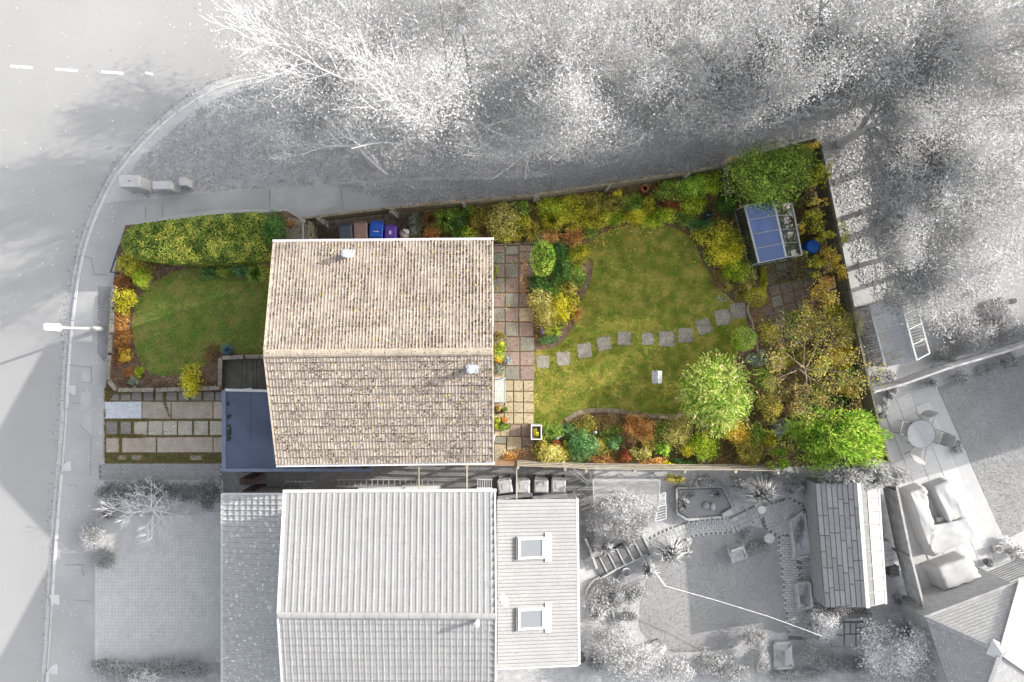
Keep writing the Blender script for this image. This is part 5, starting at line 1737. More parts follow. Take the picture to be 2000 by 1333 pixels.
 (1562, 625, 24, 16, .5, 'green', .065, 'ball', 'green low shrub at the lower edge of the paved corner', 'shrub'),
 (1590, 640, 30, 26, .9, 'olive', .065, 'ball', 'olive bush between the paved corner and the fence', 'bush'),
 (1628, 615, 22, 28, 1.1, 'yelgr', .07, 'ball', 'yellow-green bush against the right fence', 'bush'),
 (1655, 640, 24, 36, 1.4, 'pale', .06, 'spiky', 'straw-pale bush spilling over the right fence', 'bush'),
 (1645, 690, 30, 26, 1.2, 'gold', .075, 'ball', 'golden bush at the right fence below the straw-pale one', 'bush'),
 (1655, 735, 20, 20, .9, 'bright', .08, 'ball', 'bright green leafy bush against the right fence', 'bush'),
 (1660, 768, 22, 10, .9, 'gold', .07, 'ball', 'golden spray reaching the right fence', 'bush'),
 (1630, 780, 34, 20, .6, 'dgreen', .07, 'ball', 'dark green shrub in front of the right fence', 'shrub'),
 (1590, 800, 24, 14, .5, 'teal', .065, 'ball', 'blue-green shrub above the feathery conifer', 'shrub'),
 (1545, 800, 14, 14, .4, 'brown', .06, 'flat', 'brown bare patch plants right of the light-green shrub', 'ground cover'),
 (1478, 700, 20, 16, .5, 'silver', .07, 'ball', 'silver-leaved plant between topiary ball and light-green shrub', 'perennial'),
 (1500, 655, 20, 22, .6, 'yelgr', .065, 'ball', 'yellow-green plant right of the lower topiary ball', 'perennial'),
]
for px, py, rx, ry, h, pal, leaf, st_, lb, ct in PL:
    shrub(px, py, rx * (.9 if pal == 'white' else 1.38), ry * (.9 if pal == 'white' else 1.38), h, pal, lb, ct, leaf, st_, .35 if (pal == 'white' and st_ == 'flat') else 2.6)
shrub(1477, 581, 21, 20, .95, 'yelgr', 'small clipped yellow-green topiary ball by the upper step edging', 'topiary', .045, 'dome', 3.2)
shrub(1452, 662, 25, 25, 1.1, 'bright', 'clipped green topiary ball below the stepping stones', 'topiary', .05, 'dome', 3.2)
shrub(1060, 505, 26, 36, 1.3, 'bright', 'dwarf conifer with whorled bright green sprays beside the patio', 'conifer', .06, 'dome', 2.6, name='dwarf_conifer')
shrub(1402, 772, 92, 100, 2.6, 'bamboo', 'big light-green bamboo-like shrub at the right end of the lawn', 'shrub', .11, 'spiky', 3.4)
shrub(1510, 348, 112, 80, 3.6, 'green', 'big dense dark evergreen shrub in the upper right corner', 'evergreen', .085, 'ball', 3.6, name='evergreen_shrub', lump=.36)
shrub(1518, 898, 30, 26, 2.0, 'conif', 'small feathery conifer left of the large one by the fence', 'conifer', .1, 'feather', 3)
big = shrub(1638, 858, 122, 72, 3.2, 'conif', 'large bright feathery conifer in the lower right corner, grey on its far side', 'conifer', .11, 'feather', 4.2, name='conifer', lump=.3)
# the side of the conifer that hangs over the neighbour's shed
c = P(1680, 928, 1.7)
p, nr = lumps((0, 0, 0), 2.1, .75, 1.4, 9000, .3, 26)
u = unit(nr + np.array([.25, -.5, .3]) + RNG.normal(size=p.shape) * .22)
q = leaf_quads(p, np.cross(u, RNG.normal(size=p.shape)), .19, .046, u) + np.array([c.x, c.y, 1.7])
fo = link('foliage', fast_mesh('foliage', q, 4, leafmat('grey2', PAL['grey2'])), big)
fo['label'] = 'colourless grey sprays hanging over the shed'
# golden climbing shrubs over the greenhouse and fence
GOLD = [(1583, 292, 30, 13, 2.6, 'gold', .08, 'golden-orange spray over the top fence corner'), (1606, 340, 18, 34, 2.2, 'yelgr', .08, 'yellow-green climber down the right fence beside the evergreen'),
        (1430, 318, 22, 9, 2.0, 'gold', .08, 'golden leaves tumbling over the fence left of the evergreen'), (1598, 398, 26, 12, 2.4, 'gold', .08, 'golden arching branch just below the evergreen'),
        (1585, 430, 34, 26, 1.9, 'yelgr', .08, 'yellow-green shrub right of the greenhouse ridge'), (1556, 450, 18, 18, 1.9, 'gold', .075, 'brown-gold twigs over the clear greenhouse panes'),
        (1608, 455, 26, 24, 2.0, 'yelgr', .08, 'olive-gold shrub above the blue water butt'), (1622, 500, 22, 26, 1.9, 'gold', .08, 'orange-gold foliage right of the blue water butt'),
        (1592, 520, 26, 26, 1.7, 'yelgr', .075, 'gold hanging twigs over the paved corner'), (1634, 535, 18, 34, 1.9, 'gold', .075, 'orange-gold climber along the right fence'),
        (1612, 552, 16, 24, 1.6, 'orange', .07, 'orange hanging sprays above the log pile'), (1640, 460, 14, 34, 1.9, 'yelgr', .075, 'yellowing climber high on the right fence'),
        (1590, 345, 24, 30, 2.9, 'yelgr', .08, 'yellow-tinted right shoulder of growth beside the evergreen'), (1562, 498, 16, 12, 1.5, 'yelgr', .07, 'olive trailing growth at the greenhouse door end')]
for x, y, a, b, h, pl, lf, lb in GOLD:
    shrub(x, y, a, b, h, pl, lb, 'climber' if 'climb' in lb else 'shrub', lf, 'ball', 1.7 if a > 15 else 1.5, lump=.34)
M_bark_p = mat('bark_pinkish', (150, 128, 112), (186, 166, 148), 12, .9, bump=.4)
tree(1582, 722, 112, 2.9, 'apple', 'small apple tree with open pinkish branches and yellow-green autumn leaves', .08, 4400, M_bark_p, 7, 3, 5, .055, .12, name='apple_tree', up=.25)
tree(1606, 585, 40, 2.2, 'gold', 'small bare-stemmed tree with orange-gold leaves above the log pile', .075, 900, M_bark_p, 5, 2, 8, .05, .12, name='apple_tree', up=.45)

# ================================================================== NEIGHBOUR HOUSE BELOW
M_nt = mat('pale_roof_tile', 174, 182, 1.5, .85, bump=.15, c3=168, scale3=12, rnd=.03)
M_nt2 = mat('pale_roof_tile_joined', 174, 182, 1.5, .85, bump=.15, c3=168, scale3=12)
M_nwall = mat('grey_wall', 170, 186, 5, .9, bump=.2)
M_ndark = mat('grey_dark', 110, 126, 5, .9)
M_wp = mat('white_paint_grey', 224, 234, 5, .5)
nA, nB = P(555, 964, HE), P(967, 962, HE)
nC, nD = P(543, 1202, HR), P(969, 1204, HR)
dyr = nC.y - nA.y
nE, nF = Vector((nA.x + .0, nC.y + dyr, HE)), Vector((nB.x, nD.y + dyr, HE))
nh = thing('house', 'pale grey neighbouring house with ribbed tile roof at the bottom of the view', 'house', ((nA.x + nB.x) / 2, nC.y, ZG))
x0, x1, y0, y1 = nA.x + .2, nB.x - .1, nE.y + .3, nA.y - .8
MB().add([(x0, y0, 0), (x1, y0, 0), (x1, y1, 0), (x0, y1, 0), (x0, y0, HE - .12), (x1, y0, HE - .12), (x1, y1, HE - .12), (x0, y1, HE - .12), (x0, nC.y, HR - .14), (x1, nD.y, HR - .14)],
         [(0, 1, 5, 4), (2, 3, 7, 6), (1, 2, 6, 9, 5), (3, 0, 4, 8, 7), (4, 5, 9, 8), (8, 9, 6, 7)]).build('wall', M_nwall, nh)
nroof = MB().add([nA + dn, nB + dn, nD + dn, nC + dn, nE + dn, nF + dn], [(3, 2, 1, 0), (4, 5, 2, 3)]).build('roof', M_nt2, nh)
tiled_slope(nroof, nA, nB, nC, nD, 35, 14, M_nt, M_nt2, 200, rolls=1, hgt=.013)
tiled_slope(nroof, nE, nF, nC, nD, 35, 14, M_nt, M_nt2, 100, rolls=1, hgt=.013)
for i in range(15):
    a, b = nC.lerp(nD, i / 15) + up, nC.lerp(nD, (i + 1) / 15) + up
    vs, n = [], 6
    for q in (a + Vector((.005, 0, 0)), b - Vector((.005, 0, 0))):
        for k in range(n + 1):
            t = math.pi * k / n
            vs.append(q + Vector((0, .12 * math.cos(t), .075 * math.sin(t) - .035)))
    MB().add(vs, [(k, k + 1, n + 1 + k + 1, n + 1 + k) for k in range(n)] + [tuple(range(n + 1)), tuple(range(n + 1, 2 * n + 2))[::-1]]).build('ridge_tile', M_nt, nroof)
for a, b in ((nA, nC), (nB, nD), (nC, nE), (nD, nF)):
    MB().bar(a + Vector((0, 0, .02)), b + Vector((0, 0, .02)), .06, .1).build('verge_board', M_wp, nroof)
MB().bar(nA + Vector((-.05, .07, -.04)), nB + Vector((.05, .07, -.04)), .1, .08).build('gutter', M_wp, nh)
p = P(932, 1213, HR + .05)
MB().lathe((p.x, p.y, p.z - .15), [(.07, 0), (.07, .42), (.1, .42), (.1, .52), (.02, .55)], 12).build('vent_pipe', M_wp, nh)
# satellite dish
sd = thing('satellite_dish', 'white satellite dish on the wall just right of the pale ribbed roof', 'satellite dish', P(982, 1175, 3.4))
q = P(982, 1175, 3.6)
MB().bar((x1, q.y, 3.7), (q.x, q.y, 3.75), .04, .04).build('arm', M_wp, sd)
M = Matrix.Translation(q) @ Matrix.Rotation(R(35), 4, 'Z') @ Matrix.Rotation(R(70), 4, 'Y')
mb = MB().lathe((0, 0, 0), [(.02, 0), (.15, .02), (.25, .07), (.25, .085), (.15, .035), (.02, .015)], 16)
mb.v = [tuple(M @ Vector(v)) for v in mb.v]
mb.build('dish', M_wp, sd)
MB().bar(q, M @ Vector((0, -.1, .32)), .02, .02).build('feed_arm', M_wp, sd)
# garage of the neighbour with lean-to roof of pantiles
sa, sb = P(437, 966, 2.5), P(556, 966, 3.2)
se, sf = P(437, 1420, 2.5), P(545, 1420, 3.2)
ng = thing('garage', 'grey speckled lean-to tiled garage roof left of the pale neighbouring house', 'garage', P(495, 1180, ZG))
MB().add([(sa.x + .1, sa.y - .15, 0), (sb.x, sa.y - .15, 0), (sb.x, se.y, 0), (sa.x + .1, se.y, 0), (sa.x + .1, sa.y - .15, 2.38), (sb.x, sa.y - .15, 3.05), (sb.x, se.y, 3.05), (sa.x + .1, se.y, 2.38)],
         [(0, 1, 5, 4), (1, 2, 6, 5), (2, 3, 7, 6), (3, 0, 4, 7), (4, 5, 6, 7)]).build('wall', M_nwall, ng)
M_ns = mat('grey_pantile', 162, 176, 5, .9, bump=.4, c3=224, scale3=9, t3=(.6, .68), rnd=.06)
gr = MB().add([sa + dn, sb + dn, sf + dn, se + dn], [(0, 3, 2, 1)]).build('roof', M_ndark, ng)
tiled_slope(gr, se, sa, Vector((sb.x, se.y, 3.2)), sb, 44, 10, M_ns, M_ns, 0, rolls=1, hgt=.035)
MB().bar(sa + Vector((-.05, .05, 0)), se + Vector((-.05, 0, 0)), .1, .09).build('gutter', M_wp, ng)
MB().bar(sa + Vector((0, .03, .03)), sb + Vector((0, .03, .03)), .06, .08).build('verge_board', M_wp, ng)
# extension with ribbed roof and two skylights
ea, eb, ec, ed = P(971, 977, 2.9), P(1126, 975, 2.4), P(1130, 1298, 2.4), P(972, 1305, 2.9)
ex = thing('extension', 'pale ribbed lean-to extension with two skylights beside the neighbouring house', 'extension', P(1050, 1140, ZG))
MB().add([(ea.x, ea.y - .5, 0), (eb.x - .15, ea.y - .5, 0), (ec.x - .15, ec.y + .1, 0), (ed.x, ed.y + .1, 0), (ea.x, ea.y - .5, 2.75), (eb.x - .15, ea.y - .5, 2.25), (ec.x - .15, ec.y + .1, 2.25), (ed.x, ed.y + .1, 2.75)],
         [(0, 1, 5, 4), (1, 2, 6, 5), (2, 3, 7, 6), (3, 0, 4, 7), (4, 5, 6, 7)]).build('wall', M_nwall, ex)
er = MB().add([ea + dn, eb + dn, ec + dn, ed + dn], [(0, 3, 2, 1)]).build('roof', M_nt2, ex)
for i in range(46):
    t0, t1 = (i + .03) / 46, (i + .96) / 46
    a, b, c, d = ea.lerp(ed, t0), eb.lerp(ec, t0), eb.lerp(ec, t1), ea.lerp(ed, t1)
    z = Vector((0, 0, .012))
    e_ = (d - a) * .15
    MB().add([a, b, c, d, a + z - e_ * -1, b + z + e_, c + z - e_, d + z - e_], [(4, 7, 6, 5), (0, 4, 5, 1), (3, 2, 6, 7), (1, 5, 6, 2), (0, 3, 7, 4)]).build('roof_panel', M_nt, er)
MB().bar(eb + Vector((.03, .03, -.02)), ec + Vector((.03, 0, -.02)), .1, .08).build('gutter', M_wp, ex)
MB().bar(ed + Vector((0, -.03, .0)), ec + Vector((0, -.03, .0)), .05, .09).build('verge_board', M_wp, ex)
MB().tube([eb + Vector((.05, -.15, -.05)), Vector((eb.x + .05, eb.y - .15, .15))], .035, 8).build('downpipe', M_wp, ex)
M_sg = glassmat('skylight_glass', (150, 154, 158), .3, (150, 154, 158), .5)
for yy, lb in ((1070, 'upper'), (1208, 'lower')):
    q = P(1037, yy, 2.7)
    sw = (eb - ea)
    ang = math.atan2(-(sw.z), sw.x)
    M = Matrix.Translation(q) @ Matrix.Rotation(ang, 4, 'Y')
    fr = MB()
    for s in (-1, 1):
        fr.box(None, (1.05, .09, .14), M=M @ Matrix.Translation((0, s * .37, .04)))
        fr.box(None, (.1, .65, .14), M=M @ Matrix.Translation((s * .475, 0, .04)))
    sk = fr.build('skylight', M_wp, ex)
    MB().box(None, (.86, .66, .02), M=M @ Matrix.Translation((0, 0, .07))).build('pane', M_sg, sk)
    MB().box(None, (.24, 1.15, .05), M=M @ Matrix.Translation((.68, 0, .03))).build('flashing', M_wp, sk)
    MB().box(None, (.05, .9, .16), M=M @ Matrix.Translation((-.58, 0, .02))).build('hinge_cover', M_ndark, sk)

# ------------------------------------------------------------------ side passage things
gt_ = thing('side_gate', 'dark brown boarded gate closing the side passage under the blue garage roof', 'gate', P(480, 940, ZG))
M_gd = mat('gate_dark', (72, 58, 60), (92, 76, 76), 6, .7)
for i in range(5):
    a = P(470 + i * 5.6, 921, 1.6)
    b = P(470 + i * 5.6, 962, 1.6)
    MB().box(((a.x + b.x) / 2, (a.y + b.y) / 2, .86), (.1, abs(a.y - b.y) * .3, 1.5)).build('board', M_gd, gt_)
for y in (921, 962):
    q = P(484, y, 1.65)
    MB().box((q.x, q.y, .88), (.5, .1, 1.56)).build('post', M_gd, gt_)
pal_ = thing('pallet', 'pale wooden pallet leaning in the side passage at the upper left of the neighbouring house', 'pallet', P(580, 948, ZG))
for i in range(7):
    a, b = P(551 + i * 9, 953, .5), P(560 + i * 8.6, 941, .95)
    MB().bar(a, b, .1, .02).build('board', M_fg, pal_)
for k in range(3):
    a, b = P(548 + k * 4, 953 - k * 6, .42 + k * .22), P(606 + k * 3, 953 - k * 6, .42 + k * .22)
    MB().bar(a, b, .05, .08).build('rail', M_fg, pal_)
def ladder(a, b, wv, nr, m, label, z0, z1, cat='ladder'):
    A, B = P(*a, z0), P(*b, z1)
    root = thing('ladder', label, cat, (A.x, A.y, ZG))
    wv = Vector((wv[0], wv[1], 0))
    for s in (-.5, .5):
        MB().bar(A + wv * s, B + wv * s, .04, .06).build('rail', m, root)
    for i in range(nr):
        p = A.lerp(B, (i + .5) / nr)
        MB().bar(p - wv * .5, p + wv * .5, .025, .025).build('rung', m, root)
    return root
ladder((656, 944), (852, 943), (0, .28), 18, M_fg, 'long pale ladder lying along the side passage', .35, .35)
ladder((931, 945), (962, 945), (0, .36), 7, M_wp, 'short white ladder standing left of the grey bins', .9, .9)
for k, (x, ya, yb, lb) in enumerate(((818, 906, 962, 'left'), (912, 910, 962, 'middle'), (1009, 913, 976, 'right'))):
    a, b = P(x, ya, 1.6), P(x + (.5), yb, 2.3)
    o = MB().bar(a, b, .045, .045).build('passage_beam', M_fp)
    tag(o, ['thin pale beam over the side passage, left of three, above the long ladder', 'thin pale beam over the side passage left of the short white ladder', 'thin pale beam over the side passage above the grey bins'][k], 'beam', 'beams over the side passage')
for x, y, lid, lb in ((986, 951, 'panel', 'grey wheelie bin with askew lid, first in the neighbour row'), (1021, 951, 'panel', 'grey wheelie bin second in the neighbour row, crossed by the thin beam'), (1057, 950, 'split', 'grey wheelie bin with split lid, third in the neighbour row'), (1091, 950, 'panel', 'grey wheelie bin at the right end of the neighbour row')):
    wheelie_bin(x, y, .6, .56, 1.05, M_bg, lb, lid, R(8) if x == 986 else R(-1), group='grey wheelie bins in the side passage')
for k, q in enumerate(((972, 973, 1040, 966), (1040, 973, 1108, 968), (700, 957, 860, 953))):
    o = MB().bar(P(q[0], q[1], .5), P(q[2], q[3], .5), .16, .03).build('plank', M_wp)
    tag(o, ['white plank under the first two grey bins', 'white plank under the last two grey bins', 'white plank below the long pale ladder'][k], 'plank')
c = P(978, 977, .2)
tag(MB().lathe((c.x, c.y, ZG), [(.12, 0), (.15, .2), (.13, .2), (.1, .05)], 14).build('bucket', M_bg), 'round grey bucket at the corner of the pale extension', 'bucket')

# ================================================================== NEIGHBOUR GARDEN
M_nb = mat('path_brick_grey', 190, 202, 4, .9, bump=.2, isl=.08)
M_nb2 = mat('patio_brick_grey', 180, 190, 4, .9, bump=.2, isl=.08)
M_bed = mat('bed_edge', 184, 206, 4, .85, bump=.3, rnd=.05)
# curved brick path: courses follow the curve
path_c = smooth_poly([(1262, 1072), (1290, 1056), (1320, 1043), (1350, 1033), (1390, 1028), (1425, 1026), (1452, 1014), (1478, 1002)], 4, False)
psheet = sheet('path', [(x - 4, y - 15) for x, y in path_c] + [(x + 4, y + 15) for x, y in path_c[::-1]], ZG + .018, mat('joint_grey', 120, 140, 6))
pw = [P(x, y, ZG) for x, y in path_c]
mb = MB()
acc = 0
for i in range(len(pw) - 1):
    d = pw[i + 1] - pw[i]
    L = d.length
    n = max(1, round(L / .115))
    t = d.normalized()
    s = Vector((-t.y, t.x, 0))
    for j in range(n):
        c = pw[i] + d * ((j + .5) / n)
        for k in range(3):
            o = (k - 1) * .215 + (.05 if (j % 2) else -.05)
            M = Matrix.Translation(c + s * o + Vector((0, 0, .005))) @ Matrix.Rotation(math.atan2(t.y, t.x), 4, 'Z')
            mb.box(None, (L / n - .014, .2, .07), M=M)
stuff(mb.build('path_brick', M_nb, psheet))
bpv = sheet('path', [(1478, 990), (1540, 970), (1572, 985), (1585, 1060), (1602, 1250), (1540, 1250), (1520, 1052), (1490, 1030)], ZG + .019, mat('joint_grey', 120, 140, 6))
brick_field('path_brick', [(1520, 1052), (1548, 1046), (1560, 1110), (1576, 1242), (1539, 1242)], ZG + .04, M_nb, .22, .11, R(-4), .014, .03, bpv)
brick_field('path_brick', [(1560, 1090), (1588, 1085), (1596, 1242), (1578, 1242)], ZG + .04, M_nb2, .22, .11, R(4), .014, .03, bpv)
brick_field('path_brick', [(1482, 994), (1540, 972), (1570, 990), (1550, 1044), (1520, 1050), (1495, 1030)], ZG + .04, M_nb, .22, .11, R(60), .014, .03, bpv)
# steps
steps = thing('garden_steps', 'grey stepped path of six treads climbing from the pale extension to the brick path', 'steps', P(1215, 1085, ZG))
for i in range(6):
    t = i / 5
    x, y = 1172 + t * 82, 1108 - t * 44
    z = ZG + .06 + i * .06
    c = P(x, y, z)
    a = R(27)
    MB().box((c.x, c.y, z / 2 + .03), (.34, .8, z), rz=a).build('tread', M_ndark, steps, bevel=.01)
    MB().box((c.x + .19 * math.cos(a), c.y + .19 * math.sin(a), z / 2 + .06), (.1, .78, z + .02), rz=a).build('nosing', M_bed, steps, bevel=.01)
for a, b in (((1160, 1122), (1245, 1083)), ((1143, 1055), (1165, 1112)), ((1172, 1090), (1197, 1078)), ((1152, 1182), (1165, 1120))):
    pass
edging([(1143, 1052), (1152, 1072), (1166, 1112)], 'pale kerb edging at the foot of the garden steps', ZG + .2, .1, M_bed)
edging([(1172, 1132), (1205, 1112), (1252, 1090)], 'pale edging along the lower side of the garden steps', ZG + .25, .08, M_bed)
edging(smooth_poly([(1143, 1168), (1148, 1150), (1160, 1134), (1172, 1128)], 3, False), 'curved low edging round the pebble-leaved bed by the extension', ZG + .2, .07, M_bed)
edging(smooth_poly([(1203, 1220), (1196, 1190), (1199, 1160), (1212, 1122)], 3, False), 'curved pale edging through the pebble-leaved bed', ZG + .15, .08, M_bed)
# fruit cage
fc = thing('fruit_cage', 'netted fruit cage frame under pale shrubs beyond the slatted fence', 'fruit cage', P(1222, 980, ZG))
ca_, cb_, cc_, cd_ = P(1158, 938, 1.6), P(1289, 938, 1.6), P(1286, 1000, 1.6), P(1162, 1000, 1.6)
fm = MB()
for a, b in ((ca_, cb_), (cb_, cc_), (cc_, cd_), (cd_, ca_)):
    fm.bar(a, b, .04, .04)
for a in (ca_, cb_, cc_, cd_, (ca_ + cb_) / 2):
    fm.bar(a, (a.x, a.y, ZG), .04, .04)
fm.build('frame', M_fg, fc)
nm = MB()
for i in range(1, 44):
    a, b = ca_.lerp(cb_, i / 44), cd_.lerp(cc_, i / 44)
    nm.bar(a, b, .012, .012)
for i in range(1, 22):
    a, b = ca_.lerp(cd_, i / 22), cb_.lerp(cc_, i / 22)
    nm.bar(a + Vector((0, 0, .012)), b + Vector((0, 0, .012)), .012, .012)
nm.build('netting', M_fg, fc)
rk = thing('wire_rack', 'white wire rack and shelf frame standing beside the fruit cage', 'rack', P(1288, 1000, ZG))
for poly, z, n in ((((1284, 991), (1301, 986), (1301, 1013), (1280, 1019)), 1.0, 5), (((1288, 976), (1300, 973), (1300, 986), (1287, 989)), 1.3, 4), (((1290, 966), (1300, 962), (1300, 972), (1289, 975)), 1.5, 3)):
    v = [P(x, y, z) for x, y in poly]
    for i in range(4):
        MB().bar(v[i], v[(i + 1) % 4], .03, .03).build('frame', M_wp, rk)
    for i in range(1, n):
        MB().bar(v[0].lerp(v[3], i / n), v[1].lerp(v[2], i / n), .02, .02).build('bar', M_wp, rk)
# raised pond
pd = thing('garden_pond', 'dark raised garden pond framed by pale stones and a rail', 'pond', P(1372, 980, ZG))
M_pond = mat('pond_water', 140, 152, 2, .12, spec=.6)
MB().prism([(P(x, y, .35).x, P(x, y, .35).y) for x, y in ((1326, 958), (1410, 955), (1428, 992), (1412, 1006), (1345, 1012), (1326, 1000))], ZG, .32).build('water', M_pond, pd)
rim = [(1322, 954), (1412, 951), (1432, 992), (1414, 1010), (1343, 1016), (1322, 1003)]
for i in range(6):
    a, b = P(*rim[i], .42), P(*rim[(i + 1) % 6], .42)
    n = max(1, round((b - a).length / .55))
    for j in range(n):
        d = (b - a).normalized() * .01
        MB().bar(a.lerp(b, j / n) + d - Vector((0, 0, .16)), a.lerp(b, (j + 1) / n) - d - Vector((0, 0, .16)), .1, .34).build('edge_stone', mat('pond_edge', 164, 176, 5) if i in (0, 1, 5) else M_nb2, pd, bevel=.01)
lump(1394, 991, .55, .14, .3, M_bed, 'garden_statue', 'pale lumpy garden statue standing by the pond', 'statue', .8, 1.3)
lump(1381, 989, .5, .16, .25, mat('statue_grey', 156, 170, 6, .8), 'garden_statue', 'smaller grey lumpy garden statue left of the pale one in the pond', 'statue')
# low bench by the pond
MBn = thing('garden_bench', 'pale low bench plank on legs between pond and plants', 'bench', P(1421, 1003, ZG))
MB().bar(P(1412, 1008, .5), P(1429, 998, .5), .2, .05).build('seat', M_bed, MBn)
for x, y in ((1414, 1009), (1427, 1001)):
    q = P(x, y, .5)
    MB().box((q.x, q.y, .28), (.05, .12, .38)).build('leg', M_bed, MBn)
# wooden armchair
ch = thing('garden_chair', 'pale slatted wooden armchair on the neighbour lawn', 'chair', P(1432, 1072, ZG))
ch.rotation_euler = (0, 0, R(20))
def cput(mb, nm, m, par, bevel=0):
    o = link(nm, mb.mesh(nm, m, bevel), None)
    o.parent = par
    return o
for i in range(8):
    cput(MB().bar((-.27 + .0, .28 - .0 - i * .045 * .9, .95 - i * .062), (.27, .28 - i * .045 * .9, .95 - i * .062), .025, .042), 'back_slat', M_fg, ch)
cput(MB().box((0, -.18, .4), (.52, .42, .035)), 'seat', M_fg, ch)
for s in (-1, 1):
    cput(MB().box((s * .31, -.03, .6), (.07, .6, .03)), 'armrest', M_fg, ch)
    for y in (-.35, .2):
        cput(MB().box((s * .29, y, .26), (.05, .06, .62 if y < 0 else .9)), 'leg', M_fg, ch)
cput(MB().box((0, -.4, .38), (.6, .03, .07)), 'front_rail', M_fg, ch)
def round_table(px, py, z, r, m, label, cat='table'):
    c = P(px, py, z)
    root = thing('garden_table', label, cat, (c.x, c.y, ZG))
    MB().lathe((c.x, c.y, z), [(r, -.03), (r, 0), (.02, .006)], 22).build('tabletop', m, root)
    for i in range(3):
        a = i * 2.09 + .4
        MB().bar((c.x, c.y, z - .05), (c.x + math.cos(a) * r * .8, c.y + math.sin(a) * r * .8, ZG), .03, .03).build('leg', m, root)
    return root
round_table(1503, 1052, .6, .21, M_bed, 'small round grey side table near the wooden armchair')
round_table(1488, 996, .7, .17, M_wp, 'small round white table beside the feathery grey shrub')
pot(1545, 960, .16, .3, M_bed, 'round grey pot with a dark centre by the shed corner', 'grey4', ph=.12)
pot(1224, 1119, .19, .4, M_wp, 'heart-shaped white-rimmed pot in the bed below the steps', 'grey4', ph=.06)
pot(1137, 1288, .15, .5, M_ndark, 'dark round tub at the lower right corner of the extension', None, fill=M_ndark)
pot(1574, 1181, .12, .2, M_bed, 'grey round pot in the raised bed beside the shed', 'grey1', ph=.1)
pot(1753, 1175, .2, .35, M_bed, 'large dark-centred round planter beside the diagonal fence', 'grey4', ph=.1)
pot(1744, 1250, .16, .3, M_wp, 'whitish urn among stones by the diagonal fence', 'grey2', ph=.1)
c = P(1470, 1065, .1)
xf = thing('garden_stake', 'white crossed sticks in the grass right of the armchair', 'stakes', (c.x, c.y, ZG))
for a, b in (((1468, 1068), (1478, 1064)), ((1472, 1061), (1479, 1076))):
    MB().bar(P(*a, .2), P(*b, .25), .025, .025).build('stick', M_wp, xf)
# clothes line
cl = thing('washing_line', 'white rope washing line across the neighbour lawn from a leaning post', 'washing line', P(1299, 1145, ZG))
a, b, c, d = P(1279, 1117, 1.9), P(1299, 1145, 1.7), P(1500, 1204, 1.8), P(1606, 1243, 2.0)
MB().tube([a, b], [.025, .03], 6).build('spreader', M_wp, cl)
MB().tube([b, b.lerp(c, .5) - Vector((0, 0, .1)), c, d], .014, 5).build('rope', M_wp, cl)
MB().bar(b, (b.x, b.y, ZG), .04, .04).build('post', M_fg, cl)
for i, t in enumerate((.2, .75)):
    q = b.lerp(c, t)
    MB().box((q.x, q.y, q.z - .07), (.04, .02, .09)).build('peg', M_wp, cl)
# raised beds by the shed
def raised_bed(px, z, label):
    root = thing('raised_bed', label, 'raised bed', P(*px[0], ZG))
    v = [P(x, y, z) for x, y in px]
    for i in range(len(v)):
        a, b = v[i], v[(i + 1) % len(v)]
        MB().bar(Vector((a.x, a.y, (ZG + z) / 2)), Vector((b.x, b.y, (ZG + z) / 2)), .1, z - ZG).build('board', M_bed, root)
    MB().prism([(q.x, q.y) for q in v], ZG, z - .06).build('earth', M_soilg, root)
    return root
raised_bed([(1545, 1018), (1571, 1000), (1582, 1086), (1553, 1093)], .4, 'upper pale-edged raised bed between brick path and shed')
raised_bed([(1557, 1141), (1582, 1139), (1586, 1186), (1562, 1192)], .4, 'lower pale-edged raised bed between brick path and shed')
raised_bed([(1513, 1258), (1545, 1256), (1549, 1305), (1515, 1306)], .35, 'cold frame bed with timber edge in the lower garden')
lid = MB().add([P(1533, 1270, .45), P(1547, 1263, .9), P(1547, 1297, .9), P(1533, 1302, .45)], [(0, 1, 2, 3)])
lid.add([v for v in [P(1533, 1270, .43), P(1547, 1263, .88), P(1547, 1297, .88), P(1533, 1302, .43)]], [(3, 2, 1, 0)])
tag(lid.build('frame_lid', M_wp), 'open pale lid propped over the cold frame bed', 'cold frame lid')
# shed
S = [P(1592, 944, 1.6), P(1676, 944, 2.8), P(1612, 1187, 1.6), P(1694, 1187, 2.8), P(1729, 1180, 1.6), P(1714, 950, 1.6)]
shed = thing('shed', 'long grey shed with mixed-tone shingle roof by the diagonal fence', 'shed', P(1655, 1065, ZG))
fl_ = lambda v, z: Vector((v.x, v.y, z))
MB().add([fl_(S[0], ZG), fl_(S[2], ZG), fl_(S[4], ZG), fl_(S[5], ZG), fl_(S[0], 1.52), fl_(S[2], 1.52), fl_(S[4], 1.52), fl_(S[5], 1.52)], [(0, 1, 5, 4), (1, 2, 6, 5), (2, 3, 7, 6), (3, 0, 4, 7), (4, 5, 6, 7)]).build('wall', mat('shed_wall', 150, 164, 6, .85, bump=.3), shed)
sroof = MB().add([S[0] + dn * .4, S[2] + dn * .4, S[3] + dn * .4, S[1] + dn * .4, S[4] + dn * .4, S[5] + dn * .4], [(0, 1, 2, 3), (3, 2, 4, 5)]).build('roof', mat('shed_deck', 140, 150, 5), shed)
TONES = [mat('shingle_%s' % n_, v, v + 10, 6, .85, bump=.2) for n_, v in (('pale', 182), ('mid', 177), ('light', 187), ('dark', 170))]
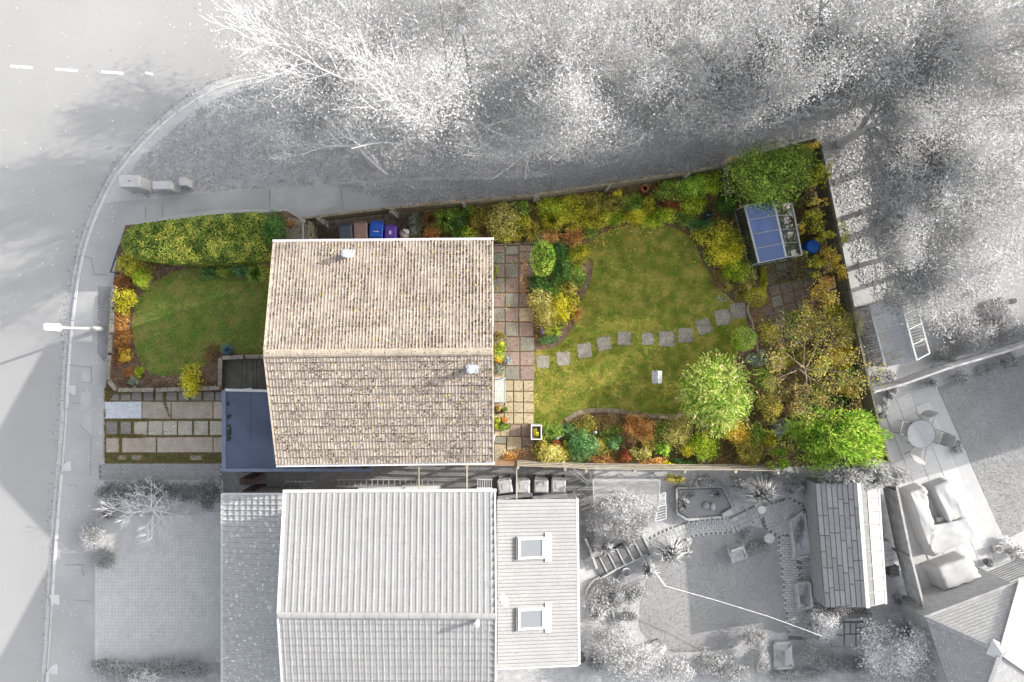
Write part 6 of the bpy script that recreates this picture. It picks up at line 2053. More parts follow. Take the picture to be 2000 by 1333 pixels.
for i in range(8):
    j = 0.0
    while j < 1:
        L = random.choice((.13, .16, .2, .26))
        j2 = min(1, j + L)
        q = []
        for (u, v) in ((i, j), (i + 1, j), (i + 1, j2), (i, j2)):
            t = u / 8
            v_ = v + (.004 if v == j else -.004)
            q.append(S[0].lerp(S[1], t + (.012 if u == i else -.012)).lerp(S[2].lerp(S[3], t + (.012 if u == i else -.012)), v_))
        up_ = Vector((0, 0, .03 + .004 * (i % 2)))
        MB().add([p_ for p_ in q] + [p_ + up_ for p_ in q], [(7, 6, 5, 4), (0, 1, 5, 4), (1, 2, 6, 5), (2, 3, 7, 6), (3, 0, 4, 7)]).build('shingle', random.choice(TONES), sroof)
        j = j2
MB().bar(S[1] + Vector((0, 0, .05)), S[3] + Vector((0, 0, .05)), .14, .05).build('ridge_cap', M_wp, sroof)
for i in range(9):      # dark glazing strip and felt bays beyond the ridge
    a, b = i / 9, (i + 1) / 9 - .01
    for s0, s1, m_ in ((.1, .38, M_ndark), (.42, .97, mat('felt_grey', 160, 172, 5, .9, bump=.2, rnd=.03))):
        q = [S[1].lerp(S[5], s0).lerp(S[3].lerp(S[4], s0), a), S[1].lerp(S[5], s1).lerp(S[3].lerp(S[4], s1), a), S[1].lerp(S[5], s1).lerp(S[3].lerp(S[4], s1), b), S[1].lerp(S[5], s0).lerp(S[3].lerp(S[4], s0), b)]
        u_ = Vector((0, 0, .02))
        MB().add(q + [p_ + u_ for p_ in q], [(7, 6, 5, 4), (0, 1, 5, 4), (1, 2, 6, 5), (2, 3, 7, 6), (3, 0, 4, 7)]).build('roof_panel', m_, sroof)
MB().bar(S[5] + Vector((.03, 0, .0)), S[4] + Vector((.03, 0, .0)), .08, .07).build('gutter', M_wp, shed)
# things behind the shed
for k, (x, y, w_, l_, h_, m_, lb) in enumerate(((1733, 1066, .3, .35, .9, M_bg, 'small grey box behind the shed, uppermost of three'), (1736, 1090, .38, .7, .8, M_bed, 'pale slatted chest behind the shed'), (1748, 1117, .34, .45, .8, M_ndark, 'dark grey box by the diagonal fence below the slatted chest'))):
    c = P(x, y, h_)
    rt = thing('storage_box', lb, 'storage box', (c.x, c.y, ZG))
    MB().box((c.x, c.y, (h_ + ZG) / 2 - .03), (w_, l_, h_ - ZG - .06), rz=R(8)).build('body', m_, rt, bevel=.01)
    for i in range(3):
        MB().box((c.x, c.y + (i - 1) * l_ / 3, h_ - .02), (w_ + .03, l_ / 3 - .02, .04), rz=R(8)).build('lid_slat', m_, rt)
stones = sheet('path', [(1622, 1215), (1696, 1212), (1694, 1262), (1624, 1264)], ZG + .02, mat('joint_grey', 120, 140, 6))
for q in ((1624, 1217, 1648, 1240), (1650, 1217, 1660, 1238), (1662, 1217, 1671, 1238), (1673, 1217, 1694, 1226), (1673, 1228, 1694, 1238), (1624, 1242, 1648, 1263), (1650, 1240, 1671, 1266), (1673, 1240, 1694, 1262)):
    slab(*q, ZG + .06, .05, M_nb2, stones, gap=.012)
edging([(1650, 1211), (1695, 1209)], 'pale stone edge of the bed at the shed end', ZG + .2, .12, M_bed)
hedge([(1612, 1188), (1702, 1188), (1705, 1208), (1616, 1210)], .7, 'grey4', 'low dark clipped strip of shrubs at the lower end of the shed', .06, 2.5, grey=True, rnd_=.15)

# ------------------------------------------------------------------ right hand neighbours
GPAT = [(1708, 772), (1828, 754), (1962, 1055), (2010, 1040), (2010, 1105), (1806, 1188), (1778, 1090), (1745, 955)]
gpat = sheet('patio', GPAT, ZG + .018, mat('pale_patio_joint', 176, 184, 3, .85))
M_pp = mat('pale_patio_slab', 186, 194, 2, .8, bump=.1, c3=180, scale3=12, rnd=.02)
gw = world_poly(GPAT, ZG)
for i in range(-4, 14):
    for j in range(-3, 20):
        c = P(1728 + i * 30 * .93 + j * 30 * .37, 770 - i * 30 * .36 + j * 30 * .9, ZG)
        if all(inside(gw, np.array([c.x + dx]), np.array([c.y + dy]))[0] for dx in (-.33, .33) for dy in (-.33, .33)):
            o = link('slab', slab_mesh(M_pp), gpat)
            o.matrix_basis = Matrix.Translation((c.x, c.y, ZG + .012)) @ Matrix.Rotation(R(22), 4, 'Z') @ Matrix.Diagonal((.63, .63, .03, 1))
fence([(1708, 767), (1765, 752), (1858, 719), (1960, 690), (2040, 664)], 1.4, 'pale slatted fence between the grey greenhouse garden and the white patio', M_fg, 5, .3, posts_px=1, side=1)
for k, (a, b, lb) in enumerate((((1740, 748), (1764, 753), 'first slanted brace of the pale fence above the white patio'), ((1817, 716), (1858, 720), 'slanted brace of the pale fence near the leafy shrubs'), ((1916, 684), (1958, 690), 'slanted brace of the pale fence at the picture edge'))):
    tag(MB().bar(P(*a, .3), P(*b, 1.35), .05, .05).build('fence_brace', M_wp), lb, 'fence brace', 'braces on the pale patio fence')
fence([(1740, 912), (1751, 960), (1778, 1090), (1803, 1188), (1828, 1285), (1845, 1350)], 1.6, 'grey fence running diagonally from the conifer down between shed and covered furniture', M_fg, 5, .05, posts_px=1, side=1)
fence([(1806, 1202), (1868, 1182), (1955, 1146), (2040, 1112)], 1.7, 'grey slatted fence between the covered furniture and the hipped roof', M_fg, 8, .35, posts_px=1, side=1, mp=M_fg)
M_cov = mat('furniture_cover', 188, 196, 3, .6, bump=.15, bscale=8)
def cover(px, z, label, flare=.1, m=None):
    """sheet of cloth over furniture: crumpled top, sides falling outwards"""
    top = [P(x, y, z) for x, y in px]
    n = len(top)
    c = sum(top, Vector()) / n
    bm = bmesh.new()
    tv = [bm.verts.new(p) for p in top]
    bv = []
    for p in top:
        d = (p - c)
        d.z = 0
        bv.append(bm.verts.new((p.x + d.normalized().x * flare, p.y + d.normalized().y * flare, ZG + .03)))
    bm.faces.new(tv)
    for i in range(n):
        bm.faces.new((bv[i], bv[(i + 1) % n], tv[(i + 1) % n], tv[i]))
    bmesh.ops.recalc_face_normals(bm, faces=bm.faces)
    bmesh.ops.triangulate(bm, faces=bm.faces)
    bmesh.ops.subdivide_edges(bm, edges=bm.edges, cuts=5, use_grid_fill=True)
    for v in bm.verts:
        f = math.sin(v.co.x * 7 + v.co.y * 5) * .02 + math.sin(v.co.x * 17 - v.co.y * 13) * .022 + math.sin(v.co.y * 29 + v.co.x * 11) * .02 + random.uniform(-.008, .008)
        if v.co.z > ZG + .05:
            v.co.z += f
        v.co.x += f * .6
    me = bpy.data.meshes.new('furniture_cover')
    bm.to_mesh(me)
    bm.free()
    me.materials.append(m or M_cov)
    for p in me.polygons:
        p.use_smooth = True
    return tag(link('furniture_cover', me), label, 'furniture cover')
cover([(1776, 964), (1808, 953), (1812, 972), (1824, 1026), (1833, 1026), (1895, 1012), (1916, 1046), (1824, 1087), (1810, 1060)], .85, 'white crumpled cover over an L-shaped corner sofa on the pale patio', .12)
cover([(1822, 952), (1856, 939), (1886, 1007), (1852, 1021)], .75, 'smooth white cover over a block beside the covered corner sofa', .06)
cover([(1826, 1112), (1895, 1088), (1916, 1126), (1846, 1155)], 1.0, 'white cover over a boxy stack by the slatted fence', .1)
pl = MB().box((P(1836, 1015, .5).x, P(1836, 1015, .5).y, .5), (.26, .16, .04), rz=R(10))
tag(pl.build('tray', M_wp), 'small white tray between the covered sofa and the covered block', 'tray')
# glass table with four chairs
M_mesh = mat('chair_fabric', 172, 184, 6, .7)
M_frame = mat('chair_frame', 128, 140, 6, .5)
tq = P(1800, 848, .74)
gtb = thing('garden_table', 'round glass garden table in the middle of four grey chairs', 'table', (tq.x, tq.y, ZG))
MB().lathe((tq.x, tq.y, .72), [(.56, -.01), (.58, 0), (.56, .012), (.02, .013)], 26).build('tabletop', glassmat('table_glass', (214, 218, 220), .2, (190, 194, 196), .2), gtb)
mb = MB()
ring = [(tq.x + .58 * math.cos(i * .2618), tq.y + .58 * math.sin(i * .2618), .72) for i in range(25)]
mb.tube(ring, .014, 5, False).build('rim', M_frame, gtb)
for i in range(4):
    a = i * math.pi / 2 + .3
    MB().bar((tq.x + .15 * math.cos(a), tq.y + .15 * math.sin(a), .7), (tq.x + .45 * math.cos(a), tq.y + .45 * math.sin(a), ZG + .03), .03, .03).build('leg', M_frame, gtb)
for k, (x, y, ang, lb) in enumerate(((1804, 822, 75, 'grey garden chair above the round glass table, back to the lawn fence'), (1829, 853, -20, 'grey garden chair right of the round glass table'), (1790, 880, -105, 'grey garden chair below the round glass table'), (1769, 838, 165, 'grey garden chair left of the round glass table'))):
    c = P(x, y, .45)
    r = thing('garden_chair', lb, 'chair', (c.x, c.y, ZG), 'chairs around the glass table')
    r.rotation_euler = (0, 0, R(ang))     # x axis points to the chair's back
    z = .34
    cput(MB().box((0, 0, z), (.46, .48, .025)), 'seat', M_mesh, r, .01)
    M = Matrix.Translation((.3, 0, z + .3)) @ Matrix.Rotation(R(62), 4, 'Y') @ Matrix.Rotation(R(180), 4, 'X')
    bk = MB().add([(.2, -.24, z + .06), (.2, .24, z + .06), (.42, .25, z + .5), (.47, .17, z + .58), (.48, 0, z + .6), (.47, -.17, z + .58), (.42, -.25, z + .5),
                   (.22, -.24, z + .06), (.22, .24, z + .06), (.44, .25, z + .5), (.49, .17, z + .58), (.5, 0, z + .6), (.49, -.17, z + .58), (.44, -.25, z + .5)],
                  [tuple(range(7)), tuple(range(13, 6, -1))] + [(i, 7 + i, 7 + (i + 1) % 7, (i + 1) % 7) for i in range(7)])
    cput(bk, 'backrest', M_mesh, r)
    for s in (-1, 1):
        cput(MB().tube([(-.24, s * .26, -.0 + .02), (-.2, s * .26, z + .2), (.1, s * .27, z + .24), (.36, s * .26, z + .32)], .016, 6), 'armrest', M_frame, r)
        cput(MB().tube([(.1, s * .24, z), (.3, s * .27, .02)], .014, 5), 'leg', M_frame, r)
pot(1741, 776, .12, .25, M_bg, 'round pot on the white patio near the fence corner', 'grey4', ph=.06)
pot(1745, 763, .2, .3, M_bg, 'wide shaded pot against the slatted fence on the white patio', 'grey4', ph=.2)
pot(1726, 812, .14, .25, M_ndark, 'small dark pot beside the right garden fence on the white patio', 'grey4', ph=.06)
pot(1873, 866, .14, .25, M_bg, 'pale pot at the lawn edge right of the glass table', 'grey3', ph=.1)
pot(1874, 880, .18, .25, M_bg, 'pot of whitish flowers at the lawn edge right of the glass table', 'white2', ph=.25)
pot(1951, 1073, .16, .3, M_wp, 'white-rimmed round pot near the lower right lawn corner', 'grey1', ph=.05)
pot(1934, 1100, .18, .3, M_ndark, 'dark potted plant above the slatted fence by the covered stack', 'grey4', ph=.2)
pot(1920, 561, .17, .3, M_wp, 'white-rimmed pot in the far right garden behind the grey greenhouse', 'grey4', ph=.05)
pot(1954, 587, .14, .3, M_bg, 'grey pot in the far right garden, left of a matching one', 'grey4', ph=.05)
pot(1981, 588, .14, .3, M_bg, 'grey pot at the far right edge of the view', 'grey4', ph=.05)
# grey greenhouse
greenhouse((1698, 598), (1729, 716), (1758, 584), (1790, 704), 1.5, 2.2, 4, 'large grey glass greenhouse right of the coloured garden', glassmat('greenhouse_glass_grey', (186, 186, 186), .25, (170, 170, 170), .25), glassmat('greenhouse_glass_grey2', (206, 206, 206), .2, (150, 150, 150), .08), M_alu, glassmat('greenhouse_glass_grey2', (206, 206, 206), .2))
stg = thing('staging', 'slatted staging inside the right half of the grey greenhouse', 'staging', P(1785, 640, ZG))
for i in range(15):
    t = i / 14
    a = P(1763 + t * 22, 600 + t * 78, .75)
    b = P(1785 + t * 22, 594 + t * 78, .75)
    MB().bar(a, b, .07, .02).build('slat', M_wp, stg)
for t in (0, 1):
    for d in (0, 1):
        q = P(1765 + t * 22 + d * 18, 600 + t * 78 - d * 5, .75)
        MB().box((q.x, q.y, .42), (.05, .05, .64)).build('leg', M_wp, stg)
# hipped roof house at the corner
ap = P(1952, 1273, 4.3)
hc = [P(1808, 1208, 2.6), P(1990, 1138, 2.6), P(2090, 1370, 2.6), P(1890, 1450, 2.6)]
hh = thing('house', 'house with hipped grey roof and white peak cap in the lower right corner', 'house', (ap.x, ap.y, ZG))
cen = sum(hc, Vector()) / 4
ins = [c.lerp(cen, .05) for c in hc]
MB().prism([(p.x, p.y) for p in ins], ZG, 2.55).build('wall', M_nwall, hh)
hr = MB().add([c + dn for c in hc] + [ap + dn], [(0, 1, 4), (1, 2, 4), (2, 3, 4), (3, 0, 4)][::1]).build('roof', M_ndark, hh)
M_hip = mat('hip_roof_tile', 172, 184, 4, .9, bump=.3, c3=222, scale3=14, t3=(.6, .68))
for i in range(4):
    a, b = hc[i], hc[(i + 1) % 4]
    mb = MB()
    rows = 16
    for j in range(rows):
        t0, t1 = j / rows, (j + 1.12) / rows
        p0, p1 = a.lerp(ap, t0) + Vector((0, 0, .03)), b.lerp(ap, t0) + Vector((0, 0, .03))
        p2, p3 = b.lerp(ap, min(t1, 1)), a.lerp(ap, min(t1, 1))
        mb.add([p0, p1, p2, p3, p0 - Vector((0, 0, .03)), p1 - Vector((0, 0, .03))], [(0, 1, 2, 3), (4, 5, 1, 0)])
    stuff(mb.build('tile_course', M_hip, hr))
    MB().bar(a + Vector((0, 0, .05)), a.lerp(ap, .96) + Vector((0, 0, .05)), .16, .06).build('hip_tile', M_hip, hr)
cp = MB().add([ap + Vector((.42 * math.cos(t + .35), .42 * math.sin(t + .35), -.16)) for t in (0, 1.57, 3.14, 4.71)] + [ap + Vector((0, 0, .18))], [(0, 1, 4), (1, 2, 4), (2, 3, 4), (3, 0, 4), (3, 2, 1, 0)])
cp.build('peak_cap', M_wp, hr)
MB().bar(hc[0] + Vector((-.05, .05, 0)), hc[1] + Vector((0, .05, 0)), .1, .08).build('gutter', M_fg, hh)

# bungalow just outside the frame: its shadow lies on the right-hand lawn and the upper patio
bq = [P(x, y, ZG) for x, y in ((2110, 827), (2110, 590), (2400, 500), (2400, 740))]
bg_ = thing('house', 'grey bungalow just beyond the right edge, shading the right-hand lawn', 'house', bq[0])
MB().prism([(p.x, p.y) for p in bq], ZG, 3.5).build('wall', M_nwall, bg_)
ra, rb = (bq[0] + bq[3]) / 2, (bq[1] + bq[2]) / 2
e_ = [Vector((p.x, p.y, 3.52)) for p in bq]
ra.z = rb.z = 4.9
rc_, rd_ = e_[0].lerp(e_[1], .5), e_[3].lerp(e_[2], .5)
MB().add(e_ + [rc_.lerp(rd_, .3) + Vector((0, 0, 1.4)), rc_.lerp(rd_, .7) + Vector((0, 0, 1.4))], [(0, 4, 1), (1, 4, 5, 2), (2, 5, 3), (3, 5, 4, 0)]).build('roof', M_hip, bg_)

# ================================================================== STREET THINGS
M_lamp = mat('lamp_grey', 214, 226, 5, .5)
def street_lamp(base_px, top_px, z, head_px, label):
    b, t, h = P(*base_px, ZG), P(*top_px, z), P(*head_px, z + .05)
    root = thing('street_lamp', label, 'street lamp', b)
    MB().lathe((b.x, b.y, ZG), [(.1, 0), (.1, .7), (.075, .75), (.065, 1)], 12).build('base', M_lamp, root)
    MB().tube([b + Vector((0, 0, .9)), Vector((b.x, b.y, z - .25)), Vector((b.x, b.y, z)).lerp(t, .5), t], [.06, .05, .045, .04], 8).build('pole', M_lamp, root)
    d = (h - t)
    d.z = 0
    L = max(d.length, .2)
    d.normalize()
    s = Vector((-d.y, d.x, 0))
    q = t + Vector((0, 0, .02))
    vs = []
    for k, (u, w_, hh_) in enumerate(((0, .09, .05), (.12, .17, .1), (L * 1.5, .17, .1), (L * 1.8, .15, .06))):
        for sx, sz in ((-1, 0), (1, 0), (.8, 1), (-.8, 1)):
            vs.append(q + d * u + s * w_ * sx + Vector((0, 0, hh_ * (sz - .3))))
    fs = [(0, 1, 2, 3), (15, 14, 13, 12)]
    for k in range(3):
        for i in range(4):
            fs.append((k * 4 + i, (k + 1) * 4 + i, (k + 1) * 4 + (i + 1) % 4, k * 4 + (i + 1) % 4))
    MB().add(vs, fs).build('lantern', M_wp, root, bevel=.015)
    MB().box(q + d * L * .9 - Vector((0, 0, .05)), (L * .9, .2, .03), rz=math.atan2(d.y, d.x)).build('diffuser', M_bg, root)
    return root
street_lamp((200, 643), (122, 641), 3.15, (100, 640), 'tall pale street lamp leaning out over the road beside the front wall')
c = P(903, 61, 6.2)
gl = thing('street_lamp', 'round white lamp head poking up through the large pale tree', 'street lamp', (c.x, c.y, ZG))
MB().tube([(c.x, c.y, ZG), (c.x, c.y, 6.1)], [.08, .045], 8).build('pole', M_lamp, gl)
MB().lathe((c.x, c.y, 6.2), [(.17 * math.sin(math.pi * (i + .2) / 8.4), -.12 * math.cos(math.pi * (i + .2) / 8.4)) for i in range(9)], 14).build('lantern', M_wp, gl, smooth=True)
M_cab = mat('cabinet_grey', 200, 212, 4, .5)
for x, y, w_, d_, h_, lb in ((252, 354, .86, .48, 1.2, 'largest pale utility cabinet, nearest the kerb'), (316, 362, .78, .34, 1.1, 'middle utility cabinet with rounded end on the verge'), (357, 355, .34, .34, .8, 'smallest square utility cabinet, right of three on the verge')):
    c = P(x, y, h_)
    rt = thing('utility_cabinet', lb, 'utility cabinet', (c.x, c.y, ZG), 'utility cabinets on the verge')
    MB().box((c.x, c.y, ZG + .05), (w_ + .08, d_ + .08, .1)).build('plinth', M_bg, rt)
    MB().box((c.x, c.y, (ZG + .1 + h_ - .06) / 2), (w_ - .04, d_ - .04, h_ - .16 - ZG)).build('body', M_cab, rt)
    MB().box((c.x, c.y, h_ - .03), (w_, d_, .06)).build('lid', M_cab, rt, bevel=.02)
    for s in (-1, 1):
        MB().box((c.x + s * (w_ - .04) / 4, c.y - d_ / 2 + .012, h_ * .5), ((w_ - .04) / 2 - .03, .02, h_ - .4)).build('door', M_cab, rt)
    if w_ > .8:
        MB().box((c.x + .02, c.y, h_ + .005), (.1, .03, .02)).build('lifting_lug', M_ndark, rt)

# ================================================================== GREY PLANTING
GL = [
 (232, 962, 48, 26, 1.0, 'grey5', .07, 'ball', 'broad dark grey shrub at the left of the neighbour front bed', 'shrub'),
 (300, 955, 48, 22, .9, 'grey5', .07, 'ball', 'dark grey shrub behind the bare white branches', 'shrub'),
 (365, 958, 44, 24, .9, 'grey5', .07, 'ball', 'mid grey shrub right of the bare white branches', 'shrub'),
 (412, 968, 34, 30, 1.0, 'grey5', .07, 'ball', 'dark shrub against the speckled garage roof', 'shrub'),
 (184, 1045, 30, 32, .8, 'grey3', .075, 'ball', 'pale leafy shrub at the pavement by the bare branches', 'shrub'),
 (206, 1088, 28, 26, .8, 'grey4', .06, 'ball', 'dark dense shrub below the pale leafy one', 'shrub'),
 (215, 1005, 34, 16, .7, 'grey1', .07, 'grass', 'sloping grey grass between the two front shrubs', 'grass clump'),
 (245, 1312, 70, 26, .7, 'grey1', .09, 'ball', 'leafy grey shrub at the lower left edge of the drive', 'shrub'),
 (350, 1308, 80, 28, .7, 'grey1', .09, 'ball', 'large-leaved grey shrub at the lower edge beside the garage', 'shrub'),
 (280, 1322, 40, 18, .9, 'white2', .09, 'ball', 'whitish shrub at the very bottom left', 'shrub'),
 (205, 1300, 30, 14, .3, 'grey2', .08, 'flat', 'low grey plants at the drive corner by the pavement', 'ground cover'),
 (1215, 985, 62, 34, 2.5, 'grey3', .08, 'ball', 'large pale shrub growing through the fruit cage', 'shrub'),
 (1172, 1005, 30, 42, 1.5, 'grey3', .08, 'ball', 'pale shrub beside the extension, left of the fruit cage', 'shrub'),
 (1215, 1030, 52, 30, 1.2, 'grey2', .075, 'ball', 'spreading grey shrub below the fruit cage', 'shrub'),
 (1256, 1010, 30, 26, 1.2, 'grey1', .075, 'ball', 'dusky shrub left of the white wire rack', 'shrub'),
 (1180, 1068, 26, 22, .7, 'grey2', .11, 'grass', 'spiky grey clump left of the steps', 'grass clump'),
 (1218, 1058, 26, 14, .6, 'grey2', .08, 'ball', 'grey mound above the steps', 'shrub'),
 (1305, 1078, 38, 36, .9, 'grey3', .16, 'grass', 'large pale spiky clump at the brick path bend', 'grass clump'),
 (1264, 1112, 28, 26, .8, 'grey3', .15, 'grass', 'second pale spiky clump nearer the washing line post', 'grass clump'),
 (1283, 1083, 12, 11, .5, 'white2', .06, 'ball', 'small dazzling white bush left of the pale spiky clump', 'bush'),
 (1336, 1078, 18, 16, .5, 'grey3', .12, 'grass', 'pale tuft right of the large pale spiky clump', 'grass clump'),
 (1340, 1058, 12, 12, .4, 'white2', .07, 'ball', 'whitish plant at the lawn edge under the path bend', 'perennial'),
 (1175, 1178, 34, 36, .5, 'grey3', .11, 'ball', 'pebbly round-leaved plant in the curved bed', 'perennial'),
 (1165, 1200, 22, 22, .5, 'grey3', .14, 'grass', 'pale strappy plant low in the curved bed', 'grass clump'),
 (1190, 1142, 28, 18, .5, 'grey1', .07, 'ball', 'dusky plant below the heart-shaped pot', 'perennial'),
 (1208, 1165, 18, 26, .6, 'grey2', .07, 'spiky', 'feathery grey plant along the curved edging', 'perennial'),
 (1240, 1160, 28, 26, .5, 'grey2', .085, 'ball', 'rounded-leaf grey plants at the left of the lawn', 'perennial'),
 (1225, 1200, 26, 20, .5, 'grey1', .08, 'ball', 'dusky plants at the lower left of the lawn', 'perennial'),
 (1195, 1240, 46, 30, 1.2, 'grey3', .075, 'ball', 'pale shrub at the lower right of the extension', 'shrub'),
 (1225, 1290, 66, 44, 1.6, 'grey3', .08, 'ball', 'big pale shrub at the bottom edge, left of the lawn', 'shrub'),
 (1290, 1262, 14, 14, 1.3, 'white2', .07, 'ball', 'round white-topped bush below the lawn', 'bush'),
 (1310, 1305, 50, 34, 1.3, 'grey3', .075, 'ball', 'pale shrub at the bottom edge under the lawn', 'shrub'),
 (1168, 1290, 24, 26, .7, 'grey4', .07, 'ball', 'dark shrub right of the dark tub', 'shrub'),
 (1390, 1292, 36, 30, .9, 'grey1', .085, 'ball', 'dusky round-leaved shrub at the bottom middle', 'shrub'),
 (1430, 1312, 44, 24, .9, 'grey2', .075, 'ball', 'grey shrub at the bottom edge left of the cold frame', 'shrub'),
 (1475, 1248, 30, 32, 1.0, 'grey2', .075, 'ball', 'rounded grey shrub below the brick path end', 'shrub'),
 (1485, 1290, 24, 34, .9, 'grey2', .075, 'ball', 'grey shrub left of the cold frame', 'shrub'),
 (1575, 1275, 30, 26, .7, 'grey1', .08, 'ball', 'dusky shrub right of the cold frame', 'shrub'),
 (1612, 1290, 32, 30, .7, 'grey1', .085, 'ball', 'dark leafy shrub below the grey paving slabs', 'shrub'),
 (1560, 1320, 70, 14, .5, 'grey2', .07, 'flat', 'grey low plants along the bottom edge', 'ground cover'),
 (1608, 1218, 32, 36, 1.3, 'white2', .085, 'ball', 'bright whitish shrub at the lower end of the washing line', 'shrub'),
 (1580, 1225, 24, 26, .9, 'grey1', .075, 'ball', 'dusky shrub left of the bright whitish one', 'shrub'),
 (1560, 1040, 11, 34, .4, 'grey2', .07, 'ball', 'grey herbs filling the upper raised bed', 'herbs'),
 (1570, 1165, 10, 20, .4, 'grey1', .06, 'ball', 'grey herbs filling the lower raised bed', 'herbs'),
 (1530, 1282, 10, 20, .25, 'grey4', .05, 'flat', 'dark seedlings in the cold frame bed', 'seedlings'),
 (1460, 1040, 14, 14, .4, 'grey3', .07, 'ball', 'pale plant at the bend of the brick paving', 'perennial'),
 (1480, 1070, 26, 14, .25, 'grey1', .06, 'flat', 'low plants around the round side table', 'ground cover'),
 (1478, 958, 46, 34, 1.6, 'grey2', .1, 'grass', 'large feathery grey shrub arching over the white table', 'shrub'),
 (1450, 940, 40, 18, 1.5, 'grey1', .1, 'feather', 'dusky feathery shrub behind the slatted fence', 'shrub'),
 (1370, 940, 44, 14, .9, 'grey4', .07, 'ball', 'dark shrub between slatted fence and pond', 'shrub'),
 (1400, 965, 20, 12, .5, 'grey2', .12, 'grass', 'pale rushes at the upper right of the pond', 'grass clump'),
 (1345, 968, 16, 12, .4, 'grey1', .07, 'ball', 'dusky waterside plant at the upper left of the pond', 'perennial'),
 (1335, 985, 18, 20, .6, 'grey2', .12, 'grass', 'pale rushes at the left of the pond', 'grass clump'),
 (1312, 935, 30, 12, .8, 'olive', .07, 'ball', 'olive tinted plants spilling under the slatted fence', 'perennial'),
 (1545, 940, 36, 20, 1.4, 'grey2', .1, 'feather', 'grey feathery growth left of the shed', 'shrub'),
 (1500, 975, 20, 14, .4, 'grey4', .06, 'flat', 'dark plants between white table and shed', 'ground cover'),
 (1570, 950, 22, 18, .6, 'grey4', .08, 'ball', 'dark leafy plant at the shed corner', 'perennial'),
 (1770, 1240, 34, 24, .5, 'grey2', .11, 'ball', 'large-leaved grey plants and stones by the diagonal fence', 'perennial'),
 (1700, 1245, 20, 20, .5, 'grey3', .08, 'ball', 'pale plant right of the grey paving slabs', 'perennial'),
 (1655, 1300, 40, 24, .5, 'grey4', .07, 'ball', 'dark low shrub at the bottom right of the garden', 'shrub'),
 (1720, 1140, 8, 30, .3, 'grey4', .06, 'flat', 'dark weeds between shed and diagonal fence', 'weeds'),
 (1815, 748, 22, 18, .5, 'grey2', .16, 'grass', 'spiky grey clump at the corner of the white patio', 'grass clump'),
 (1872, 738, 26, 18, .6, 'grey2', .09, 'ball', 'pale leafy shrub right of the spiky clump below the fence', 'shrub'),
 (1965, 706, 30, 22, .6, 'grey2', .09, 'ball', 'pale leafy shrub at the right edge below the fence', 'shrub'),
 (1925, 722, 24, 10, .3, 'grey1', .08, 'flat', 'low plants along the lawn edge below the fence', 'ground cover'),
 (1728, 790, 10, 22, .4, 'grey2', .06, 'ball', 'wispy pale plants beside the right garden fence', 'perennial'),
 (1965, 1058, 18, 12, .4, 'white2', .07, 'ball', 'white flowers at the lower right lawn corner', 'flowers'),
 (1985, 1080, 24, 16, .5, 'grey4', .08, 'ball', 'dark leafy plants at the right edge above the slatted fence', 'perennial'),
 (1860, 625, 50, 40, 1.0, 'grey1', .075, 'ball', 'dusky shrub right of the grey greenhouse', 'shrub'),
 (1905, 655, 44, 34, 1.0, 'grey2', .075, 'ball', 'paler wispy shrub above the slatted fence', 'shrub'),
 (1940, 615, 50, 34, .8, 'grey4', .075, 'ball', 'dark shrub in front of the far right pots', 'shrub'),
 (1980, 640, 40, 34, .8, 'grey1', .075, 'ball', 'dusky shrub at the far right edge above the fence', 'shrub'),
 (1845, 690, 34, 20, .6, 'grey4', .07, 'ball', 'dark growth below the grey greenhouse', 'shrub'),
 (1725, 735, 30, 18, .6, 'grey2', .07, 'ball', 'pale growth between right fence and grey greenhouse', 'shrub'),
 (1690, 680, 18, 44, .8, 'grey4', .07, 'ball', 'dark growth along the left wall of the grey greenhouse', 'shrub'),
 (1900, 540, 70, 44, 1.0, 'grey2', .08, 'ball', 'broad dark shrub in the far right garden', 'shrub'),
 (1500, 928, 24, 12, 1.0, 'grey2', .1, 'feather', 'pale feathery sprays under the small conifer', 'shrub'),
]
for px, py, rx, ry, h, pal, leaf, st_, lb, ct in GL:
    shrub(px, py, rx * 1.12, ry * 1.12, h, pal, lb, ct, leaf, st_, grey=True)
M_bw = mat('bark_white', 202, 216, 12, .9, bump=.4)
M_bm = mat('bark_mid', 176, 206, 12, .9, bump=.4)
M_bd = mat('bark_dark', 170, 190, 12, .9, bump=.4)
tree(292, 1000, 78, 1.5, 'grey3', 'bare pollarded shrub with bright white branches in the neighbour front bed', .07, 220, M_bw, 7, 3, 21, .07, .1, name='bare_shrub', up=.2)
tree(1770, 1302, 86, 2.6, 'white2', 'pale leafy tree in the lower right beside the diagonal fence', .09, 5200, M_bw, 6, 3, 22, .08, .2, up=.35)

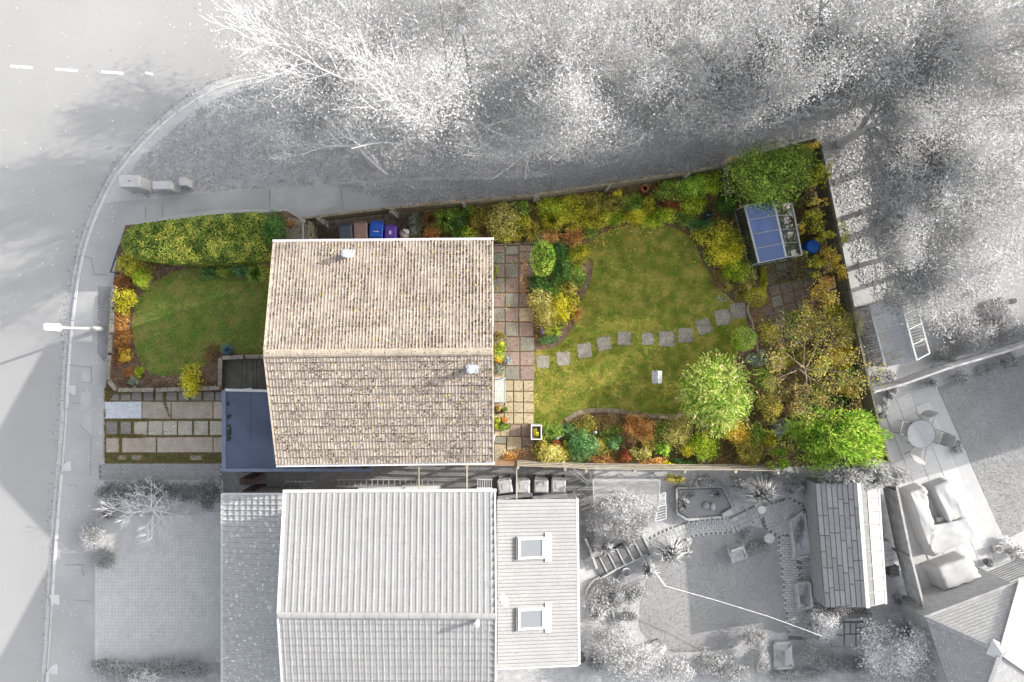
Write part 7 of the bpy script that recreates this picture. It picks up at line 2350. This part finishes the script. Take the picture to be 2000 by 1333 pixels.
# ================================================================== THE WOOD ABOVE
TR = [
 (860, 150, 330, 8.5, 'grey3', M_bw, 15000, .42, 31, 'large pale half-bare tree with white branches above the house roof'),
 (1090, 205, 200, 7.6, 'grey3', M_bw, 8000, .36, 32, 'pale tree right of the largest one, above the patio'),
 (640, 75, 170, 7.0, 'grey3', M_bw, 4200, .36, 33, 'pale thin tree overhanging the road junction'),
 (690, 270, 170, 5.8, 'grey3', M_bw, 5200, .34, 34, 'thin low tree between the road corner and the public path'),
 (1060, 30, 190, 8.4, 'grey3', M_bw, 7000, .36, 35, 'pale tree at the top edge right of the round lamp'),
 (1250, 110, 150, 7.0, 'grey2', M_bm, 6500, .34, 36, 'mid grey tree at the top edge, centre right'),
 (1420, 90, 170, 7.5, 'grey2', M_bm, 10000, .34, 37, 'dense mid grey tree above the timber bed frame'),
 (1420, 225, 120, 5.0, 'grey1', M_bm, 6500, .3, 38, 'low grey tree hugging the upper fence'),
 (1560, 150, 150, 7.0, 'grey1', M_bd, 10000, .32, 39, 'dense darker tree above the evergreen corner'),
 (1640, 30, 160, 8.0, 'grey1', M_bd, 9000, .34, 40, 'dense dark tree at the top edge above the corner'),
 (1800, 70, 180, 8.0, 'grey1', M_bm, 11000, .36, 41, 'broad grey tree at the top right'),
 (1950, 60, 160, 8.0, 'grey2', M_bm, 9000, .36, 42, 'paler tree in the top right corner'),
 (1735, 225, 170, 5.6, 'grey4', M_bm, 10000, .34, 43, 'dark tree just beyond the upper right garden corner'),
 (1900, 250, 180, 6.0, 'grey1', M_bm, 10000, .36, 44, 'grey tree at the right edge, second from the top'),
 (1765, 385, 140, 4.6, 'grey4', M_bw, 2600, .3, 45, 'white-branched thin tree close beyond the right garden fence'),
 (1880, 395, 170, 5.8, 'grey2', M_bw, 7000, .34, 46, 'white-branched tree right of the thin one'),
 (1765, 500, 120, 4.9, 'grey2', M_bw, 5600, .28, 47, 'small white-branched tree leaning over the grey greenhouse'),
 (1850, 520, 110, 4.4, 'grey1', M_bw, 3600, .28, 48, 'small thin tree above the grey greenhouse'),
]
CLIP = world_poly([(200, 395), (530, 372), (760, 352), (780, 385), (1040, 378), (1430, 312), (1600, 268), (1655, 560), (1730, 905), (1400, 905), (200, 905)], ZG)
for x, y, r, h, pal, bk, nl, sp, sd_, lb in TR:
    tree(x, y, r, h, pal, lb, .08, int(nl * 2.8), bk, 8, 4 if r > 130 else 3, sd_, .17 if h > 5 else .1, sp, up=.3, clip=True)
LT = gy(156, 164, 172, 182)
litter('leaf_litter', [(250, 330), (380, 215), (480, 165), (700, 150), (1000, 120), (1600, 60), (2100, 0), (2100, 500), (1680, 560), (1600, 265), (1200, 335), (760, 350), (530, 368), (380, 376), (285, 388)], ZG + .012, 'litter_g', LT, 60000, .085, None, .2, .03)
litter('leaf_litter', [(640, 360), (1040, 345), (1420, 290), (1420, 320), (1040, 380), (800, 402)], ZG + .012, 'litter_g', gy(150, 180, 205, 225), 3200, .09, None, .3, .03)
litter('fallen_leaves', [(810, 398), (1040, 380), (1290, 342), (1290, 350), (1040, 388), (812, 404)], ZG + .012, 'litter_o', PAL['orange'], 500, .085, None, .3, .03)
litter('fallen_leaves', [(0, 0), (500, 0), (480, 140), (300, 230), (150, 420), (120, 650), (0, 650)], .004, 'litter_w', gy(190, 200, 210), 130, .075, None, .2, .01)
litter('fallen_leaves', [(190, 1020), (430, 1020), (430, 1285), (190, 1285)], ZG + .04, 'litter_w', gy(214, 228, 240), 200, .07, None, .2, .01)
litter('fallen_leaves', [(190, 390), (240, 395), (190, 520), (140, 900), (110, 1330), (170, 1330), (200, 900)], ZG + .01, 'litter_w', gy(214, 228, 240), 120, .07, None, .2, .01)

gut = off(kw, -.16)
gl_ = []
for i in range(len(gut) - 1):
    for k in range(14):
        p = gut[i].lerp(gut[i + 1], random.random())
        if abs(p.x) < 24 and abs(p.y) < 16:
            gl_.append((p.x + random.gauss(0, .16), p.y + random.gauss(0, .1), .018))
gl_ = np.array(gl_)
stuff(link('fallen_leaves', fast_mesh('fallen_leaves', leaf_quads(gl_, RNG.normal(size=gl_.shape) * .2 + np.array([0, 0, 1.0]), .07, .05), 4, leafmat('litter_w2', gy(150, 180, 210)))))
